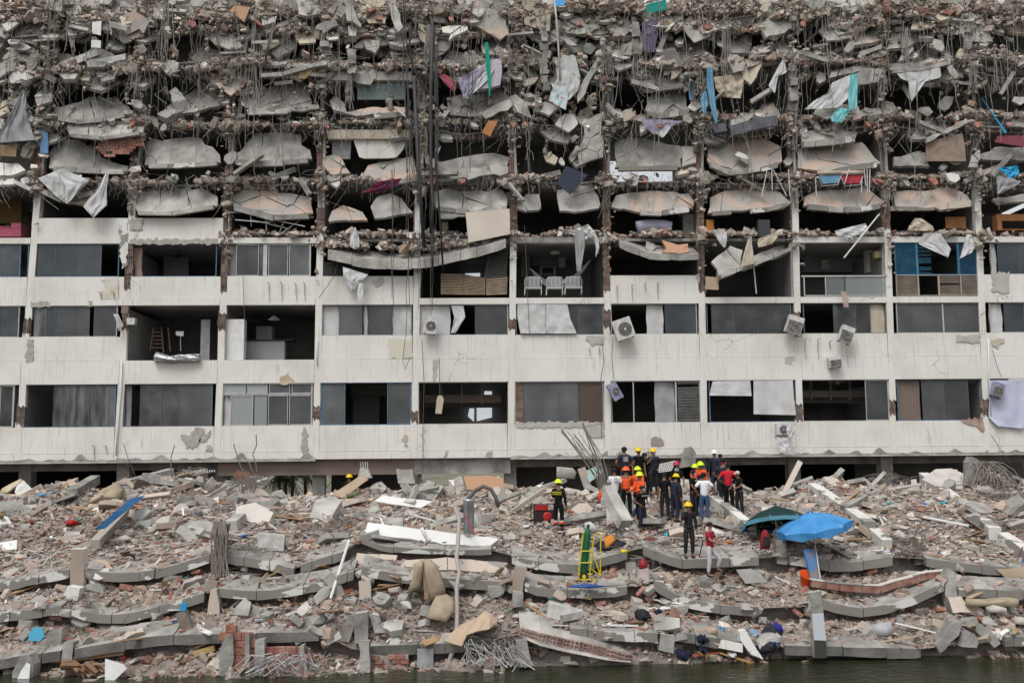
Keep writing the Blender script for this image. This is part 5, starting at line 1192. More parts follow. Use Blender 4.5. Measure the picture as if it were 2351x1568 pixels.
MB().plate([P(x, y, -.5) for x, y in ZZ('B2', [(1895, 655), (2268, 578), (2262, 352), (1870, 385)])], (0, .05, 0)).build('sheet', mat('pinkish_beige_board', (.53, .46, .4), .8, (.6, .54, .47), .7), t0)
c_('cloth', 'white cloth knotted over the louvred balcony below the sagging slab', 'cloth', 'B2', [(775, 870), (780, 960), (850, 1080)], [(1000, 940), (920, 1010), (860, 1085)], -.4, CLOTHW, wr=.08, folds=3)
c_('cloth', 'white strip of cloth hanging onto the white beam below the knotted cloth', 'cloth', 'B2', [(915, 1010), (905, 1100), (905, 1185)], [(960, 1020), (955, 1110), (960, 1180)], -.45, CLOTHW, wr=.03)
c_('cloth', 'torn white cloth hanging from the rubble ledge left of the long sagging slab', 'cloth', 'B2', [(860, 520), (840, 610), (835, 680), (870, 710)], [(890, 520), (920, 610), (925, 690), (880, 715)], -.6, CLOTHW, wr=.06, folds=2)
c_('cloth', 'shredded white and grey rags spilling over the beam above the three chairs', 'rags', 'C2', [(560, 530), (560, 640), (570, 800), (580, 920)], [(650, 560), (650, 680), (630, 800), (615, 920)], -.6, CLOTHG, wr=.06, folds=3, jag=5)
c_('cloth', 'torn white rag hanging right of the grey rags above the three chairs', 'rags', 'C2', [(650, 560), (730, 600), (750, 700), (745, 770)], [(740, 560), (770, 620), (780, 700), (755, 775)], -.6, CLOTHW, wr=.06, folds=2, jag=5)
c_('cloth', 'white rags heaped on the rubble ledge above the open kitchen', 'rags', 'C2', [(480, 560), (560, 590), (600, 620)], [(680, 490), (740, 560), (760, 620)], -.4, CLOTHW, wr=.12, folds=4, jag=6)
t0 = thing('hammock', 'grey hammock slung low behind the three white chairs', 'hammock', P(*Z('C2', 400, 1020), 1.0)); cloth('net', '', '', ZZ('C2', [(160, 880), (250, 950), (330, 1000), (450, 990), (560, 940), (700, 800)]), ZZ('C2', [(160, 895), (230, 990), (330, 1060), (460, 1050), (580, 990), (705, 815)]), 1.0, CLOTHG, parent=t0, wr=.05)
c_('cloth', 'cream cloth draped down the tilted slab of the eighth bay', 'cloth', 'C2', [(2110, 610), (2070, 740), (2035, 875)], [(2120, 610), (2150, 720), (2160, 840)], -1.1, CLOTHB, wr=.04)
c_('cloth', 'yellowish cloth sagging over the top of the tilted slab', 'cloth', 'C2', [(2200, 620), (2190, 660), (2200, 700)], [(2400, 540), (2360, 620), (2330, 660)], -1.1, CLOTHB, wr=.06)
c_('cloth', 'white garment hanging off the rubble ledge in the eighth bay', 'cloth', 'C2', [(1800, 540), (1830, 620), (1890, 700)], [(1900, 530), (1920, 600), (1910, 690)], -.5, CLOTHW, wr=.07, folds=3)
c_('awning', 'pale torn awning hanging over the blue louvres', 'awning', 'E2', [(1460, 570), (1430, 620), (1405, 665), (1670, 785)], [(1610, 570), (1650, 640), (1700, 710), (1675, 788)], -.4, CLOTHW, wr=.07, folds=3)
c_('awning', 'narrow pale torn awning at the right end of the blue louvres', 'awning', 'E2', [(1840, 580), (1810, 680), (1775, 800)], [(1880, 580), (1915, 700), (1890, 740)], -.4, CLOTHW, wr=.06, folds=2)
c_('cloth', 'beige cloth over the rubble on the ledge left of the red wooden crib', 'cloth', 'E2', [(1380, 435), (1330, 500), (1310, 545)], [(1440, 440), (1540, 510), (1550, 550)], -.2, CLOTHB, wr=.06)
c_('cloth', 'row of white plastic scraps along the ledge above the open balcony of the ninth bay', 'cloth', 'E2', [(660, 550), (700, 600), (780, 625)], [(940, 480), (960, 540), (960, 560)], -.3, CLOTHW, wr=.08, folds=5, jag=5)
c_('towel', 'pink towel hanging under the glazed balcony of the ninth bay', 'towel', 'E2', [(715, 1090), (730, 1160), (745, 1230)], [(765, 1090), (785, 1150), (785, 1230)], -.35, mat('pinkish_towel', (.42, .33, .3), .95), wr=.04)
c_('curtain', 'tied beige curtain at the left of the open room with the ceiling fan', 'curtain', 'A2', [(1200, 700), (1190, 800), (1210, 880), (1205, 965)], [(1275, 700), (1268, 800), (1262, 880), (1275, 965)], .3, CLOTHBR, wr=.06, folds=4)
for pts_l, pts_r, lab in (([(50, 1205), (45, 1300), (75, 1465)], [(300, 1205), (300, 1320), (300, 1465)], 'left half of the bulging white sun screen in the seventh window'), ([(306, 1205), (303, 1320), (303, 1465)], [(495, 1205), (520, 1330), (578, 1465)], 'right half of the bulging white sun screen in the seventh window, cut on a slant')):
    cloth('sun_screen', lab, 'sun screen', ZZ('C2', pts_l), ZZ('C2', pts_r), -.08, CLOTHW, wr=.05, folds=1)
c_('curtain', 'folded grey white curtain twisted in the gap of the sixth window', 'curtain', 'B2', [(1740, 1215), (1770, 1320), (1740, 1460)], [(1850, 1215), (1868, 1320), (1780, 1460)], .05, CLOTHW, wr=.05)
c_('roller_blind', 'short white roller blind torn at its edge in the ninth window of the lowest row', 'blind', 'C3', [(1790, 378), (1775, 440), (1762, 505)], [(2125, 372), (2132, 440), (2137, 510)], .0, CLOTHW, wr=.02, folds=1)
c_('roller_blind', 'long white roller blind pulled nearly to the sill beside the short torn one', 'blind', 'C3', [(2155, 375), (2155, 520), (2157, 672)], [(2505, 368), (2515, 520), (2535, 680)], -.02, CLOTHW, wr=.025, folds=1)
c_('tarpaulin', 'bluish white plastic sheet bulging from the last window at the right edge', 'tarpaulin', 'E3', [(2040, 370), (2040, 520), (2035, 700), (2120, 780)], [(2400, 370), (2400, 520), (2400, 700), (2340, 800)], -.12, mat('bluish_sheet', (.5, .52, .64), .6, (.42, .44, .58), .6), wr=.06, folds=1)
c_('cloth', 'white rags tangled round the small air conditioner low on the wall', 'rags', 'E3', [(240, 780), (230, 810), (260, 880)], [(300, 750), (318, 800), (290, 880)], -.75, CLOTHW, wr=.06)
c_('cloth', 'tattered white rags hanging under the small air conditioner', 'rags', 'E3', [(130, 870), (135, 940), (165, 1000)], [(275, 890), (275, 940), (262, 995)], -.6, CLOTHW, wr=.06, folds=3, jag=6)
c_('cloth', 'torn white wrapping hanging on the bare brick column of the second row', 'cloth', 'A2', [(1010, 1290), (1040, 1370), (1055, 1440)], [(1055, 1290), (1100, 1390), (1065, 1445)], -.3, CLOTHW, wr=.05)
t0 = thing('foil_roll', 'crumpled silver foil bundle lying on the floor edge of the open third bay', 'bundle', P(*Z('A3', 1600, 200), -.1))
mb = MB(); base = [P(*Z('A3', x, 175), -.15) for x in (1385, 1450, 1520, 1600, 1690, 1785)]; mb.tube([b + Vector((0, 0, rnd.gauss(0, .03))) for b in base], .22, 9, r1=.15)
mb.v = [(a+rnd.gauss(0, .03), b+rnd.gauss(0, .03), c+rnd.gauss(0, .03)) for a, b, c in mb.v]; mb.build('wrap', mat('silver_foil', (.42, .43, .44), .35, (.2, .2, .21), 7, metal=.5, bump=1, bscale=9), t0)

# air conditioners
def ac_unit(label, t, cx, cy, w_, h_, rot, Y, fan=True, m=METW, dirty=False, group='air conditioner outdoor units', name='air_conditioner', yawr=0):
    c = P(*Z(t, cx, cy), Y); k = .2573/S(Y); W = w_*k; Hh = h_*k; D = .3
    th_ = thing(name, label, 'air conditioner', c, group=group); th_.rotation_euler = (0, rot, yawr)
    MB().box(-W/2, W/2, 0, D, -Hh/2, Hh/2).build('casing', m, th_, world=False)
    if fan:
        r = min(W, Hh)*.36; cx_ = W*.06
        mb = MB(); n = 20
        for q in (1.0, .82, .64, .46, .28):
            mb.tube([(cx_+r*q*math.cos(i*2*math.pi/n), -.02, r*q*math.sin(i*2*math.pi/n)-Hh*.04) for i in range(n+1)], .006, 4, cap=False)
        for i in range(8): mb.tube([(cx_, -.02, -Hh*.04), (cx_+r*math.cos(i*math.pi/4), -.02, r*math.sin(i*math.pi/4)-Hh*.04)], .005, 3)
        mb.build('fan_guard', ALUD, th_, world=False)
        MB().lathe([(r, 0), (r, .012)], (cx_, -.004, -Hh*.04), 20, M=Matrix.Rotation(math.pi/2, 3, 'X')).build('fan_opening', GRILLE, th_, world=False)
        MB().lathe([(r*.16, 0), (r*.16, .012)], (cx_, -.026, -Hh*.04), 10, M=Matrix.Rotation(math.pi/2, 3, 'X')).build('hub', PURE, th_, world=False)
    if dirty:
        MB().box(-W/2+.03, W/2-.03, -.012, -.002, -Hh/2+.03, Hh*.2).build('fins', GRILLE, th_, world=False)
    mb = MB()
    for s in (-1, 1): mb.box(s*W*.35-.03, s*W*.35+.03, .02, D-.02, -Hh/2-.05, -Hh/2-.001)
    mb.build('feet', ALUD, th_, world=False)
    return th_
ac_unit('upright air conditioner with a round fan standing on green boards in the sixth window', 'B2', 1555, 1390, 120, 150, .12, -.5)
ac_unit('large tilted white air conditioner dangling by its cables before the eighth window', 'C2', 997, 1420, 170, 185, -.32, -.6)
ac_unit('dirty air conditioner dangling back first in front of the tenth column, second row', 'E2', 310, 1385, 140, 160, .33, -.6, fan=False, dirty=True)
ac_unit('dirty air conditioner dangling back first below the ninth balcony rail', 'E2', 775, 1470, 120, 150, .38, -.6, fan=False, dirty=True)
ac_unit('small dark backed air conditioner hanging on the wide white wall band at the right', 'E3', 672, 205, 115, 90, -.15, -.4, fan=False, dirty=True)
ac_unit('bluish air conditioner hanging at the column beside the eighth window of the lowest row', 'C3', 920, 465, 90, 160, -.5, -.5, m=mat('bluish_enamel', (.16, .17, .3), .6, (.3, .31, .38), 4))
ac_unit('bluish air conditioner hanging before the plastic sheet at the right edge', 'E3', 2128, 455, 100, 130, .35, -.5, fan=False, dirty=True, m=mat('bluish_enamel', (.16, .17, .3), .6))
ac_unit('small square air conditioner mounted low on the wall, wrapped in rags', 'E3', 200, 805, 110, 100, 0, -.35)
ac_unit('white indoor air conditioner still fixed beside the open third bay of the second row', 'A2', 1165, 1355, 70, 60, 0, -.05, fan=False)
ac_unit('yellowed indoor air conditioner on the side wall of the ninth bay', 'E2', 1070, 757, 100, 60, -.12, .6, fan=False, m=mat('yellowed_plastic', (.5, .44, .2), .6))
# brackets and stains where units were torn off
BRK_ = [('A2', x, 1010+0, 1180) for x in ()]
BR = [('B2', 115, 1015, 1180), ('B2', 228, 1010, 1180), ('B2', 355, 1020, 1175), ('B2', 433, 1015, 1175), ('C2', 937, 1040, 1200), ('C2', 1070, 1035, 1180), ('C2', 1187, 1015, 1095), ('C2', 1299, 1015, 1170), ('A3', 840, 950, 1080), ('A3', 945, 950, 1025), ('A2', 900, 1100, 1160), ('A2', 1015, 1095, 1160), ('C3', 690, 80, 150), ('C3', 778, 80, 150), ('E3', 398, 0, 190), ('E3', 512, 0, 190), ('E3', 617, 20, 100)]
for t, x, y0, y1 in BR:
    p = P(*Z(t, x, y0), -.02); q = P(*Z(t, x, y1), -.02); mb = MB(); mb.beam(p, p.lerp(q, .6), .025, .02); mb.beam(p+Vector((0, -.35, -.02)), p+Vector((0, 0, -.02)), .03, .02)
    mb.tube([p.lerp(q, .55), p.lerp(q, .8)+Vector((.04, -.03, 0)), q+Vector((.02, -.02, 0))], .01, 4)
    mb.build('wall_bracket', STEEL, B)
# three white bar chairs on the open balcony
def bar_chair(label, t, cx, yb, yt, wz):
    Yc = .25; p0 = P(*Z(t, cx, yb), Yc); p1 = P(*Z(t, cx, yt), Yc); h = (p1-p0).length; w_ = wz*.2573/S(Yc)
    th_ = thing('chair', label, 'chair', p0, group='white wire chairs on the open balcony')
    for s in (-1, 1):
        for yy in (0, .42): MB().tube([(s*w_/2, yy, 0), (s*w_/2, yy, h*.38)], .014, 5).build('leg', PURE, th_, world=False)
    MB().box(-w_/2, w_/2, 0, .44, h*.36, h*.41).build('seat', PURE, th_, world=False)
    mb = MB(); mb.tube([(-w_/2, 0, h*.38), (-w_/2*1.02, -.06, h*.8), (-w_/2*.85, -.08, h*.97), (0, -.08, h), (w_/2*.85, -.08, h*.97), (w_/2*1.02, -.06, h*.8), (w_/2, 0, h*.38)], .014, 5)
    mb.build('back_frame', PURE, th_, world=False)
    for k in range(7):
        x = -w_/2+w_*(k+1)/8; x2 = x+(.06 if k % 2 else -.06)
        MB().tube([(x, -.01, h*.4), (x2, -.06, h*.7), (x, -.08, h*.97)], .007, 4).build('spindle', PURE, th_, world=False)
    MB().box(-w_/2*.85, w_/2*.85, .1, .2, h*.45, h*1.03).build('cushion', CLOTHG, th_, world=False)
bar_chair('leftmost of the three white wire chairs on the open balcony', 'C2', 190, 1115, 962, 150)
bar_chair('middle one of the three white wire chairs on the open balcony', 'C2', 382, 1115, 962, 145)
bar_chair('rightmost of the three white wire chairs on the open balcony', 'C2', 550, 1110, 960, 150)
# rooms seen through the openings
def boxt(name, label, cat, t, x0, y0, x1, y1, Y, d, m, group=None, parts=None):
    a = P(*Z(t, x0, y1), Y); b = P(*Z(t, x1, y0), Y)
    return one(name, MB().box(a.x, b.x, Y, Y+d, a.z, b.z), m, label, cat, group)
boxt('refrigerator', 'white refrigerator at the back of the open kitchen in the fourth bay', 'refrigerator', 'B2', 0, 1400, 145, 1560, 3.5, .7, METW)
boxt('counter', 'grey kitchen counter across the open fourth bay', 'counter', 'B2', -90, 1530, 255, 1700, 1.5, .5, mat('grey_counter', (.33, .34, .34), .6))
boxt('worktop', 'dark worktop lying on the grey kitchen counter', 'worktop', 'B2', -100, 1515, 330, 1528, 1.4, .7, BLACKM)
boxt('cabinet', 'tall white cabinet at the left of the open kitchen in the fourth bay', 'cabinet', 'A2', 1997, 1337, 2180, 1700, .3, .5, PURE)
boxt('louvre_leaf', 'grey louvred door folded at the right of the open third bay', 'door', 'A2', 1785, 1340, 1875, 1720, .8, .05, GREYL)
t0 = thing('pendant_lamp', 'white pendant lamp under the kitchen ceiling of the fourth bay', 'lamp', P(*Z('B2', 160, 1340), 1.5)); MB().lathe([(.3, -.02), (.12, .12), (.04, .18)], n=14).build('shade', PURE, t0, world=False); MB().tube([(0, 0, .18), (0, 0, .6)], .01, 4).build('cord', BLACKM, t0, world=False)
t0 = thing('sofa', 'pink sofa in the open room at the left edge', 'sofa', P(*Z('A2', 90, 600), .6)); a = P(*Z('A2', 0, 600), .6); b = P(*Z('A2', 190, 480), .6)
MB().box(a.x-1, b.x, .6, 1.5, a.z, a.z+.38).build('seat', PINKS, t0); MB().box(b.x-.45, b.x-.01, .59, 1.5, a.z+.39, b.z).build('armrest', PINKS, t0); MB().box(a.x-1, b.x-.46, 1.2, 1.5, a.z+.39, b.z).build('backrest', PINKS, t0)
flat('A2', [(-80, 480), (190, 480), (195, 150), (-80, 150)], 3.0, mat('ochre_wall', (.25, .16, .07), .9), 'inner_wall')
def fan(label, t, x, y, Y, r=.55, m=BLACKM):
    t0 = thing('ceiling_fan', label, 'ceiling fan', P(*Z(t, x, y), Y)); MB().tube([(0, 0, 0), (0, 0, .35)], .02, 5).build('rod', m, t0, world=False); MB().lathe([(.03, -.12), (.12, -.06), (.12, .02), (.04, .06)], n=10).build('motor', m, t0, world=False)
    for k in range(4):
        a_ = k*math.pi/2+.5; M = Matrix.Rotation(a_, 4, 'Z'); MB().box(.1, r, -.06, .06, -.005, .005, M=M).build('blade', m, t0, world=False)
fan('black ceiling fan in the open third bay room', 'A2', 1590, 770, 2.2)
fan('pale ceiling fan under the beam of the lowest row at the right', 'E3', 690, 385, 1.6, .6, ALU)
flat('A2', [(1460, 965), (1680, 965), (1680, 780), (1460, 780)], 3.6, mat('grey_white_wall', (.3, .3, .3), .9), 'inner_wall')
flat('A2', [(1290, 965), (1385, 965), (1385, 825), (1290, 825)], 3.5, GREYL, 'inner_door')
t0 = thing('sign', 'small white board on a stick inside the dark third bay', 'sign', P(*Z('A2', 1610, 1480), 1)); flat_ = [P(*Z('A2', x, y), 1.0) for x, y in ((1570, 1480), (1635, 1490), (1640, 1445), (1567, 1445))]; MB().plate(flat_, (0, .03, 0)).build('panel', PURE, t0); MB().tube([P(*Z('A2', 1610, 1490), 1.02), P(*Z('A2', 1612, 1620), 1.02)], .012, 4).build('stick', PURE, t0)
t0 = thing('ladder', 'wooden stepladder in the dark of the open third bay', 'ladder', P(*Z('A3', 1430, 110), 1.6))
for a_, b_ in (((1370, -100), (1340, 110)), ((1440, -100), (1460, 120)), ((1500, -100), (1520, 110))): MB().beam(P(*Z('A3', *a_), 1.6), P(*Z('A3', *b_), 1.6), .05, .05).build('rail', WOOD, t0)
for k in range(5): MB().beam(P(*Z('A3', 1365-k*5, -60+k*35), 1.62), P(*Z('A3', 1445+k*3, -60+k*35), 1.62), .03, .04).build('rung', WOOD, t0)
flat('B3', [(865, 755), (1100, 755), (1100, 515), (865, 505)], 3.5, mat('grey_door', (.16, .16, .16), .8), 'inner_door')
flat('B3', [(850, 510), (1165, 510), (1165, 410), (850, 410)], 3.6, mat('tan_wall', (.26, .23, .2), .9), 'inner_wall')
for y0, y1, Y, m_ in ((500, 570, 2.2, BROWNC), (570, 610, 3.4, INDARK)): flat('B3', [(1505, y1), (2185, y1), (2185, y0), (1505, y0)], Y, m_, 'inner_beam')
for x in (1655, 1838, 2018): flat('B3', [(x-7, 580), (x+7, 580), (x+7, 405), (x-7, 405)], 2.1, INWALL, 'hanger')
flat('E3', [(380, 520), (940, 520), (940, 460), (380, 460)], 2.2, mat('tan_wall', (.26, .23, .2), .9), 'inner_beam')
flat('E3', [(380, 572), (910, 572), (910, 525), (380, 525)], 3.2, INWALL, 'inner_beam')
for x in (453, 629, 804): flat('E3', [(x-9, 545), (x+9, 545), (x+9, 370), (x-9, 370)], 2.1, INWALL, 'hanger')
SKYW = mat('bright_opening', (.7, .72, .75), .9, emit=((.85, .9, .95), .55))  # glowing sheets stand in for daylight seen through far openings
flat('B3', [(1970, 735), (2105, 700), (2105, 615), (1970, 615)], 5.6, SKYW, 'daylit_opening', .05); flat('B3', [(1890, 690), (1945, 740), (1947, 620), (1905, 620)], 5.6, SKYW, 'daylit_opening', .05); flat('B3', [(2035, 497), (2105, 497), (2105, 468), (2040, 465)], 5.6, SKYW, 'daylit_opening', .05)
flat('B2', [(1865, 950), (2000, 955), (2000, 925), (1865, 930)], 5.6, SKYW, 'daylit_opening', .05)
# kitchen behind the chairs
boxt('oven', 'steel framed oven in the kitchen behind the three chairs', 'oven', 'C2', 250, 865, 390, 940, 4.4, .5, METW); boxt('microwave', 'black glazed microwave set in the oven behind the three chairs', 'microwave', 'C2', 268, 875, 370, 930, 4.36, .03, BLACKM)
boxt('cupboard', 'grey kitchen cupboard left of the oven', 'cupboard', 'C2', 80, 745, 160, 960, 3.8, .5, INWALL); boxt('cupboard', 'grey kitchen cupboard hung above the oven', 'cupboard', 'C2', 180, 760, 420, 860, 4.6, .3, INWALL)
boxt('extractor_hood', 'white extractor hood right of the oven in the open kitchen', 'hood', 'C2', 420, 765, 475, 870, 4.2, .4, METW)
t0 = thing('ceiling_lamp', 'round white lamp under the ceiling above the three chairs', 'lamp', P(*Z('C2', 385, 745), 1.6)); MB().lathe([(.22, -.05), (.25, 0), (.22, .05)], n=16).build('disc', PURE, t0, world=False)
# ninth bay room
flat('E2', [(370, 915), (955, 915), (955, 770), (370, 780)], 4.4, mat('grey_white_wall', (.3, .3, .3), .9), 'inner_wall'); boxt('column_cladding', 'white square column inside the ninth bay room', 'pillar', 'E2', 955, 720, 1040, 915, 2.0, .4, WHITE)
boxt('television', 'black television tilted on the wall of the ninth bay room', 'television', 'E2', 385, 755, 450, 890, 1.2, .08, BLACKM)
boxt('extractor_hood', 'grey extractor hood on the back wall of the ninth bay room', 'hood', 'E2', 545, 805, 610, 893, 4.2, .1, METW)
boxt('crib', 'red wooden crib rail standing on the ledge at the right', 'crib', 'E2', 1655, 425, 1830, 530, .5, .04, ORW)
boxt('drawer_unit', 'orange wooden shelf unit on the ledge at the right edge', 'shelf', 'E2', 2120, 400, 2400, 540, .4, .5, ORW)
boxt('blanket', 'dark blanket folded in the orange wooden shelf unit', 'blanket', 'E2', 2160, 460, 2400, 530, .38, .015, DARK)
t0 = thing('mattress', 'grey mattress with lilac cover bulging over the edge in the eighth bay', 'mattress', P(*Z('C2', 1260, 600), -.1))
MB().tube([P(*Z('C2', x, 572+abs(x-1265)*.02), .1) for x in (1150, 1200, 1265, 1330, 1390)], .16, 10).build('padding', MATTR, t0, smooth=True); MB().tube([P(*Z('C2', x, 505+((x-1265)/150)**2*20), .25) for x in (1115, 1160, 1210, 1265, 1320, 1370, 1415)], .32, 12).build('cover', LILAC, t0, smooth=True)
boxt('wardrobe', 'white wardrobe doors at the right of the eighth bay above the tilted slab', 'wardrobe', 'C2', 1530, 400, 1640, 590, 1.2, .4, METW)
boxt('cabinet', 'orange upholstered chair back on the ledge beside the ninth column', 'chair', 'C2', 1740, 450, 1800, 595, .1, .25, mat('orange_fabric', (.4, .17, .04), .9))
boxt('speaker', 'dark grey cabinet standing askew on the eighth bay ledge', 'cabinet', 'C2', 2205, 450, 2300, 600, -.3, .3, mat('dark_grey_panel', (.05, .05, .06), .7))
t0 = thing('sofa', 'grey cushioned sofa tipped out of the floor above the ninth bay plate', 'sofa', P(*Z('C', 2140, 1150), -.6))
for q in (([(1940, 1130), (2110, 1075), (2150, 1160), (1965, 1212)]), ([(2120, 1075), (2290, 1035), (2320, 1120), (2155, 1165)]), ([(1770, 1110), (1900, 1100), (1920, 1170), (1820, 1185)]), ([(2295, 1040), (2370, 1030), (2360, 1130), (2325, 1125)])): MB().plate([P(x, y, -.6) for x, y in reversed(ZZ('C', q))], (0, .5, 0)).build('cushion', mat('slate_upholstery', (.1, .105, .12), .95, (.15, .155, .17), 2, bump=.4), t0)
boxt('armchair', 'dirty grey armchair in the room behind the big beige panel', 'armchair', 'B2', 1640, 550, 1805, 620, .8, .6, CLOTHG); boxt('cushion', 'pale cushion standing on the dirty grey armchair', 'cushion', 'B2', 1660, 470, 1715, 545, .9, .2, CLOTHB)
# blue sunloungers of the ninth bay ledge
for lab, x0, x1, m_ in (('blue folded sun lounger hanging over the ledge of the ninth bay', 520, 720, CLOTHBL), ('red folded sun lounger hanging beside the blue one', 720, 915, mat('red_canvas', (.4, .04, .06), .9))):
    t0 = thing('sun_lounger', lab, 'sun lounger', P(*Z('E2', (x0+x1)/2, 130), -.5)); q = [P(*Z('E2', x, y), -.5) for x, y in ((x0, 60), (x0+40, 130), (x1-20, 120), (x1, 50))]
    MB().plate(q, (0, .08, .02)).build('canvas', m_, t0); MB().tube([P(*Z('E2', x0, 70), -.55), P(*Z('E2', x0+30, 150), -.55), P(*Z('E2', x1-30, 140), -.55), P(*Z('E2', x1, 60), -.55)], .02, 5).build('frame', ALU, t0)
    MB().tube([P(*Z('E2', x0-10, 35), -.5), P(*Z('E2', x1, 30), -.5)], .1, 8).build('bolster', CLOTHB, t0, smooth=True)
for k, (t, x0, y0, x1, y1) in enumerate((('E2', 100, 0, 105, 190), ('E2', 110, 0, 235, 240), ('E2', 60, 0, 10, 240), ('E2', 250, 0, 262, 240), ('E2', 490, 80, 500, 250), ('E2', 950, 0, 955, 200), ('E2', 975, 0, 972, 210), ('E2', 925, 0, 940, 150), ('E2', 905, 80, 900, 210), ('E2', 790, 0, 750, 130), ('C2', 2130, 600, 2180, 1110))):
    one('white_strip', MB().beam(P(*Z(t, x0, y0), -.65), P(*Z(t, x1, y1), -.65), .08 if k < 10 else .12, .02), PURE, f'{["straight", "slanting", "narrow", "bent", "short", "long", "thin", "tilted", "stubby", "leaning", "very tall pale"][k]} white strip hanging down {["below the blue cloth", "left of the blue lounger", "at the far left of the group", "beside the column", "left of the blue lounger on its own", "right of the red lounger", "at the right end of the group", "beside the red lounger", "under the red lounger", "crossing the red lounger", "before the tilted slab"][k]}', 'strip', 'white strips hanging from the balcony')
one('timber_lath', MB().beam(P(*Z('E2', 1060, 400), -.5), P(*Z('E2', 745, 790), -.8), .1, .04), PURE, 'long white lath slanting across the ninth bay ledge with a white scrap at its foot', 'lath')
# masts and cables that fall from the top at the centre
def pole(label, pts, r, m, name='pipe', cat='pipe', Y=-1.0, n=6, group=None): return one(name, MB().tube([P(x, y, Y) for x, y in pts], r, n), m, label, cat, group, smooth=True)
pole('thick black cable curving from the top and breaking off at the fifth storey, centre', [Z('B', *p) for p in ((1380, 200), (1370, 420), (1400, 620), (1500, 780), (1600, 920), (1670, 1010))], .055, CABLE, 'cable', 'cable')
pole('straight dark steel rod hanging down to the sagging slab, left of the pair', [Z('B', 1410, 700), Z('B', 1450, 1545), Z('B2', 1500, 700)], .09, mat('dark_steel', (.045, .045, .048), .6), 'steel_rod', 'rod')
pole('straight dark steel rod hanging from the roof edge, right of the pair', [Z('B', 1575, 180), Z('B', 1560, 800), Z('B', 1560, 1545), Z('B2', 1580, 300), Z('B2', 1560, 570)], .09, mat('dark_steel', (.045, .045, .048), .6), 'steel_rod', 'rod')
pole('thin black cable running from the roof down behind the tan screen', [Z('B', 1600, 1350), Z('B2', 1610, 0), Z('B2', 1645, 500), Z('B2', 1670, 900)], .05, CABLE, 'cable', 'cable')
pole('dark rod ending above the red brown board of the crushed balcony', [Z('B2', 1570, 550), Z('B2', 1575, 800), Z('B2', 1578, 1020)], .06, CABLE, 'steel_rod', 'rod')
pole('tall pale pipe standing over the top of the building right of the centre', [Z('C', 380, 30), Z('C', 400, 200), Z('C', 415, 450), Z('C', 430, 720)], .045, mat('pale_pipe', (.42, .41, .36), .6), 'pipe', 'pipe', Y=-.9)
pole('bent pale pipe in the rubble left of the central cables', [Z('B', 180, 150), Z('B', 150, 250), Z('B', 125, 440)], .035, mat('pale_pipe', (.42, .41, .36), .6), 'pipe', 'pipe')
pole('fat grey pipe slanting down at the fourth column near the top', [Z('B', 160, 200), Z('B', 110, 400), Z('B', 85, 540)], .05, CABLEG, 'pipe', 'pipe')
CB_ = MB()
for x, y0, y1, r_ in ((1310, 0, 1545, .03), (1330, 0, 1545, .02), (1600, 240, 1545, .03), (1620, 260, 1545, .02), (1590, 240, 1545, .02), (1370, 900, 1545, .02), (1350, 600, 1545, .02), (1900, 340, 1545, .015), (1920, 340, 900, .015)):
    pts = [P(*Z('B', x+rnd.gauss(0, 6)+(40 if x < 1400 else 10)*t, y0+(y1-y0)*t), -.95) for t in np.linspace(0, 1, 8)]; CB_.tube(pts, r_, 4)
for x, y1 in ((1365, 1200), (1350, 1500), (1460, 1250), (1475, 1100), (1510, 900), (1560, 1300), (1600, 800), (1210, 1150), (1222, 1320), (1580, 1250)):
    pts = [P(*Z('B2', x+rnd.gauss(0, 7), y1*t), -.9) for t in np.linspace(0, 1, 8)]; CB_.tube(pts, .014, 4)
for t, pts in (('B2', [(720, 600), (735, 800), (700, 950), (560, 1150)]), ('B3', [(1480, 0), (1500, 400), (1490, 800), (1490, 1200)]), ('C3', [(800, 0), (820, 200), (790, 380), (800, 900)]), ('C3', [(900, 0), (890, 150), (910, 370)]), ('E3', [(2070, 100), (2110, 240), (2150, 340)]), ('E3', [(2060, 860), (2150, 1000), (2240, 1130)]), ('B3', [(1330, 0), (1310, 200), (1330, 270), (1380, 160)]), ('A2', [(2180, 700), (2165, 900), (2190, 1545)]), ('C2', [(110, 500), (130, 900), (155, 1460)]), ('A3', [(1100, 930), (1140, 1060), (1220, 1250)]), ('B3', [(1637, 170), (1640, 500)])):
    CB_.tube([P(*Z(t, *p), -.25) for p in pts], .014, 4)
o = CB_.build('hanging_cables', CABLEG, B); o['kind'] = 'stuff'
one('hanging_chunk', MB().plate([P(x, y, -.3) for x, y in ZZ('B3', [(1600, 665), (1655, 668), (1675, 540), (1660, 505), (1625, 505), (1612, 545)])], (0, .25, 0)), CREAM, 'single chunk of pinkish masonry hanging on a cable before the open sixth window', 'masonry chunk')
pole('white drain pipe running down the white wall at the second column', [Z('A3', 1085, 200), Z('A3', 1080, 450), Z('A3', 1050, 800), Z('A3', 1035, 1040)], .035, PURE, 'drain_pipe', 'pipe', Y=-.06)
pole('thin white drain pipe down the wall at the fourth column', [Z('B3', 545, 0), Z('B3', 545, 240)], .03, PURE, 'drain_pipe', 'pipe', Y=-.06)
pole('long white pipe down the wall at the rightmost column', [Z('E3', 2035, 0), Z('E3', 2040, 340), Z('E3', 2055, 690)], .035, PURE, 'drain_pipe', 'pipe', Y=-.08)
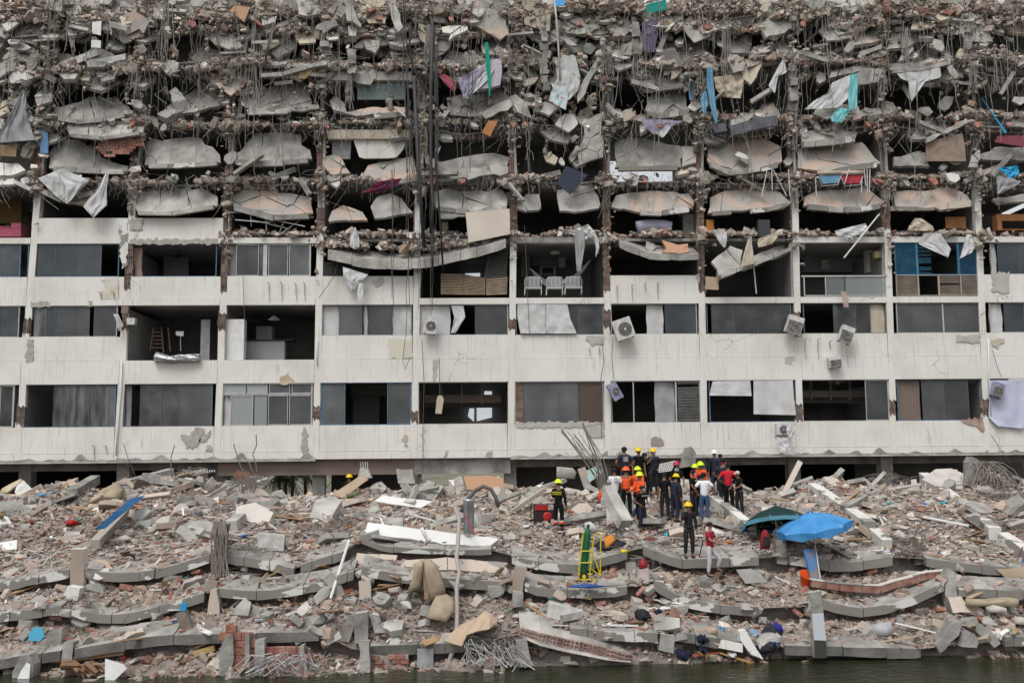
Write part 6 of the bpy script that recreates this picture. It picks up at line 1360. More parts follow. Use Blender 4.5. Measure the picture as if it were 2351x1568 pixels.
for lab, t, q, m_, Y in (('grey steel door panel hanging askew in the torn frame of the fifth storey, centre left', 'B', [(1620, 1390), (1650, 1310), (1600, 1330), (1590, 1450)], METW, -.8), ('two pale boards hanging under the white boards of the top left rooms', 'A', [(530, 560), (610, 600), (880, 490), (860, 440)], METW, -.3), ('pale long board lying slanted on the ledge at the top left', 'A', [(770, 600), (1120, 530), (1120, 480), (870, 530)], METW, -.3), ('white rectangular card hanging on a cord in the top left', 'A', [(822, 300), (898, 318), (905, 190), (822, 200)], PURE, -.8), ('second white card hanging under the first on the same cord', 'A', [(812, 425), (898, 430), (900, 365), (815, 360)], PURE, -.8),
                          ('orange brown board split in two below the central mattress', 'B', [(2015, 1185), (2090, 1220), (2160, 1080), (2070, 1080)], ORW, -.5), ('ochre board wedged under a grey ledge left of the centre', 'B', [(380, 700), (440, 705), (530, 610), (380, 650)], WOODL, -.5), ('green crate crushed into the roof edge right of the centre', 'C', [(1200, 120), (1380, 90), (1370, 0), (1210, 40)], mat('teal_plastic', (.0, .24, .2), .5), -.6), ('blue plastic basin on top of the pale pipe at the roof edge', 'C', [(390, 60), (470, 50), (470, -10), (385, 0)], mat('light_blue_plastic', (.08, .35, .7), .5), -.7), ('peach tile sheet crumpled at the top left roof edge', 'A', [(2050, 100), (2180, 200), (2230, 70), (2090, 50)], mat('peach_board', (.5, .3, .19), .8), -.6),
                          ('dark solar panel tipped over the ledge beside the seventh column', 'C2', [(400, 130), (520, 225), (680, 50), (480, -30)], mat('navy_panel', (.025, .035, .06), .4), -.6), ('pink beige panel lying on the sill of the eighth bay', 'C2', [(1725, 1070), (1845, 1075), (1845, 965), (1730, 955)], BOARD, -.2), ('blue plastic strip dangling at the upper right', 'E', [(2180, 1190), (2200, 1180), (2050, 980), (1970, 865)], TARP, -.6), ('maroon curved panel on the ledge at the right edge', 'E', [(2090, 1270), (2400, 1320), (2400, 1210), (2120, 1215)], mat('maroon_panel', (.2, .05, .07), .7), -.5), ('yellow ochre and white boards on the ledge at the left edge', 'A', [(0, 1390), (140, 1400), (150, 1295), (0, 1295)], WOODL, -.3), ('blue painted door edge between columns at the left', 'A', [(360, 1370), (430, 1370), (425, 1190), (345, 1150)], mat('pale_blue_door', (.12, .25, .42), .7), -.2)):
    one('loose_board', MB().plate([P(x, y, Y) for x, y in ZZ(t, q)], (0, .05, 0)), m_, lab, 'board')
# ================================================================ things lying on the rubble
def gp(t, x, y): return Z(t, x, y)
def upright(label, px, Y, d, m, name='column_stub', cat='column stub', group=None, bars=0, own=True, lean=0.0):
    """a block whose outline in the photo is px (front face), with depth d"""
    pts = [P(x, y, Y) for x, y in px]; z0 = min(p.z for p in pts)
    if lean: pts = [P(x, y, Y+lean*(p.z-z0)) for (x, y), p in zip(px, pts)]
    if area([(p.x, p.z) for p in pts]) < 0: pts.reverse()
    th_ = thing(name, label, cat, pts[0], group=group)
    ms = m if isinstance(m, list) else [m, CONC]
    # roughen the outline
    xz = rag([(p.x, p.z) for p in pts], .25, .018); yy = lambda z: Y+lean*(z-z0)
    MB().plate([(a, yy(b), b) for a, b in xz], (0, d, 0), 0, 1).build('block', ms, th_)
    if bars:
        top = sorted(pts, key=lambda p: -p.z)[:2]; mb = MB()
        for k in range(bars):
            p = top[0].lerp(top[1], rnd.random()); h = rnd.uniform(.3, .7); mb.tube([p+Vector((0, d*rnd.random(), -.1)), p+Vector((rnd.gauss(0, .06), d*.5, h*.6)), p+Vector((rnd.gauss(0, .15), d*.5+rnd.gauss(0, .1), h))], .014, 4)
        mb.build('rebar', STEEL, th_)['kind'] = 'stuff'
    return th_
def Yof(x, y): return G(x, y).y
def rect(t, x0, y0, x1, y1): return ZZ(t, [(x0, y1), (x1, y1), (x1, y0), (x0, y0)])
GRP = 'broken column stubs standing in the rubble'
PW = plaster('pale_pink_paint', (0.5, 0.43, 0.37), amount=.6, patch=.42)
upright('tan and white column stub between the two leftmost sagging slabs', rect('A4', 625, 350, 742, 700), -14.25, .45, [mat('tan_render', (.3, .24, .19), .9, (.35, .29, .24), 2), WHITE], group=GRP)
upright('white broken block at the foot of the tan and white column stub', ZZ('A4', [(555, 800), (690, 810), (712, 700), (600, 680)]), -15.0, .4, [WHITE2, WHITE])
upright('dark column sheathed in bent bars at the left, its concrete gone', ZZ('A4', [(1890, 560), (1990, 560), (2030, 130), (1930, 110)]), -14.3, .4, [CONCD, CONCD], group=GRP)
RB2 = MB()
for x in np.linspace(1885, 2025, 13):
    RB2.tube([P(*Z('A4', x*.6+1957*.4, 105), -14.35), P(*Z('A4', x+rnd.gauss(0, 8), 220), -14.5), P(*Z('A4', x+rnd.gauss(0, 14), 400), -14.5), P(*Z('A4', x+(x-1957)*.25+rnd.gauss(0, 10), 600), -14.6)], .02, 4)
o = RB2.build('bent_rebar_sheath', mat('pale_rebar', (.2, .175, .155), .7)); o['kind'] = 'stuff'
upright('pale pink column stub with a rough grey top, left centre', ZZ('A4', [(1840, 1070), (1950, 1070), (1955, 830), (1930, 710), (1880, 710), (1860, 830)]), -15.7, .4, [PW, CONC], group=GRP)
upright('white topped column stub above the bar tangle, centre', ZZ('B4', [(920, 800), (1025, 800), (1020, 630), (915, 640)]), -15.7, .4, [PW, CONC], group=GRP)
upright('grey column stub with white bars between two slanting legs, centre', ZZ('B4', [(880, 1190), (1000, 1190), (995, 910), (885, 930)]), -16.9, .45, [CONC, CONCL], group=GRP)
upright('dark slanting leg left of the grey centre column stub', ZZ('B4', [(745, 1170), (830, 1180), (895, 960), (850, 930), (770, 1030)]), -16.8, .35, [CONCD, CONC], lean=.2)
upright('short slanting leg right of the grey centre column stub', ZZ('B4', [(1060, 1100), (1150, 1095), (1090, 940), (1030, 930), (1020, 960)]), -16.8, .35, [CONC, CONCL], lean=.2)
upright('pale column standing in the water left of the low brick wall', ZZ('B4', [(925, 1450), (1018, 1450), (1010, 1180), (912, 1180)]), -17.5, .4, [CONCL, CONC], group=GRP)
upright('cracked tan column stub left of the hand truck', ZZ('C4', [(5, 720), (95, 740), (135, 520), (30, 510)]), -15.6, .4, [mat('tan_render', (.3, .24, .19), .9), WHITE2], group=GRP)
upright('weathered column stub below the cracked tan one', ZZ('C4', [(0, 870), (100, 860), (100, 740), (10, 730)]), -16.2, .4, [CONC, CONC])
upright('tapering column leg standing in the water under the hollow brick slab', ZZ('C4', [(60, 1400), (180, 1400), (130, 1140), (35, 1180)]), -17.4, .4, [CONCL, CONC], group=GRP)
upright('brick topped column stub carrying a red canister', ZZ('C4', [(1115, 640), (1225, 660), (1215, 520), (1120, 540)]), -15.4, .4, [mat('brick_pink_render', (.36, .24, .2), .9, (.5, .46, .42), 3), CONC], group=GRP)
upright('squat broken column hanging over the water left of the dark clothes', ZZ('C4', [(1310, 1250), (1440, 1280), (1455, 1120), (1340, 1110)]), -17.0, .4, [CONCL, CONCL], group=GRP)
upright('stub with bent bars beside the red backpack, under the umbrellas', ZZ('E4', [(150, 480), (245, 490), (225, 270), (140, 270)]), -13.9, .4, [CONC, CONC], group=GRP, bars=6)
t0 = upright('tall leaning column striped grey, white and dark, standing at the waterline', ZZ('E4', [(485, 1320), (590, 1320), (545, 720), (435, 740)]), -17.4, .2, [CONC, CONCL], group=GRP)
MB().plate([P(x, y, -17.41) for x, y in ZZ('E4', [(480, 1160), (588, 1165), (562, 920), (458, 925)])], (0, .008, 0)).build('painted_band', mat('faint_blue_paint', (.5, .53, .58), .8), t0)
MB().plate([P(x, y, -17.41) for x, y in ZZ('E4', [(484, 1318), (589, 1318), (589, 1168), (480, 1163)])], (0, .008, 0)).build('wet_band', mat('wet_concrete', (.05, .05, .045), .5), t0)
upright('jagged rebar crowned stub right of the blue parasol', ZZ('E4', [(1380, 490), (1480, 490), (1480, 320), (1400, 290)]), -13.8, .35, [CONCD, CONCD], group=GRP, bars=8)
upright('column stub with hooked bars at the right end of the red brick course', ZZ('E4', [(1650, 770), (1760, 780), (1750, 570), (1690, 520), (1650, 600)]), -15.5, .4, [CONC, CONC], group=GRP)
upright('white sided block tilted over the right slanting legs', ZZ('E4', [(1720, 920), (1880, 915), (1790, 770), (1670, 780)]), -15.9, .5, [PW, CONC], lean=.6)
upright('left one of the two big slanting legs in the water at the right', ZZ('E4', [(1600, 1280), (1770, 1120), (1810, 1000), (1720, 1010), (1570, 1210)]), -16.9, .5, [CONC, CONC])
upright('right one of the two big slanting legs in the water at the right', ZZ('E4', [(2090, 1230), (2145, 1190), (2040, 1060), (1930, 1000), (1900, 1060)]), -16.9, .5, [CONC, CONC])
upright('squat cracked block between the two big slanting legs', ZZ('E4', [(1790, 1220), (1930, 1230), (1950, 1180), (1910, 1100), (1820, 1100)]), -17.0, .5, [CONCL, CONC])
upright('dark column with a turquoise tip leaning out of the rubble at the left', ZZ('A4', [(1730, 1310), (1810, 1280), (1650, 900), (1560, 930)]), -16.6, .3, [mat('brown_worn_render', (.15, .11, .09), .9, (.24, .2, .17), 3), CONCD])
MBt = MB(); MBt.plate([P(x, y, -16.62) for x, y in ZZ('A4', [(1600, 900), (1655, 895), (1670, 830), (1615, 835)])], (0, .1, 0)); one('tarpaulin', MBt, TARP, 'turquoise rag on the tip of the dark leaning column', 'rag')
upright('stained column foot at the lower left above the driftwood', ZZ('A4', [(545, 1350), (640, 1340), (655, 1180), (570, 1180)]), -16.9, .4, [CONCL, CONC], group=GRP)
upright('thick broken slab curl at the bottom left corner', ZZ('A4', [(100, 1540), (280, 1500), (300, 1380), (260, 1290), (180, 1300), (110, 1450)]), -17.4, .5, [CONC, CONCL])
upright('pale column stub left of the left brick wall', ZZ('A4', [(395, 1250), (530, 1265), (560, 1040), (430, 1090)]), -16.5, .4, [CONC, PW])
# beams that run back towards the building
def tie(label, a, b, w_, h_, m, up_=.1, name='tie_beam', group='fallen beams running back to the building'):
    p = G(*a)+Vector((0, 0, up_)); q = G(*b)+Vector((0, 0, up_)); d = q-p; L_ = d.length; th_ = thing(name, label, 'concrete beam', p, group=group)
    n = max(1, int(L_/2.4)); 
    for k in range(n):
        a0 = p+d*(k/n)+d.normalized()*.015; a1 = p+d*((k+1)/n)-d.normalized()*.015; j = Vector((rnd.gauss(0, .012), 0, rnd.gauss(0, .012)))
        MB().beam(a0+j, a1+j, w_, h_).build('beam_piece', m, th_)
    return th_
tie('cream sided beam running back from the tan and white column, blue sheet on it', Z('A4', 850, 360), Z('A4', 1150, 40), .3, .55, mat('cream_beam', (.42, .38, .32), .9, (.34, .31, .27), 1.5), .1)
tie('pale beam rising behind the bar sheathed column', Z('A4', 2060, 190), Z('A4', 2150, 120), .4, .5, CONCL, .1)
tie('grey beam with white side running back right of the man in the white shirt', Z('C4', 2140, 250), Z('C4', 1800, -20), .35, .6, WHITE2, .15)
tie('pale beam with white patches running back behind the umbrellas', Z('E4', 980, 220), Z('E3', 470, 1380), .4, .6, WHITE2, .15)
tie('long white sided beam running back at the right of the big pale slab', Z('E4', 2100, 290), Z('E3', 1460, 1290), .4, .6, WHITE2, .2)
tie('last beam at the right edge, pale and grey, running down out of view', Z('E4', 2420, 480), Z('E4', 2150, 300), .4, .6, WHITE2, .1)
tie('short white sided beam before the jagged stub, right of the parasols', Z('E4', 1130, 360), Z('E4', 1010, 250), .35, .5, WHITE2, .1)
tie('pink and white beam leaning up behind the workers, left of the bare bars', Z('C3', 690, 1400), Z('C3', 620, 1190), .35, .35, PINKW, .2)
tie('long slanting pale beam in the upper left rubble', Z('A3', 1130, 1340), Z('A3', 1530, 1230), .35, .35, CONCL, .2)
tie('tapering broken beam on the crest at the left', Z('A3', 640, 1420), Z('A3', 850, 1290), .4, .4, CONC, .15)
# tilted column with a fan of bare bars
t0 = thing('toppled_column', 'grey toppled column beside the workers with a long fan of bare bars rising from it', 'concrete column', P(*Z('C3', 900, 1540), -12.0))
a = P(*Z('C4', 1010, 130), -12.6); b = P(*Z('C3', 840, 1340), -11.6); MB().beam(a, b, .42, .4).build('shaft', CONCL, t0)
for k in range(16):
    tx, ty = rnd.choice(((430, 830), (480, 830), (500, 780), (550, 870), (590, 810), (630, 770), (640, 860), (690, 930), (460, 900), (740, 1010), (560, 860)))
    s0 = b+Vector((rnd.uniform(-.18, .18), rnd.uniform(-.1, .2), 0)); e = P(*Z('C3', tx+rnd.gauss(0, 14), ty+rnd.gauss(0, 18)), -11.2+rnd.gauss(0, .5)); m_ = s0.lerp(e, .5)+Vector((rnd.gauss(0, .05)+.12, 0, rnd.gauss(0, .06)))
    MB().tube([s0-Vector((0, 0, .2)), s0.lerp(m_, .5)+Vector((.03, 0, 0)), m_, e], .016, 5).build('bar', STEEL, t0)
t0 = thing('upright_column', 'broken column head with four short bars on the crest left of the centre', 'concrete column', P(*Z('B3', 970, 1240), -3.5))
MB().plate([P(x, y, -3.5) for x, y in ZZ('B3', [(905, 1240), (1030, 1240), (1000, 1170), (930, 1150)])], (0, .5, 0)).build('head', CONCL, t0)
for x in (940, 960, 978, 997): MB().tube([P(*Z('B3', x, 1165), -3.4), P(*Z('B3', x-5+rnd.gauss(0, 4), 1095), -3.4)], .025, 5).build('bar', CONCL, t0)
upright('tall jagged concrete shard rising on the crest behind the workers', ZZ('C3', [(1510, 1150), (1640, 1130), (1640, 1010), (1600, 960), (1560, 970)]), -5.0, .5, [CONC, CONC], name='concrete_shard', cat='concrete shard')
upright('pale slab standing on edge on the crest, wires over it, centre', ZZ('B3', [(1270, 1290), (1420, 1290), (1395, 1160), (1252, 1160)]), -3.5, .15, [CONCL, CONCL], name='concrete_shard', cat='concrete shard', lean=.15)
upright('broken column under a cascade of bars on the crest at the right', ZZ('E3', [(1860, 1310), (1950, 1320), (1950, 1080), (1890, 1050), (1860, 1100)]), -5.0, .5, [CONC, CONC], group=GRP)
upright('second broken column behind the cascade of bars at the right', ZZ('E3', [(1980, 1310), (2090, 1320), (2100, 1200), (1990, 1190)]), -4.6, .5, [CONC, CONC])
CAS = MB()
for k in range(44):
    x0 = rnd.uniform(1900, 2080); x1 = x0+rnd.uniform(-120, 330); y1 = rnd.uniform(1250, 1400)
    a = P(*Z('E3', x0, rnd.uniform(1090, 1170)), -5); m_ = P(*Z('E3', (x0+x1)/2+rnd.gauss(30, 20), rnd.uniform(1050, 1200)), -5.2); e = P(*Z('E3', x1, y1), -5.5); CAS.tube([a.lerp(m_, 0)*(1-t)**2+m_*2*t*(1-t)+e*t*t for t in (0, .25, .5, .75, 1)], .02, 4)
for k in range(26):
    x0 = rnd.uniform(560, 640); CAS.tube([P(*Z('A3', 2000+rnd.uniform(0, 300), 1250+rnd.uniform(0, 150)), -4), P(*Z('A3', 2100+rnd.uniform(0, 200), 1200+rnd.uniform(-20, 100)), -4), P(*Z('A3', 2150+rnd.uniform(0, 250), 1240+rnd.uniform(0, 120)), -4)], .02, 4)
for t, pts in (('A3', [(1525, 1210), (1527, 1050), (1560, 945)]), ('A3', [(2200, 1250), (2140, 1120), (2085, 940)]), ('A3', [(2290, 1180), (2280, 1100), (2255, 1030), (2290, 950), (2285, 855)]), ('A3', [(2250, 1180), (2220, 1100), (2150, 1030)])): CAS.tube([P(*Z(t, *p), -3.6) for p in pts], .022, 4)
o = CAS.build('bar_cascade', mat('pale_rebar', (.2, .175, .155), .7)); o['kind'] = 'stuff'
# big flat pieces
def slab(label, t, q, Y=None, lift=.25, th=.15, m=CONCL, cat='slab', name='loose_slab', n=1, group=None, lean=None):
    """a plate lying on the heap: corners given as seen; depth from the rubble beneath, so it lies on it"""
    px = ZZ(t, q); ys = [p[1] for p in px]; cx = sum(p[0] for p in px)/len(px); yb = max(ys); yt = min(ys)
    g0 = G(cx, yb); 
    if lean is None:
        g1 = G(cx, yt+ (yb-yt)*.02); k = (g1.y-g0.y)/max(.05, (P(cx, yt, g0.y).z-P(cx, yb, g0.y).z)) if yb > yt else 1
        k = min(k, 2.2)*.8
    else: k = lean
    return panel(name, px, None, Y=g0.y-.25, lean=k, th=th, m=m, n=n, ragamp=.012 if m not in (CONC, CONCL, PINKW) else .03, label=label, cat=cat, group=group, loose=.015, frag='fragment')
slab('long white panel lying across the rubble left of the centre', 'B4', [(970, 215), (2070, 335), (2170, 255), (1000, 110)], m=mat('clean_white_panel', (.66, .66, .64), .6, (.58, .58, .56), .8), cat='panel', name='fallen_board', lean=.8)
slab('white door leaf with a brass lock lying on the upper rubble', 'B3', [(1055, 1450), (1470, 1505), (1580, 1445), (1130, 1395)], m=mat('clean_white_panel', (.66, .66, .64), .6), cat='door', name='fallen_door_leaf', th=.05, lean=1.2)
slab('fallen pink wall strip right under the white panel', 'B4', [(880, 480), (1230, 495), (1260, 400), (900, 385)], m=PW, cat='wall', name='wall_piece', lean=.7)
slab('fallen pink wall behind the folded mattress', 'B4', [(1290, 510), (2140, 560), (2245, 470), (1700, 420), (1330, 450)], m=PW, cat='wall', name='wall_piece', lean=.7, n=2)
slab('long tan board propped up diagonally on the crest, centre left', 'B3', [(775, 1420), (1005, 1250), (935, 1215), (680, 1390)], m=BOARD, cat='board', name='loose_board', lean=.3, th=.06)
slab('large grey triangular slab below the propped tan board', 'B3', [(480, 1590), (650, 1640), (770, 1440), (700, 1400), (540, 1430)], m=CONCL, th=.3)
slab('rounded peach headboard sticking out of the crest', 'B3', [(1880, 1340), (2215, 1375), (2205, 1240), (2050, 1215), (1855, 1225)], m=mat('peach_board', (.5, .3, .19), .8, (.55, .38, .27), 1), cat='headboard', name='headboard', lean=.15, th=.06)
slab('left one of two parallel pink beams lying side by side on the crest', 'B3', [(1465, 1395), (1540, 1405), (1605, 1275), (1530, 1260)], m=CONCL, th=.3)
slab('right one of two parallel pink beams lying side by side on the crest', 'B3', [(1510, 1425), (1590, 1440), (1675, 1310), (1610, 1295)], m=CONCL, th=.3)
slab('pale column piece leaning left of the peach headboard', 'B3', [(1790, 1380), (1880, 1370), (1830, 1220), (1770, 1240)], m=CONCL, th=.3)
slab('big cream concrete block wrapped underneath in plastic', 'A4', [(2100, 60), (2300, 130), (2400, 110), (2440, 20), (2280, -70), (2110, -30)], m=mat('cream_block', (.56, .53, .48), .9, (.48, .45, .41), 1.5), th=.6, lean=.9)
slab('large pale flat slab strewn with brick bits on the crest at the right', 'E3', [(1440, 1250), (1560, 1310), (1800, 1340), (1850, 1220), (1700, 1155), (1560, 1160)], m=mat('pale_dusty_slab', (.52, .49, .45), .9, (.42, .39, .36), 3), th=.3)
slab('tan cardboard panel on the slab below the cream sided beam', 'A4', [(860, 515), (1010, 525), (960, 445), (810, 430)], m=BOARD, cat='panel', th=.06)
slab('white board lying at the left edge', 'A4', [(0, 360), (150, 350), (155, 265), (0, 290)], m=PURE, cat='board', th=.05)
slab('white torn board at the left edge, higher up', 'A4', [(0, 130), (120, 150), (70, 60), (0, 40)], m=PURE, cat='board', th=.05)
slab('grey green panel lying left of the bar sheathed column', 'A4', [(1190, 155), (1370, 160), (1410, 75), (1220, 100)], m=mat('grey_green_panel', (.24, .25, .22), .8), cat='panel', th=.06)
slab('blue broken tile board at the lower left', 'A4', [(250, 1160), (350, 1175), (395, 1130), (380, 1050), (310, 1045), (265, 1090)], m=mat('sky_blue_board', (.06, .3, .45), .7), cat='board', th=.05, lean=.3)
slab('tan door panel lying at the right edge', 'E4', [(2180, 595), (2400, 610), (2400, 520), (2100, 520)], m=BOARD, cat='panel', th=.06)
slab('rough grey boulder of concrete on the left slope', 'A4', [(2080, 930), (2220, 940), (2250, 820), (2190, 780), (2110, 860)], m=CONC, th=.5)
slab('jagged white board standing in the water at the lower left', 'A4', [(935, 1540), (1000, 1540), (1140, 1410), (1100, 1370), (940, 1325)], m=PURE, cat='board', th=.05, lean=.2)
slab('ragged white board in the bottom left corner', 'A4', [(140, 1545), (260, 1545), (270, 1380), (240, 1360), (190, 1430)], m=PURE, cat='board', th=.05, lean=.2)
slab('dusty metal sheet on the right under the man in the red polo', 'E4', [(-130, 655), (60, 640), (0, 560), (-90, 520), (-220, 530)], m=mat('dusty_sheet_metal', (.3, .29, .28), .6, (.2, .19, .18), 2), cat='sheet', name='metal_sheet', th=.03)
slab('white slanting column dipping into the water right of the dark clothes', 'C4', [(2130, 1290), (2240, 1330), (2080, 1060), (2030, 1080), (2040, 1160)], m=WHITE2, cat='column', name='white_column', th=.35, lean=.1)
slab('pale white faced slab piece behind the slanting white column', 'C4', [(1845, 1230), (2060, 1270), (2060, 1190), (1870, 1150)], m=WHITE, cat='slab', th=.3, lean=.1)
slab('light grey slab leaning below the workers at the left', 'C3', [(55, 1480), (180, 1500), (160, 1430), (90, 1390)], m=CONCL)
slab('teal painted board behind the fan of bare bars', 'C3', [(690, 1280), (820, 1180), (760, 1130), (650, 1180)], m=mat('pale_teal_board', (.32, .45, .42), .7), cat='board', name='loose_board', lean=.3, th=.05)
slab('white refrigerator door lying open in the left rubble', 'A3', [(130, 1370), (220, 1440), (320, 1360), (210, 1260), (150, 1310)], m=METW, cat='door', th=.2, lean=.5)
slab('yellowed insulation panel beside the white door at the left', 'A3', [(0, 1360), (60, 1370), (200, 1260), (180, 1245), (20, 1330)], m=mat('insulation', (.42, .33, .16), .9, (.5, .46, .36), 3), cat='panel', th=.15, lean=.6)
slab('square tan tile slab in the crest rubble at the left', 'A3', [(600, 1290), (650, 1325), (695, 1290), (640, 1250)], m=BOARD, cat='tile', th=.05)
slab('rust red board on the crest, left of the centre', 'A3', [(2105, 1255), (2160, 1285), (2235, 1200), (2110, 1170)], m=mat('rust_board', (.2, .075, .04), .9), cat='board', th=.05, lean=.3)
slab('fallen concrete slab leaning on the toppled column by the workers', 'C4', [(845, 130), (900, 170), (905, 60), (840, -30)], m=WHITE2)
slab('dark metal beam lying in the crest rubble at the left', 'A3', [(1850, 1360), (1940, 1365), (2115, 1290), (2085, 1255), (1890, 1310)], m=mat('rusty_steel_plate', (.13, .09, .08), .8), cat='beam', name='steel_beam', th=.2)
slab('brown painted door half buried left of the dark metal beam', 'A3', [(1640, 1420), (1780, 1470), (1800, 1370), (1660, 1330)], m=mat('brown_door', (.14, .11, .09), .9), cat='door', name='fallen_door_leaf', th=.06)
# blue corrugated roofing
t0 = thing('corrugated_sheet', 'blue corrugated roofing sheet on the cream sided beam', 'roofing sheet', G(*Z('A4', 900, 200)))
q = [P(*Z('A4', x, y), Y) for x, y, Y in ((845, 180, -13.2), (930, 175, -13.3), (1290-0, 55-0, -10.2), (1270, 45, -10.0))]
q = [P(*Z('A3', 1030, 1545), -11.6), P(*Z('A4', 950, 160), -13.2), P(*Z('A3', 1290, 1405), -9.6), P(*Z('A3', 1150, 1430), -9.6)]
q = [P(*Z('A4', 845, 178), -12.6), P(*Z('A4', 930, 172), -12.6), P(*Z('A3', 1292, 1402), -9.3), P(*Z('A3', 1160, 1432), -9.3)]
mb = MB(); n = 14
for i in range(n+1):
    t = i/n; a_ = q[0].lerp(q[1], t); b_ = q[3].lerp(q[2], t); o_ = Vector((0, 0, .045 if i % 2 else 0)); mb.v += [tuple(a_+o_), tuple(b_+o_)]
for i in range(n): mb.f.append((2*i, 2*i+2, 2*i+3, 2*i+1)); mb.m.append(0)
mb.build('sheet', mat('blue_roofing', (.03, .12, .28), .5, (.06, .18, .34), 3), t0)
def sheetbar(label, t, a, b, w_, m, name='strip', cat='strip', h_=.04, up_=.12):
    p = G(*Z(t, *a))+Vector((0, 0, up_)); q_ = G(*Z(t, *b))+Vector((0, 0, up_)); return one(name, MB().beam(p, q_, w_, h_), m, label, cat)
sheetbar('bright blue flat board in the upper left rubble', 'A3', (325, 1430), (480, 1395), .25, mat('blue_board', (.05, .25, .5), .6), 'loose_board', 'board')
sheetbar('yellow timber lying above the water at the lower left', 'A4', (1730, 1325), (1915, 1265), .2, mat('yellow_timber', (.5, .34, .13), .8, (.4, .27, .12), 4), 'timber', 'timber', .15)
sheetbar('long brown timber over the driftwood at the lower left', 'A4', (520, 1385), (1110, 1310), .18, WOOD, 'timber', 'timber', .1)
sheetbar('curved orange plank floating right of the dark clothes', 'C4', (1850, 1300), (2150, 1395), .25, mat('orange_plank', (.42, .24, .09), .7), 'plank', 'plank', .05, .1)
sheetbar('red brown plank floating among the dark clothes', 'C4', (1470, 1350), (1840, 1300), .2, mat('red_brown_plank', (.3, .1, .06), .7), 'plank', 'plank', .05, .1)
sheetbar('white trough on the slab above the black cave', 'C4', (800, 1065), (1125, 1070), .12, PURE, 'trough', 'gutter')
sheetbar('white gutter lying slanted before the left brick wall', 'B4', (345, 1205), (630, 1090), .3, CONCL, 'gutter', 'beam', .2)
sheetbar('second white beam piece right of the slanted gutter', 'B4', (630, 1215), (750, 1150), .25, PURE, 'gutter', 'beam', .15)
one('leaning_pole', MB().tube([P(*Z('B4', 665, 790), -15.9), P(*Z('B4', 832, 268), -14.6)], .045, 6), PURE, 'thin white pole leaning up from the middle rubble, left of the centre', 'pole')
one('bent_lamp_post', MB().tube([P(*Z('B4', x, y), Y) for x, y, Y in ((1690, 1440, -17.2), (1745, 1290, -16.9), (1790, 1130, -16.8), (1795, 900, -16.5), (1790, 680, -16.2), (1815, 560, -15.9), (1790, 430, -15.5), (1805, 250, -15), (1815, 100, -14.5), (1775, -40, -14.2))], .065, 8), mat('bleached_pole', (.3, .27, .245), .8, (.36, .33, .3), 4, stretch=(6, 6, .5)), 'tall crooked bleached pole rising from the water to the upper rubble', 'pole', smooth=True)
one('arched_pipe', MB().tube([P(*Z('B3', x, y), -11.5) for x, y in ((1830, 1545), (1890, 1430), (1960, 1350), (2030, 1315), (2100, 1345), (2140, 1420), (2165, 1500))], .07, 8), mat('dark_grey_hose', (.11, .1, .095), .7), 'thick dark pipe arching over the rubble right of the centre', 'pipe', smooth=True)
one('steel_duct', MB().lathe([(.17, 0), (.17, 1.0), (.19, 1.02), (.19, 1.08)], P(*Z('B4', 1900, 210), -13.5), 18), mat('galvanised', (.42, .44, .46), .35, (.3, .32, .34), 3, metal=.6), 'shiny galvanised duct standing beside the crooked pole', 'duct', smooth=True)
one('pink_pipe', MB().tube([P(*Z('B4', 1850, 20), -13.8), P(*Z('B4', 1950, 215), -14)], .03, 5), PINKS, 'thin pink pipe leaning on the galvanised duct', 'pipe')
one('pipe_elbow', MB().tube([P(*Z('B4', x, y), -14.6) for x, y in ((1475, 155), (1505, 220), (1535, 268), (1562, 268))], .06, 8), PURE, 'white pipe elbow lying over the long white panel', 'pipe', smooth=True)
one('tan_sheet', MB(), BOARD, 'x', 'x') if False else None
t0 = thing('plywood_sheet', 'wavy tan plywood sheet draped over the rubble above the white wires', 'plywood', P(*Z('B4', 1850, 1200), -17.2))
mb = MB(); top = [(1800, 1030), (1880, 1000), (1960, 965), (2040, 900), (2090, 920), (2160, 985)]; bot = [(1685, 1165), (1760, 1190), (1835, 1210), (1880, 1110), (1980, 1075), (2080, 1060)]
for (a_, b_) in zip(top, bot): mb.v += [tuple(P(*Z('B4', *a_), -16.6)), tuple(P(*Z('B4', *b_), -17.4))]
for i in range(5): mb.f.append((2*i+1, 2*i+3, 2*i+2, 2*i)); mb.m.append(0)
for (a_, b_) in zip(top, bot): mb.v += [tuple(P(*Z('B4', *a_), -16.6)-Vector((0, 0, .02))), tuple(P(*Z('B4', *b_), -17.4)-Vector((0, 0, .02)))]
for i in range(5): mb.f.append((12+2*i, 12+2*i+2, 12+2*i+3, 12+2*i+1)); mb.m.append(0); mb.f.append((2*i+1, 12+2*i+1, 12+2*i+3, 2*i+3)); mb.m.append(0)
mb.build('sheet', BOARD, t0, smooth=False)
# mattresses
def pad(name, label, t, q, Y, th, m, cat='mattress', puff=.05, lean=0.0):
    px = ZZ(t, q); pts = [P(x, y, Y) for x, y in px]; z0 = min(p.z for p in pts)
    if area([(p.x, p.z) for p in pts]) < 0: pts.reverse()
    c = Vector((sum(p.x for p in pts)/len(pts), 0, sum(p.z for p in pts)/len(pts))); mb = MB(); k = len(pts); rings = ((.0, -th*.5-puff*2), (.6, -th*.5-puff*1.5), (.9, -th*.5-puff*.5), (1, -th*.32), (1, th*.32), (.9, th*.5), (0, th*.5))
    for s, dy in rings:
        for p in pts: mb.v.append((c.x+(p.x-c.x)*s, Y+dy+lean*(p.z-z0), c.z+(p.z-c.z)*s))
    for r_ in range(len(rings)-1):
        for i in range(k): mb.f.append((r_*k+i, r_*k+(i+1) % k, (r_+1)*k+(i+1) % k, (r_+1)*k+i)); mb.m.append(0)
    return one(name, mb, m, label, cat, smooth=True)
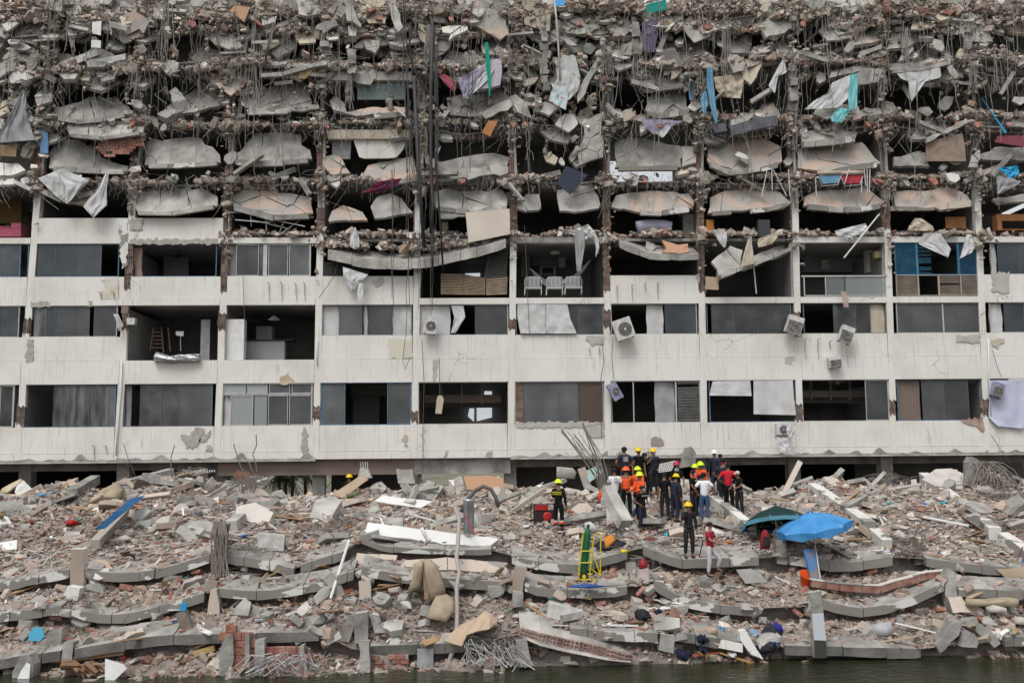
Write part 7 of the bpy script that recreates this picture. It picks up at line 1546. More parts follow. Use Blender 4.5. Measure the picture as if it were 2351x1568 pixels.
pad('mattress', 'left half of the beige mattress folded over upright in the middle rubble', 'B4', [(1345, 740), (1480, 690), (1500, 470), (1480, 440), (1400, 490), (1410, 580), (1370, 680)], -15.9, .35, MATTR)
pad('mattress', 'right half of the folded beige mattress standing on the rubble', 'B4', [(1560, 810), (1690, 740), (1690, 680), (1620, 500), (1560, 445), (1500, 440), (1510, 560), (1530, 720)], -16.1, .35, MATTR)
pad('mattress', 'square stained mattress lying below the folded one', 'B4', [(1510, 960), (1700, 1000), (1770, 900), (1760, 800), (1690, 765), (1600, 780)], -16.6, .3, MATTR, lean=.5)
one('wooden_post', MB().beam(P(*Z('B4', 1520, 800), -16.3), P(*Z('B4', 1505, 470), -15.9), .12, .08), WOOD, 'dark post standing inside the folded mattress', 'post')
pad('mattress', 'dirty cream mattress bent over the rubble on the upper left', 'A3', [(780, 1480), (900, 1440), (1080, 1420), (1080, 1340), (1000, 1290), (900, 1340), (820, 1420)], -7, .4, MATTR, lean=.5)
pad('mattress', 'rolled beige mattress under the slab edge at the right', 'E4', [(1830, 850), (2280, 860), (2290, 790), (2200, 780), (2000, 800), (1850, 790)], -15.8, .4, MATTR)
for lab, q in (('plump white pillow in the rubble at the right edge', [(2030, 910), (2190, 920), (2180, 870), (2090, 850), (2020, 870)]), ('second soiled pillow further right by the edge', [(2240, 1010), (2400, 1030), (2400, 970), (2280, 950)])): pad('pillow', lab, 'E4', q, -16.3, .25, mat('soiled_white', (.5, .46, .42), .9, (.4, .37, .33), 3), 'pillow')
pad('sack', 'white stuffed sack lying before the toppled column', 'C4', [(650, 180), (740, 200), (755, 150), (700, 105), (650, 115)], -13, .4, CLOTHW, 'sack')
# machines and tools
def place(name, label, cat, x, y, rz=0, group=None, up_=0.0, Y=None):
    p = G(x, y) if Y is None else P(x, y, Y); t_ = thing(name, label, cat, p+Vector((0, 0, up_)), rz, group); return t_
t0 = place('generator', 'red generator in a black frame beside the lone fireman', 'generator', *Z('C4', 300, 128), .15)
k = .2573/S(t0.location.y)
MB().box(-.34, .34, 0, .5, .1, .48).build('engine', mat('black_red_engine', (.03, .02, .02), .5), t0, world=False); MB().box(-.3, .1, -.03, .47, .5, .66).build('fuel_tank', REDM, t0, world=False)
MB().lathe([(.16, 0), (.16, .05), (.1, .08)], (.05, -.06, .28), 14, M=Matrix.Rotation(math.pi/2, 3, 'X')).build('starter_cover', REDM, t0, world=False)
for x in (-.42, .42): MB().tube([(x, -.05, 0), (x, -.05, .7), (x, .5, .7), (x, .5, 0)], .02, 6).build('frame_tube', REDM if x > 0 else BLACKM, t0, world=False)
for z_ in (.05, .7): MB().tube([(-.42, -.05, z_), (.42, -.05, z_)], .02, 6).build('frame_tube', BLACKM, t0, world=False)
# gas cylinder on its yellow truck
YEL = mat('yellow_paint', (.55, .45, .02), .5); GRN = mat('green_cylinder_paint', (.01, .1, .035), .4)
bx, by = Z('C4', 640, 625); Yt = G(bx, by).y-.1; base = P(bx, by, Yt)
t0 = thing('gas_cylinder', 'green gas cylinder standing strapped on a yellow hand truck', 'gas cylinder', base+Vector((0, .15, .1)))
MB().lathe([(.105, 0), (.115, .03), (.115, 1.25), (.1, 1.36), (.05, 1.45), (.04, 1.5), (.05, 1.5), (.05, 1.58)], n=14, M=Matrix.Rotation(.12, 3, 'Y')).build('body', GRN, t0, world=False, smooth=True)
t0 = thing('hand_truck', 'yellow two wheeled hand truck carrying the green gas cylinder', 'hand truck', base+Vector((.1, 0, .02)))
for x in (-.2, .14): MB().tube([(x-.06, 0, .08), (x+.04, 0, .9), (x+.1, 0, 1.3), (x+.1+(.12 if x > 0 else 0), -.03, 1.42)], .022, 6).build('rail', YEL, t0, world=False)
for z_ in (.15, .5, .85): MB().tube([(-.24+z_*.08, -.01, z_), (.14+z_*.08, -.01, z_)], .02, 6).build('crossbar', YEL, t0, world=False)
for a_, b_ in (((.15, 0, .3), (.42, .05, .1)), ((.2, 0, .8), (.42, .05, .1)), ((.42, .05, .1), (.45, .05, 1.2)), ((.45, .05, 1.2), (.55, 0, 1.42))): MB().tube([a_, b_], .02, 6).build('brace', YEL, t0, world=False)
MB().lathe([(.13, -.04), (.13, .04)], (-.1, -.08, .1), 16, M=Matrix.Rotation(math.pi/2, 3, 'X')).build('tyre', BLACKM, t0, world=False); MB().lathe([(.06, -.05), (.06, .05)], (-.1, -.08, .1), 12, M=Matrix.Rotation(math.pi/2, 3, 'X')).build('hub', YEL, t0, world=False)
MB().box(-.35, .3, -.2, 0, .0, .03).build('toe_plate', YEL, t0, world=False)
def crate(name, label, cat, t, x, y, w_, d_, h_, m, lid=None, rz=0, up_=0.05, ry=0):
    t_ = place(name, label, cat, *Z(t, x, y), rz, up_=up_); t_.rotation_euler[1] = ry; MB().box(-w_/2, w_/2, 0, d_, 0, h_).build('body', m, t_, world=False)
    if lid: MB().box(-w_/2-.01, w_/2+.01, -.01, d_+.01, h_, h_+.07).build('lid', lid, t_, world=False)
    return t_
crate('cool_box', 'blue cool box with a white lid among the workers', 'cool box', 'C4', 1090, 70, .4, .3, .32, mat('deep_blue_plastic', (.02, .07, .4), .5), PURE)
crate('gas_burner', 'white metal appliance case lying on the left slope', 'appliance', 'B4', 130, 375, .8, .5, .5, METW, rz=.3, ry=.1)
t0 = place('window_air_conditioner', 'white window air conditioner with a barred front on the left slope', 'air conditioner', *Z('B4', 175, 350), .25); MB().box(-.3, .3, -.06, -.05, .1, .4).build('grille_back', DARK, t0, world=False)
for i in range(6): MB().box(-.3+i*.11, -.28+i*.11, -.08, -.065, .1, .4).build('grille_bar', PURE, t0, world=False)
crate('washer', 'small grey machine at the waterline below the low slab', 'machine', 'B4', 1510, 1420, .45, .4, .5, mat('grey_enamel', (.22, .24, .25), .5, (.35, .36, .36), 3))
crate('printer', 'tilted cream desktop machine with a cable in the lower middle rubble', 'machine', 'C4', 460, 1010, 1.0, .5, .4, METW, ry=.25)
crate('paint_can', 'dented grey pot left of the red canister', 'pot', 'C4', 1065, 575, .3, .3, .3, mat('grey_pot', (.3, .3, .28), .5))
t0 = place('red_canister', 'dark red metal canister standing on the brick topped column stub', 'canister', *Z('C4', 1170, 525), Y=-15.2); MB().lathe([(.12, 0), (.13, .12), (.1, .22), (.06, .27), (.06, .31)], n=14).build('body', mat('dark_red_paint', (.25, .015, .02), .4), t0, world=False, smooth=True)
crate('plastic_box', 'small teal box on the rubble below the cracked slab', 'box', 'C4', 368, 870, .3, .25, .22, mat('teal_box', (.05, .25, .24), .5), PURE)
t0 = place('bucket', 'orange bucket tipped on the rubble beside the blue plank', 'bucket', *Z('E4', 405, 690), up_=.1, rz=.3); t0.rotation_euler[0] = .5; MB().lathe([(.17, 0), (.26, .34), (.28, .34)], n=16, caps=False).build('body', mat('orange_plastic', (.75, .1, .02), .5), t0, world=False, smooth=True); MB().lathe([(.17, 0), (.16, .01)], n=16).build('bottom', mat('orange_plastic', (.75, .1, .02), .5), t0, world=False)
t0 = place('bucket', 'grey bucket lying on its side in the lower right rubble', 'bucket', *Z('E4', 1040, 1130), up_=.18); t0.rotation_euler[1] = 1.5; MB().lathe([(.17, -.1), (.23, .4)], n=16).build('body', mat('pale_grey_plastic', (.42, .43, .45), .6, (.33, .33, .34), 4), t0, world=False, smooth=True)
one('plank', MB().beam(P(*Z('E4', 500, 640), -14.9), P(*Z('E4', 430, 355), -14.5), .35, .1), [mat('blue_painted_wood', (.07, .17, .36), .7, (.2, .17, .15), 3, contrast=(.5, .6))], 'broad plank with blue paint leaning under the blue parasol', 'plank')
t0 = place('backpack', 'red and black backpack hanging at the stub under the green umbrella', 'backpack', *Z('E4', 45, 350), Y=-14.1); MB().lathe([(.1, 0), (.17, .08), (.16, .3), (.12, .5), (.05, .6)], n=10).build('bag', mat('dark_red_nylon', (.2, .015, .02), .9), t0, world=False, smooth=True); MB().box(-.1, .1, -.24, -.15, .12, .4).build('pocket', BLACKM, t0, world=False)
pad('jacket', 'orange jacket draped over black bags on the slab left of the workers', 'C4', [(820, 345), (860, 340), (935, 265), (900, 225), (830, 250)], -13.6, .2, mat('orange_jacket', (.5, .2, .03), .9), 'jacket', lean=.6)
pad('bag', 'heap of black bags and webbing on the slab left of the workers', 'C4', [(740, 330), (800, 365), (1000, 350), (1030, 300), (950, 265), (780, 290)], -13.5, .4, CLOTHD, 'bags', lean=.6)
pad('rope', 'yellow rope coil beside the black bags', 'C4', [(960, 380), (1030, 385), (1030, 355), (980, 350)], -14.4, .1, YEL, 'rope')
pad('panel', 'cobalt blue curved sheet lying on the cracked middle slab', 'C4', [(500, 690), (700, 700), (860, 680), (690, 660), (540, 670)], -15.7, .1, mat('cobalt_sheet', (.015, .07, .25), .5), 'sheet')
pad('jacket', 'red orange vest hanging at the beam left of the white T-shirt man', 'C3', [(765, 1450), (795, 1470), (805, 1400), (790, 1345), (770, 1380)], -11.6, .15, mat('red_orange', (.6, .07, .02), .8), 'vest')
t0 = place('bottle', 'clear water bottle standing on the fallen beam beside the red orange vest', 'bottle', *Z('C3', 806, 1487), Y=-12.2); MB().lathe([(.05, 0), (.05, .2), (.02, .26), (.02, .3)], n=8).build('body', GL_L, t0, world=False)
for k_, (t, x, y, m_, w_) in enumerate((('C4', 1690, 1150, NAVYM, 130), ('E4', 90, 1100, CLOTHD, 200), ('E4', 150, 1060, mat('royal_blue_cloth', (.03, .03, .2), .9), 120), ('E4', 130, 1180, mat('pale_blue_cloth', (.2, .27, .4), .9), 80), ('C4', 2170, 1110, mat('light_blue_cloth', (.16, .3, .45), .9), 80), ('C4', 1700, 1240, NAVYM, 100), ('C4', 2290, 1230, CLOTHD, 150), ('C4', 1860, 1060, CLOTHBL, 80), ('C4', 1960, 1290, CLOTHW, 90), ('C4', 1530, 1290, NAVYM, 150), ('C4', 1700, 1280, mat('ochre_cloth', (.3, .19, .08), .9), 110), ('C4', 1170, 950, CLOTHD, 150), ('C4', 1310, 910, NAVYM, 70), ('C4', 600, 160, LILAC, 60), ('E4', 640, 720, CLOTHW, 50), ('A4', 640, 120, REDM, 110), ('B3', 870, 1400, mat('olive_cloth', (.14, .15, .09), .9), 120))):
    cx_, cy_ = Z(t, x, y); r_ = w_*.2573*.5; q = [(cx_+r_*math.cos(i*.7)*rnd.uniform(.7, 1.2), cy_+r_*.7*math.sin(i*.7)*rnd.uniform(.7, 1.2)) for i in range(9)]
    g = G(cx_, cy_+r_*.5); pts = [P(a_, b_, g.y-.1) for a_, b_ in q]; pts = pts[::-1]; c = sum(pts, Vector())/len(pts); mb = MB(); n_ = len(pts)
    for s, dy in ((1, .15), (1, 0), (.7, -.16), (.3, -.22)):
        for i, p in enumerate(pts): w2 = c.lerp(p, s); mb.v.append((w2.x, w2.y+dy+rnd.gauss(0, .05), w2.z+rnd.gauss(0, .03)))
    for a_ in range(3):
        for i in range(n_): mb.f.append((a_*n_+i, a_*n_+(i+1) % n_, (a_+1)*n_+(i+1) % n_, (a_+1)*n_+i)); mb.m.append(0)
    mb.f.append(tuple(3*n_+i for i in range(n_))); mb.m.append(0)
    lab = ['navy trousers hanging over the lowest slab edge', 'black clothes heaped left of the striped column', 'royal blue garment on the black clothes heap', 'pale blue patterned cloth under the black clothes heap', 'light blue shirt behind the white slanting column', 'navy clothes bundle in the hollow over the water', 'black bag at the waterline right of the white slanting column', 'blue cloth crumpled on the lowest slab', 'white plastic bag floating at the orange plank', 'dark navy coat floating at the squat broken column', 'ochre blanket floating between the planks', 'black torn bag in the lower middle rubble', 'navy cloth beside the black torn bag', 'lilac bag beside the white stuffed sack', 'white plastic wrap on the red brick course', 'red plastic cloth in the upper left rubble', 'olive cushion below the propped tan board'][k_]
    one('garment' if 'bag' not in lab else 'bag', mb, m_, lab, 'clothes' if 'bag' not in lab else 'bag', smooth=True)
# wicker chair and white wire shelf on the crest
pad('wicker_chair', 'white wicker chair back sticking out of the crest left of the bar fan', 'C3', [(395, 1240), (560, 1250), (575, 1190), (540, 1150), (400, 1140)], -6, .15, mat('wicker', (.42, .4, .36), .9, (.2, .19, .17), 12, stretch=(1, 1, 4)), 'chair')
t0 = thing('wire_shelf', 'white wire shelf standing on the crest between the workers', 'shelf', P(*Z('C3', 1380, 1190), -6)); c4 = [P(*Z('C3', *p), -6) for p in ((1310, 1190), (1420, 1175), (1460, 1090), (1320, 1120))]
for k_ in range(6): MB().tube([c4[0].lerp(c4[3], k_/5), c4[1].lerp(c4[2], k_/5)], .018, 4).build('wire', PURE, t0)
for k_ in range(7): MB().tube([c4[0].lerp(c4[1], k_/6), c4[3].lerp(c4[2], k_/6)], .018, 4).build('wire', PURE, t0)
t0 = thing('folding_gate', 'black and white lattice gate in the dark ground floor at the left', 'gate', P(*Z('A3', 1630, 1190), 3.2))
MB().box(P(*Z('A3', 1630, 1190), 3.3).x, P(*Z('A3', 1930, 1190), 3.3).x, 3.3, 3.32, P(*Z('A3', 1630, 1190), 3.3).z, P(*Z('A3', 1630, 1100), 3.3).z).build('daylight_panel', SKYW, t0)  # glowing sheet behind the slats imitates daylight beyond
for k_ in range(14):
    for s in (-1, 1):
        x = 1640+k_*21; MB().beam(P(*Z('A3', x-s*14, 1100), 3.2), P(*Z('A3', x+s*14, 1190), 3.2), .02, .035).build('slat', BLACKM, t0)
# water front: brick walls
t0 = thing('brick_wall', 'ruined red brick wall with grey piers in the water at the lower left', 'brick wall', P(*Z('B4', 0, 1450), -17.6))
brick_sheet(ZZ('B4', [(-330, 1450), (-330, 1200), (-200, 1020), (0, 1180), (80, 1200), (110, 1250), (300, 1240), (330, 1200), (480, 1215), (480, 1480), (-330, 1500)]), -17.6, t0, bw=.3, bh=.2, keep=.97, th=.14, lim=290)
for x0, x1, y0 in ((-10, 75, 1150), (-100, -60, 1100), (385, 430, 1200)): MB().plate([P(x, y, -17.75) for x, y in ZZ('B4', [(x0, 1480), (x1, 1480), (x1, y0), (x0, y0+20)])], (0, .3, 0)).build('pier', CONC, t0)
panel('mortar_skin', ZZ('B4', [(-330, 1480), (480, 1480), (480, 1240), (330, 1230), (110, 1270), (80, 1220), (-200, 1060), (-320, 1230)]), t0, Y=-17.5, lean=0, th=.2, m=CONC, n=1)
panel('mortar_skin', ZZ('B4', [(-330, 1480), (-230, 1480), (-200, 1330), (-210, 1100), (-260, 1120), (-330, 1250)]), t0, Y=-17.7, lean=0, th=.05, m=CONC, n=1)
t0 = thing('brick_wall', 'low red brick wall between the water and the lowest slab, centre', 'brick wall', P(*Z('B4', 1180, 1430), -17.0))
brick_sheet(ZZ('B4', [(1020, 1450), (1350, 1450), (1350, 1300), (1020, 1290)]), -17.1, t0, bw=.24, bh=.12, keep=.85, th=.12); panel('mortar_skin', ZZ('B4', [(1015, 1450), (1360, 1450), (1360, 1290), (1015, 1285)]), t0, Y=-17.0, lean=0, th=.2, m=CONCL, n=1)
# hollow brick slab dipping into the water
t0 = thing('hollow_brick_slab', 'tilted slab of hollow red bricks sliding down into the water, centre right', 'hollow brick slab', P(*Z('C4', 500, 1280), -17.2))
top = [(70, 1040), (250, 1060), (450, 1100), (700, 1150), (850, 1200), (1060, 1300)]; bot = [(110, 1150), (250, 1210), (450, 1260), (700, 1310), (850, 1340), (1060, 1360)]
for i in range(5):
    q = [P(*Z('C4', *bot[i]), -17.3), P(*Z('C4', *bot[i+1]), -17.3), P(*Z('C4', *top[i+1]), -17.0), P(*Z('C4', *top[i]), -17.0)]; MB().plate(q, (0, 1.0, .3)).build('mortar_skin', CONCL, t0)
    for k_ in range(3):
        c = q[0].lerp(q[1], .2+.3*k_).lerp(q[3].lerp(q[2], .2+.3*k_), .5); dx = q[1]-q[0]; ry = -math.atan2(dx.z, dx.x)
        o = brick_at(c.x-t0.location.x, c.y-.1-t0.location.y, c.z-t0.location.z, 0, ry, 1.15, 1.25, t0); 
# red brick course on the bent slab at the right
t0 = thing('brick_course', 'bent course of red bricks with a white top lying along the sagging slab, right', 'brick course', P(*Z('E4', 900, 740), -14.9))
cv = [(450, 690), (700, 725), (900, 740), (1060, 745), (1200, 700), (1330, 670), (1475, 625), (1640, 610)]
for (a_, b_) in zip(cv, cv[1:]):
    p0 = P(*Z('E4', *a_), -15.0); p1 = P(*Z('E4', *b_), -15.0); n_ = max(1, int((p1-p0).length/.35))
    for k_ in range(n_): MB().beam(p0.lerp(p1, k_/n_+.01)+Vector((0, 0, .12)), p0.lerp(p1, (k_+1)/n_-.01)+Vector((0, 0, .12)), .2, .19).build('brick', mat('dusty_red_brick', (.2, .085, .065), .95, (.3, .19, .15), 4), t0)
    MB().beam(p0+Vector((0, 0, .25)), p1+Vector((0, 0, .25)), .22, .035).build('render_top', WHITE2, t0)
WW = MB()
for k_ in range(24):
    x0 = rnd.uniform(-20, 420); pts = [(x0-rnd.uniform(150, 300), 1450+rnd.uniform(-10, 40)), (x0-60, 1330+rnd.uniform(-40, 60)), (x0+60, 1290+rnd.uniform(-20, 60)), (x0+rnd.uniform(60, 200), 1450+rnd.uniform(-60, 40))]; WW.tube([P(*Z('B4', *p), -17.95+rnd.gauss(0, .08)) for p in pts], .014, 3)
for k_ in range(46):
    x0 = rnd.uniform(1900, 2400); pts = [(x0-60, 1200+rnd.uniform(-60, 60)), (x0+rnd.gauss(0, 60), 1290+rnd.gauss(0, 40)), (x0+rnd.gauss(30, 80), 1400+rnd.gauss(0, 20))]; WW.tube([P(*Z('B4', *p), -17.5+rnd.gauss(0, .1)) for p in pts], .012, 3)
o = WW.build('tangled_wires', mat('pale_wire', (.42, .42, .41), .6)); o['kind'] = 'stuff'
# driftwood
for k_, (t, x, y, s) in enumerate((('A4', 680, 1420, 1), ('A4', 850, 1430, .8))):
    p = P(*Z(t, x, y), -17.4); mb = MB(); 
    for i in range(9): mb.tube([p+Vector((rnd.gauss(0, .1)-.3*s, rnd.gauss(0, .1), .15+rnd.gauss(0, .05))), p+Vector((rnd.gauss(0, .08), rnd.gauss(0, .08), .05+rnd.gauss(0, .08))), p+Vector((.3*s+rnd.gauss(0, .12), rnd.gauss(0, .1), -.1+rnd.gauss(0, .12)))], .09, 6, r1=.02)
    one('driftwood', mb, WOOD, ['thick splintered tree root at the lower left waterline', 'smaller splintered wood stump right of the thick root'][k_], 'driftwood')
# umbrellas
def umbrella(label, apex, foot, rim, m, Yc, ribs, axis_tilt, rad, drop, name='umbrella', valance=.12, foot_y=None, vm=None):
    """canopy of eight cloth panels on ribs, tilted on its pole"""
    A = P(*apex, Yc); th_ = thing(name, label, 'umbrella', A); Rm = Euler(axis_tilt).to_matrix(); n = 8; mb = MB()
    rim_ = [Rm @ Vector((rad*math.cos(i*math.pi/4+.2), rad*math.sin(i*math.pi/4+.2), -drop)) for i in range(n)]
    for i in range(n):
        a_, b_ = rim_[i], rim_[(i+1) % n]; mid = (a_+b_)*.5*.94+Rm @ Vector((0, 0, .0)); ma, mb_ = a_*.55+Rm @ Vector((0, 0, .06)), b_*.55+Rm @ Vector((0, 0, .06)); mm = (ma+mb_)*.5
        pm = MB(); pm.poly([(0, 0, 0), ma, mm]); pm.poly([(0, 0, 0), mm, mb_]); pm.poly([ma, a_, mid]); pm.poly([ma, mid, mm]); pm.poly([mm, mid, mb_]); pm.poly([mid, b_, mb_])
        if valance and vm is None: v_ = Rm @ Vector((0, 0, -valance)); pm.poly([a_, a_+v_*.6, mid+v_*1.3, mid]); pm.poly([mid, mid+v_*1.3, b_+v_*.6, b_])
        pm.build('canopy_panel', m, th_, world=False)
        if vm: v_ = Rm @ Vector((0, 0, -valance)); MB().poly([a_, a_+v_, mid+v_, mid]).poly([mid, mid+v_, b_+v_, b_]).build('valance', vm, th_, world=False)
        MB().tube([Rm @ Vector((0, 0, -.03)), a_*.55+Rm @ Vector((0, 0, .03)), a_*.98], .012, 4).build('rib', ribs, th_, world=False)
    ft = P(*foot, foot_y if foot_y is not None else Yc); MB().tube([Vector((0, 0, .05)), ft-A], .022, 6).build('pole', ALU, th_, world=False)
    MB().lathe([(.05, 0), (.03, .06), (.0, .08)], n=8).build('finial', m, th_, world=False)
    return th_
umbrella('dark green parasol with pale rim, tipped back with its underside showing', (1780, 1160), (1792, 1270), None, mat('dark_green_canvas', (.008, .03, .03), .9), -12.6, ALU, (-.3, .03, .1), 1.22, .62, valance=.13, foot_y=-13.4, vm=mat('pale_teal_canvas', (.07, .2, .27), .8))
umbrella('bright blue parasol with a scalloped edge, tilted to the left', Z('E4', 440, 20), Z('E4', 535, 620), None, mat('bright_blue_canvas', (.04, .2, .48), .8, (.07, .27, .55), 2.5), -13.9, ALU, (.02, -.2, .3), 1.24, .44, valance=.22, foot_y=-15.0)
# vegetation glimpsed through the ground floor
def palm(label, x, y, Y, s=1.0, n=22):
    base = P(x, y, Y); t_ = thing('palm_plant', label, 'palm', base, group=None); t_.location.z = 3.2; h = max(.6, base.z-3.2+.3)
    MB().tube([(0, 0, 0), (.05, 0, h*.5), (0, 0, h)], .09, 6).build('trunk', WOOD, t_, world=False)
    mb = MB()
    for k_ in range(n):
        a_ = rnd.uniform(0, 6.28); L_ = rnd.uniform(.8, 1.5)*s; e = rnd.uniform(-.2, 1.0); prev = Vector((0, 0, h))
        for i in range(1, 7):
            t = i/6; cur = Vector((math.cos(a_)*L_*t, math.sin(a_)*L_*t, h+L_*(e*t-.9*t*t))); side = Vector((-math.sin(a_), math.cos(a_), 0))
            for sg in (-1, 1):
                for q in (0, .5): b_ = prev.lerp(cur, q); mb.poly([b_, b_+(cur-prev)*.3, b_+side*sg*.3*s*(1-t*.6)+(cur-prev)*.5+Vector((0, 0, -.12))])
            prev = cur
    mb.build('crown', mat('palm_green', (.06, .1, .03), .6, (.12, .16, .05), 6), t_, world=False)
for i, (x, y) in enumerate(((640, 1100), (670, 1090), (700, 1105), (795, 1095), (815, 1110), (655, 1115))): palm(['leftmost pale green palm seen under the building, left of the concrete pillar', 'second palm seen under the building, the tallest of its clump', 'palm right beside the concrete pillar under the building', 'palm in the gap right of the concrete pillar', 'small palm behind the yellow helmeted worker in the gap', 'low palm in front of the clump under the building'][i], x, y, 8+rnd.uniform(0, 2), 1.1)
# ---------------------------------------------------------------- single chunks, bricks, planks on the heap
CHM = []
for k_ in range(16):
    v, f = BIGST[k_ % 14]; me = bpy.data.meshes.new('concrete_chunk'); me.from_pydata([tuple(p) for p in v], [], [tuple(int(q) for q in r_) for r_ in f]); me.materials.append([CONC, CONCL, CONCL, PINKW][k_ % 4]); CHM.append(me)
BM = HB.copy(); BMs = MB().box(-.15, .15, -.07, .07, -.05, .05).build('brick', BRICK); BM2 = BMs.data; bpy.data.objects.remove(BMs)
WM = [(MB().box(-.5, .5, -.06, .06, -.02, .02).build('plank', m_)) for m_ in (WOOD, WOODL, BOARD, PURE)]; WMd = [o.data for o in WM]; [bpy.data.objects.remove(o) for o in WM]
LMK = [(95, 1130, 'the white refrigerator door'), (165, 1310, 'the tan and white column stub'), (270, 1190, 'the blue corrugated sheet'), (500, 1260, 'the bar sheathed column'), (575, 1180, 'the big cream block'), (625, 1250, 'the window air conditioner'), (485, 1420, 'the pale pink column stub'), (430, 1450, 'the turquoise tipped column'), (85, 1460, 'the sky blue board'), (600, 1500, 'the left brick wall'), (830, 1360, 'the white topped column stub'), (920, 1150, 'the white door leaf'), (990, 1235, 'the long white panel'), (985, 1330, 'the folded mattress'), (1010, 1400, 'the stained square mattress'), (1080, 1440, 'the plywood sheet'), (1050, 1300, 'the crooked pole'), (1245, 1200, 'the red generator'), (1345, 1290, 'the hand truck'), (1400, 1245, 'the black bags'), (1420, 1180, 'the toppled column'), (1580, 1240, 'the man holding up a phone'), (1635, 1280, 'the man in the red polo'), (1290, 1450, 'the hollow brick slab'), (1480, 1320, 'the red canister'), (1560, 1410, 'the dark torn bags'), (1780, 1460, 'the black clothes heap'), (1870, 1420, 'the striped column'), (1850, 1330, 'the orange bucket'), (1880, 1210, 'the blue parasol'), (1960, 1330, 'the red brick course'), (2010, 1455, 'the grey bucket'), (2220, 1440, 'the two slanting legs'), (2110, 1260, 'the rebar crowned stub'), (2180, 1100, 'the large pale flat slab'), (2260, 1150, 'the bar cascade'), (2290, 1390, 'the rolled mattress'), (2060, 1180, 'the beam behind the parasols'), (1080, 1110, 'the peach headboard'), (740, 1100, 'the concrete pillar'), (350, 1110, 'the crest at the left'), (1950, 1110, 'the crest beyond the parasols')]
def relpos(x, y):
    l = min(LMK, key=lambda q: math.hypot(q[0]-x, (q[1]-y)*1.3)); dx, dy = x-l[0], y-l[1]
    side = ('right of' if dx > 0 else 'left of') if abs(dx) > abs(dy)*1.1 else ('below' if dy > 0 else 'above'); dd = math.hypot(dx, dy)
    return ('just ' if dd < 35 else '' if dd < 80 else 'some way ')+side+' '+l[2]
def GS(x, y):
    g = G(x, y)
    while g.y > -.7: y += 8; g = G(x, y)
    return g
USED = set()
def lab_unique(base, x, y):
    for pre in ('', 'small ', 'large ', 'dusty ', 'angular ', 'rounded ', 'tilted ', 'chipped ', 'half buried ', 'flat ', 'jagged ', 'upended '):
        l = pre+base+' '+relpos(x, y)
        if l not in USED: USED.add(l); return l
    return l
for k_ in range(250):
    x = rnd.uniform(-10, 2361); y = rnd.choice((rnd.uniform(1095, 1180), rnd.uniform(1150, 1260), rnd.uniform(1300, 1480), rnd.uniform(1310, 1480))); g = GS(x, y); s = min(1.1, math.exp(rnd.gauss(-1.0, .35)))
    me = rnd.choice(CHM); o = bpy.data.objects.new('concrete_chunk', me); COL.objects.link(o); o.location = g+Vector((0, 0, s*.12)); o.scale = (s*rnd.uniform(.8, 1.5), s*rnd.uniform(.7, 1.1), s*rnd.uniform(.4, .8)); o.rotation_euler = (rnd.gauss(0, .35), rnd.gauss(0, .35), rnd.uniform(0, 6.3))
    tag(o, lab_unique(['grey', 'pale', 'pale', 'pinkish'][CHM.index(me) % 4]+' concrete chunk', x, y), 'concrete chunk', 'loose chunks of concrete in the rubble')
for k_ in range(90):
    x = rnd.uniform(0, 2351); y = rnd.choice((rnd.uniform(1120, 1260), rnd.uniform(1300, 1480), rnd.uniform(1310, 1480))); g = GS(x, y); hol = k_ % 3 == 0
    o = bpy.data.objects.new('loose_brick', BM if hol else BM2); COL.objects.link(o); o.location = g+Vector((0, 0, .08)); o.scale = (1.1,)*3; o.rotation_euler = (rnd.gauss(0, .5), rnd.gauss(0, .5), rnd.uniform(-1, 1)); tag(o, lab_unique(('hollow dusty' if hol else 'red')+' brick', x, y), 'brick', 'loose bricks in the rubble')
for k_ in range(80):
    x = rnd.uniform(0, 2351); y = rnd.choice((rnd.uniform(1110, 1260), rnd.uniform(1300, 1490))); g = GS(x, y); i = rnd.randrange(4)
    o = bpy.data.objects.new('plank', WMd[i]); COL.objects.link(o); o.location = g+Vector((0, 0, .12)); s = rnd.uniform(.6, 1.8); o.scale = (s, rnd.uniform(.8, 1.8), 1); o.rotation_euler = (rnd.gauss(0, .3), rnd.gauss(0, .35), rnd.uniform(-1.2, 1.2)); tag(o, lab_unique(['brown', 'pale wooden', 'tan', 'white'][i]+' plank', x, y), 'plank', 'loose planks in the rubble')
PLM = []
for k_ in range(14):
    k = rnd.randint(5, 7); pts = [(math.cos(6.283*i/k+rnd.uniform(-.3, .3))*.5*rnd.uniform(.75, 1.1), math.sin(6.283*i/k+rnd.uniform(-.3, .3))*.36*rnd.uniform(.75, 1.1)) for i in range(k)]
    pts = rag(pts, .16, .02); o = MB().plate([(a, b, 0) for a, b in pts], (0, 0, .16)).build('slab_fragment', (CONC, CONCL, PW, CONCL, CONC, mat('tan_render', (.3, .24, .19), .9), WHITE2)[k_ % 7]); PLM.append(o.data); bpy.data.objects.remove(o)
for k_ in range(125):
    x = rnd.uniform(-10, 2361); y = rnd.choice((rnd.uniform(1092, 1130), rnd.uniform(1100, 1250), rnd.uniform(1100, 1250), rnd.uniform(1310, 1480))); g = GS(x, y); s = rnd.uniform(.6, 1.7)*(.55 if y > 1290 else .9); i = rnd.randrange(14)
    o = bpy.data.objects.new('slab_fragment', PLM[i]); COL.objects.link(o); o.location = g+Vector((0, 0, .06)); o.scale = (s, s, rnd.uniform(.6, 1.3)); o.rotation_euler = (rnd.gauss(.45, .35), rnd.gauss(0, .35), rnd.uniform(-.8, .8)+rnd.choice((0, 3.14)))
    tag(o, lab_unique(['grey', 'pale', 'pink', 'pale', 'grey', 'tan', 'white'][i % 7]+' slab fragment', x, y), 'slab fragment', 'flat slab fragments in the rubble')
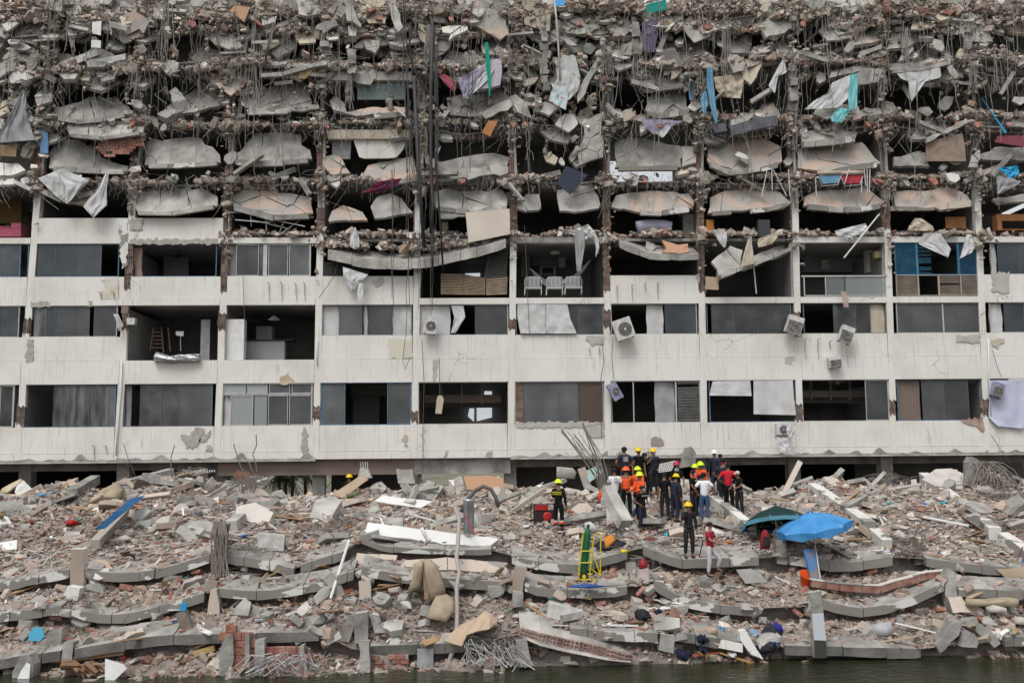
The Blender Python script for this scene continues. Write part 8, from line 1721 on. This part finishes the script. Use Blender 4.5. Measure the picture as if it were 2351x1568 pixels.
for k_ in range(46):
    x = rnd.uniform(-10, 2361); y = rnd.choice((rnd.uniform(1095, 1130), rnd.uniform(1100, 1160), rnd.uniform(1100, 1240))); g = GS(x, y); L_ = rnd.uniform(.8, 2.0); w_ = rnd.uniform(.12, .28); a_ = rnd.uniform(-1.2, 1.2)+rnd.choice((0, 1.57)); mi = k_ % 3
    d = Vector((math.cos(a_), math.sin(a_)*.8, abs(rnd.gauss(.1, .3)))).normalized()*L_; o = MB().beam(g+Vector((0, 0, .05)), g+d+Vector((0, 0, .05)), w_, w_*rnd.uniform(.8, 1.3), roll=rnd.uniform(0, 1)).build('broken_beam', (CONC, CONCL, PW)[mi], own=True)
    tag(o, lab_unique(['grey', 'pale', 'pinkish'][mi]+' broken beam', x, y), 'concrete beam', 'broken beams in the rubble')
# ================================================================ people
SKIN = [mat('skin_brown', (.2, .105, .065), .6), mat('skin_tan', (.3, .17, .11), .6)]
T_NAVY = mat('navy_uniform', (.013, .016, .032), .9, (.022, .026, .045), 6); T_BLACK = mat('black_tee', (.012, .012, .013), .95); T_WHITE = mat('white_tee', (.7, .7, .72), .9)
T_RED = mat('red_tee', (.5, .015, .03), .9); T_POLO = mat('dark_red_polo', (.3, .012, .03), .9); T_ORANGE = mat('fluorescent_orange', (.75, .09, .02), .8); JEANS = mat('blue_jeans', (.04, .08, .16), .9)
WPANT = mat('pale_trousers', (.45, .44, .46), .9); DPANT = mat('charcoal_trousers', (.025, .026, .028), .95); H_NEON = mat('neon_yellow_helmet', (.62, .8, .02), .35); H_YEL = mat('yellow_helmet', (.75, .5, .01), .35)
H_ORG = mat('orange_helmet', (.8, .12, .02), .35); H_RED = mat('dark_pink_helmet', (.35, .02, .06), .4); H_WHI = mat('white_helmet', (.7, .7, .7), .35); HAIR = mat('black_hair', (.01, .008, .007), .7); CAPK = mat('black_cap', (.012, .012, .014), .9); CAPW = mat('pale_cap', (.45, .44, .42), .9); BOOT = mat('black_boot', (.012, .011, .01), .6)
BAKE = []
def skinmesh(name, verts, edges, rad, m, parent, sub_=1):
    me = bpy.data.meshes.new(name); me.from_pydata(verts, edges, []); me.materials.append(m); o = bpy.data.objects.new(name, me); COL.objects.link(o); o.parent = parent
    md = o.modifiers.new('s', 'SKIN'); md.use_smooth_shade = True; md.branch_smoothing = .3
    for i, r_ in enumerate(rad): me.skin_vertices[0].data[i].radius = r_ if isinstance(r_, tuple) else (r_, r_); me.skin_vertices[0].data[i].use_root = (i == 0)
    o.modifiers.new('d', 'SUBSURF').levels = sub_; o.modifiers['d'].render_levels = sub_; BAKE.append(o); return o
ARMS = {'down': ((.24, .02, 1.14), (.25, -.05, .88)), 'hip': ((.36, .08, 1.18), (.17, -.1, 1.02)), 'chest': ((.24, -.08, 1.16), (.06, -.25, 1.25)), 'face': ((.24, -.1, 1.2), (.08, -.25, 1.52)), 'fwd': ((.22, -.12, 1.18), (.14, -.38, 1.12)), 'low': ((.22, -.08, 1.15), (.12, -.3, .98))}
def person(label, x, yh, yf, face, shirt, pants, arms=('down', 'down'), hat=None, hatk='helmet', sleeve='short', bend=0.0, legs=None, extra=(), sk=0, Y=None, feet_up=0.0):
    """face: turn about the vertical, 0 = towards the camera"""
    g = G(x, yf) if Y is None else P(x, yf, Y); Hm = (yf-yh)/S(g.y); s = Hm/1.79
    if Y is None and not 1.55 < Hm < 1.95:      # keep a human height: slide along the line of sight
        Hm = min(max(Hm, 1.6), 1.9); s = Hm/1.79; g = P(x, yf, F*Hm/(yf-yh)+CAMY)
    t_ = thing('person', label, 'person', g, face); t_.scale = (s, s, s)
    def B_(p):   # bend the upper body forward about the hip
        p = Vector(p)
        if p.z > .95: q = Matrix.Rotation(bend, 3, 'X') @ (p-Vector((0, 0, .95))); p = q+Vector((0, 0, .95))
        return tuple(p)
    lg = legs or ((0, 0), (0, 0))
    V = [(0, 0, .95), (0, 0, 1.08), (0, 0, 1.27), (0, .01, 1.4), (0, -.005, 1.5), (0, -.02, 1.57), (0, -.02, 1.645), (0, -.01, 1.71)]
    Rr = [(.13, .1), (.12, .09), (.145, .1), (.11, .085), .052, (.065, .075), (.078, .095), (.06, .07)]; Ed = [(0, 1), (1, 2), (2, 3), (3, 4), (4, 5), (5, 6), (6, 7)]
    V.append((0, -.125, 1.625)); Rr.append(.012); Ed.append((6, 8))
    AR = []
    for sg, am in ((-1, arms[0]), (1, arms[1])):
        e, w_ = ARMS[am]; sh = (sg*.17, 0, 1.41); e = (sg*e[0], e[1], e[2]); w_ = (sg*w_[0], w_[1], w_[2]); n = len(V)
        d = (Vector(w_)-Vector(e)).normalized(); pl = Vector(w_)+d*.07; si = d.cross(Vector((0, 0, 1)) if abs(d.z) < .9 else Vector((0, 1, 0))).normalized()
        V += [sh, e, w_, tuple(pl)]; Rr += [.06, .042, .03, (.032, .02)]; Ed += [(3, n), (n, n+1), (n+1, n+2), (n+2, n+3)]
        for k, (o_, L_) in enumerate(((-.03, .06), (-.011, .075), (.009, .07), (.028, .055))):
            q = pl+si*o_+d*.03; m1 = q+d*L_*.5; m2 = m1+d*L_*.35+Vector((0, -.012, -.012)); n2 = len(V); V += [tuple(q), tuple(m1), tuple(m2)]; Rr += [.009, .009, .007]; Ed += [(n+3, n2), (n2, n2+1), (n2+1, n2+2)]
        q = Vector(w_)+d*.03+si*-.04; n2 = len(V); V += [tuple(q), tuple(q+d*.035+si*-.015)]; Rr += [.011, .009]; Ed += [(n+2, n2), (n2, n2+1)]; AR.append((sh, e, w_))
    LG = []
    for sg, (kf, sp) in ((-1, lg[0]), (1, lg[1])):
        n = len(V); hp = (sg*.1, 0, .88); kn = (sg*(.11+sp*.5), -.03-kf*.35, .5+kf*.1); an = (sg*(.12+sp), .03-kf*.25, .09+kf*.22); to = (sg*(.13+sp), -.13-kf*.25, .035+kf*.2)
        V += [hp, kn, an, to]; Rr += [.085, .058, .04, (.042, .03)]; Ed += [(0, n), (n, n+1), (n+1, n+2), (n+2, n+3)]; LG.append((hp, kn, an, to))
    V = [B_(p) for p in V]; AR = [[B_(p) for p in a_] for a_ in AR]
    skinmesh('body', V, Ed, Rr, SKIN[sk], t_)
    T = [B_(p) for p in ((0, 0, .86), (0, 0, 1.04), (0, 0, 1.27), (0, .01, 1.4), (0, 0, 1.465))]; RT = [(.158, .13), (.152, .12), (.17, .13), (.135, .108), (.07, .07)]; ET = [(0, 1), (1, 2), (2, 3), (3, 4)]
    for a_ in AR:
        n = len(T); sh, e, w_ = [Vector(q) for q in a_]; T.append(tuple(sh)); RT.append(.08); ET.append((3, n))
        if sleeve == 'short': T.append(tuple(sh.lerp(e, .75))); RT.append(.068); ET.append((n, n+1))
        else: T += [tuple(e), tuple(e.lerp(w_, .95))]; RT += [.06, .045]; ET += [(n, n+1), (n+1, n+2)]
    skinmesh('shirt', T, ET, RT, shirt, t_)
    T = [(0, 0, 1.05), (0, 0, .92)]; RT = [(.14, .108), (.145, .12)]; ET = [(0, 1)]
    for hp, kn, an, to in LG: n = len(T); T += [hp, kn, tuple(Vector(kn).lerp(Vector(an), .92))]; RT += [.105, .078, .062]; ET += [(1, n), (n, n+1), (n+1, n+2)]
    skinmesh('trousers', T, ET, RT, pants, t_)
    for hp, kn, an, to in LG: skinmesh('boot', [tuple(Vector(an)+Vector((0, .01, .05))), tuple(Vector(an)+Vector((0, .02, -.04))), to], [(0, 1), (1, 2)], [.056, .055, (.052, .04)], BOOT, t_)
    hd = Vector(B_((0, -.015, 1.655))); hr = Matrix.Rotation(bend, 3, 'X')
    if hatk == 'helmet':
        prof = [(.155, -.005), (.15, .01), (.125, .02), (.118, .06), (.09, .1), (.045, .125), (.0, .13)]; MB().lathe(prof, hd, 12, M=hr, caps=False).build('helmet', hat, t_, world=False, smooth=True)
        MB().tube([hd+hr @ Vector((0, -.12, .06)), hd+hr @ Vector((0, -.06, .125)), hd+hr @ Vector((0, .06, .125)), hd+hr @ Vector((0, .12, .06))], .014, 5).build('helmet_ridge', hat, t_, world=False)
    else:
        prof = [(.098, -.03), (.104, .01), (.1, .045), (.075, .085), (.03, .1), (.0, .102)]; MB().lathe(prof, hd+Vector((0, .012, 0)), 12, M=hr, caps=False).build('hair' if hatk == 'hair' else 'cap', hat or HAIR, t_, world=False, smooth=True)
        if hatk == 'cap': MB().plate([hd+hr @ Vector(q) for q in ((-.07, -.08, .015), (-.05, -.18, 0), (.05, -.18, 0), (.07, -.08, .015))], (0, 0, .012)).build('visor', hat, t_, world=False)
    if hatk != 'hair': MB().lathe([(.09, -.06), (.098, -.02), (.095, .02)], hd+Vector((0, .02, 0)), 10, M=hr).build('hair', HAIR, t_, world=False)
    for k in (-1, 1): MB().lathe([(.009, -.004), (.009, .004)], hd+hr @ Vector((k*.032, -.108, -.01)), 6, M=Matrix.Rotation(1.57, 3, 'X')).build('eye', BLACKM, t_, world=False)
    for ex in extra:
        if ex == 'vest': 
            skinmesh('vest', [B_((0, 0, 1.02)), B_((0, 0, 1.27)), B_((0, .01, 1.4))], [(0, 1), (1, 2)], [(.168, .135), (.185, .145), (.15, .12)], T_ORANGE, t_)
            MB().lathe([(.182, 0), (.182, .03)], B_((0, 0, 1.12)), 14, M=Matrix.Diagonal((1, .8, 1))).build('reflective_band', PURE, t_, world=False)
        if ex == 'bands':
            for hp, kn, an, to in LG: MB().lathe([(.075, 0), (.075, .07)], Vector(kn).lerp(Vector(an), .55), 10).build('leg_band', T_ORANGE, t_, world=False); MB().lathe([(.076, .07), (.076, .1)], Vector(kn).lerp(Vector(an), .55), 10).build('leg_band', PURE, t_, world=False)
        if isinstance(ex, tuple) and ex[0] == 'text':
            cu = bpy.data.curves.new('lettering', 'FONT'); cu.body = ex[1]; cu.size = ex[2]; cu.align_x = 'CENTER'; cu.align_y = 'CENTER'; cu.extrude = .003; cu.space_line = .9; o = bpy.data.objects.new('lettering', cu); COL.objects.link(o); o.parent = t_
            back = ex[3] == 'back'; z_ = ex[4] if len(ex) > 4 else 1.29; o.location = B_((0, .15 if back else -.15, z_)); o.rotation_euler = (math.pi/2, 0, math.pi if back else 0); cu.materials.append(ex[5] if len(ex) > 5 else PURE); BAKE.append(o)
        if ex == 'gloves':
            for a_ in AR: MB().lathe([(.035, -.08), (.045, -.03), (.035, .02)], Vector(a_[2])+(Vector(a_[2])-Vector(a_[1])).normalized()*.05, 8).build('glove', mat('blue_glove', (.02, .05, .2), .8), t_, world=False)
        if ex == 'patch': MB().box(-.09, .09, .135, .142, 1.22, 1.4).build('back_patch', CLOTHG, t_, world=False)
        if ex == 'mask': MB().box(-.05, .05, -.12, -.09, -.07, -.02, M=Matrix.Translation(hd) @ hr.to_4x4()).build('mask', mat('pale_blue_mask', (.35, .5, .65), .9), t_, world=False)
        if ex == 'scarf': MB().lathe([(.09, 0), (.08, .07), (.07, .1)], B_((0, -.01, 1.44)), 10).build('scarf', CLOTHG, t_, world=False)
        if ex == 'belt': MB().lathe([(.168, 0), (.168, .05)], (0, 0, .97), 14, M=Matrix.Diagonal((1, .85, 1))).build('belt', BLACKM, t_, world=False)
    return t_
X3 = lambda x: 1175.5+x*.2573
Y3_ = lambda y: 777.9+y*.2573
PI = math.pi
YTXT = mat('yellow_lettering', (.7, .6, .05), .7)
person('fireman in black with a neon yellow helmet standing alone beside the red generator', 1283, 1101, 1220, PI-.4, T_BLACK, T_BLACK, ('down', 'chest'), H_NEON, sleeve='long', extra=('bands', ('text', 'BOMBEROS\nCARACAS', .07, 'back', 1.3, YTXT)))
person('man in navy shirt and dark cap with a pale back patch', X3(1010), Y3_(958), 1138, PI+.2, T_NAVY, T_NAVY, ('hip', 'hip'), CAPK, 'cap', extra=('patch', 'belt'))
person('smiling worker in a yellow helmet and black T-shirt near the facade', X3(1135), Y3_(970), 1138, .3, T_BLACK, DPANT, ('down', 'down'), H_YEL)
person('bareheaded man in a black T-shirt with a round chest badge, hand on hip', X3(1190), Y3_(1012), 1144, .5, T_BLACK, DPANT, ('down', 'hip'), None, 'hair', extra=(('text', 'o', .12, 'front', 1.34), 'gloves'))
person('officer in navy uniform and yellow helmet behind the bareheaded man', X3(1268), Y3_(976), 1137, .2, T_NAVY, DPANT, ('face', 'hip'), H_YEL, extra=('mask', 'belt'))
person('heavy bareheaded man in a white T-shirt printed on the back, beside the toppled column', X3(922), Y3_(1146), 1192, PI+.15, T_WHITE, T_NAVY, ('down', 'down'), None, 'hair', extra=(('text', 'M\nW', .13, 'back', 1.3, BLACKM), 'gloves'))
person('rescuer in fluorescent orange jacket and orange helmet seen from behind', X3(1025), Y3_(1142), 1190, PI-.2, T_ORANGE, T_BLACK, ('fwd', 'low'), H_ORG, sleeve='long', extra=('belt',))
person('rescuer in orange with a neon yellow helmet, half hidden behind two others', X3(1130), Y3_(1140), 1180, -.5, T_ORANGE, T_BLACK, ('low', 'chest'), H_NEON, sleeve='long')
person('rescuer in an orange vest and neon helmet reaching forward with both arms', X3(1150), Y3_(1190), 1203, -1.0, T_ORANGE, T_BLACK, ('fwd', 'fwd'), H_NEON, sleeve='long', extra=('vest',))
person('short man in a black T-shirt with white lettering in front of the orange rescuers', X3(1165), Y3_(1308), 1219, .6, T_BLACK, T_NAVY, ('hip', 'low'), None, 'hair', extra=('mask', ('text', 'RESCATE', .07, 'front', 1.36)))
person('man in black T-shirt and black cap seen from behind, centre of the group', X3(1368), Y3_(1184), 1194, PI, T_BLACK, DPANT, ('down', 'down'), CAPK, 'cap', extra=('belt',))
person('worker in dark blue overalls and yellow helmet bending his head', X3(1455), Y3_(1203), 1197, PI-.9, T_NAVY, T_NAVY, ('down', 'low'), H_YEL, sleeve='long', bend=.15, extra=('belt',))
person('man in black T-shirt, dark pink helmet and grey neck scarf', X3(1478), Y3_(1093), 1178, .2, T_BLACK, DPANT, ('down', 'low'), H_RED, extra=('scarf', ('text', 'o', .08, 'front', 1.34)))
person('neon helmeted rescuer in orange behind the white shirted man, the left one', X3(1625), Y3_(1117), 1168, .7, T_ORANGE, T_BLACK, ('low', 'low'), H_NEON, sleeve='long', bend=.12)
person('neon helmeted rescuer in orange behind the white shirted man, the right one', X3(1700), Y3_(1093), 1168, -.6, T_ORANGE, T_BLACK, ('low', 'low'), H_NEON, sleeve='long', bend=.12, extra=('vest',))
person('man in white T-shirt, blue jeans and black cap seen from behind', X3(1722), Y3_(1188), 1200, PI, T_WHITE, JEANS, ('hip', 'hip'), CAPK, 'cap')
person('thin man in black left of the white shirted man', X3(1622), Y3_(1165), 1190, .9, T_BLACK, DPANT, ('low', 'down'), None, 'hair', extra=('mask', ('text', 'GRUPO', .07, 'front', 1.36)))
person('masked man with dark hair peering over the shoulder of the white shirted man', X3(1668), Y3_(1203), 1196, .4, T_BLACK, DPANT, ('low', 'low'), CAPK, 'cap', extra=('mask',), bend=.2)
person('tall officer in navy with a white helmet at the right of the group', X3(1822), Y3_(988), 1138, -.5, T_NAVY, T_NAVY, ('down', 'low'), H_WHI, sleeve='long', bend=.1, extra=('belt',))
person('man in orange half hidden behind the white helmeted officer', X3(1868), Y3_(1022), 1138, PI, T_ORANGE, T_BLACK, ('down', 'down'), None, 'hair')
person('man in navy shirt and dark cap, hand on hip, beside the red shirted man', X3(1895), Y3_(1058), 1166, PI-.6, T_NAVY, DPANT, ('down', 'hip'), CAPK, 'cap')
person('man in bright red T-shirt and black trousers, hands on hips', X3(1940), Y3_(1100), 1176, PI-.3, T_RED, T_BLACK, ('hip', 'hip'), CAPK, 'cap')
person('man in black with a pale cap looking at his phone, rightmost of the group', X3(2035), Y3_(1172), 1182, -.9, T_BLACK, DPANT, ('fwd', 'fwd'), CAPW, 'cap', bend=.12, extra=(('text', 'x', .06, 'front', 1.34),))
person('officer in black gear and yellow helmet holding a phone up, standing on the fallen slab', 1583, 1153.5, 1280, .1, DPANT, DPANT, ('face', 'down'), H_YEL, sleeve='long', extra=('belt',), Y=-14.05)
pr = person('man in dark red polo and pale trousers leaning on a shovel, one foot up', 1632, 1198.5, 1324, .9, T_POLO, WPANT, ('fwd', 'fwd'), None, 'hair', legs=((.0, 0), (.75, .05)), extra=(('text', 'o', .06, 'front', 1.36),), sk=1, Y=-14.6)
one('shovel', MB().tube([P(*Z('C4', 1705, 265), -14.75), P(*Z('C4', 1670, 425), -14.5)], .018, 5), BLACKM, 'black shovel held upright by the man in the dark red polo shirt', 'shovel')
person('worker in a yellow helmet seen only to the shoulders in the gap under the building', 801, 1090, 1186, 0, T_BLACK, DPANT, ('low', 'low'), H_YEL, Y=-1.6)
dgs = None
bpy.context.view_layer.update(); dgs = bpy.context.evaluated_depsgraph_get()
for o in BAKE:
    nm = bpy.data.meshes.new_from_object(o.evaluated_get(dgs)); nm.name = o.name
    if o.type == 'FONT':
        q = bpy.data.objects.new('lettering', nm); COL.objects.link(q); q.parent = o.parent; q.location = o.location; q.rotation_euler = o.rotation_euler; bpy.data.objects.remove(o)
    else:
        o.modifiers.clear(); o.data = nm
        for p in nm.polygons: p.use_smooth = True
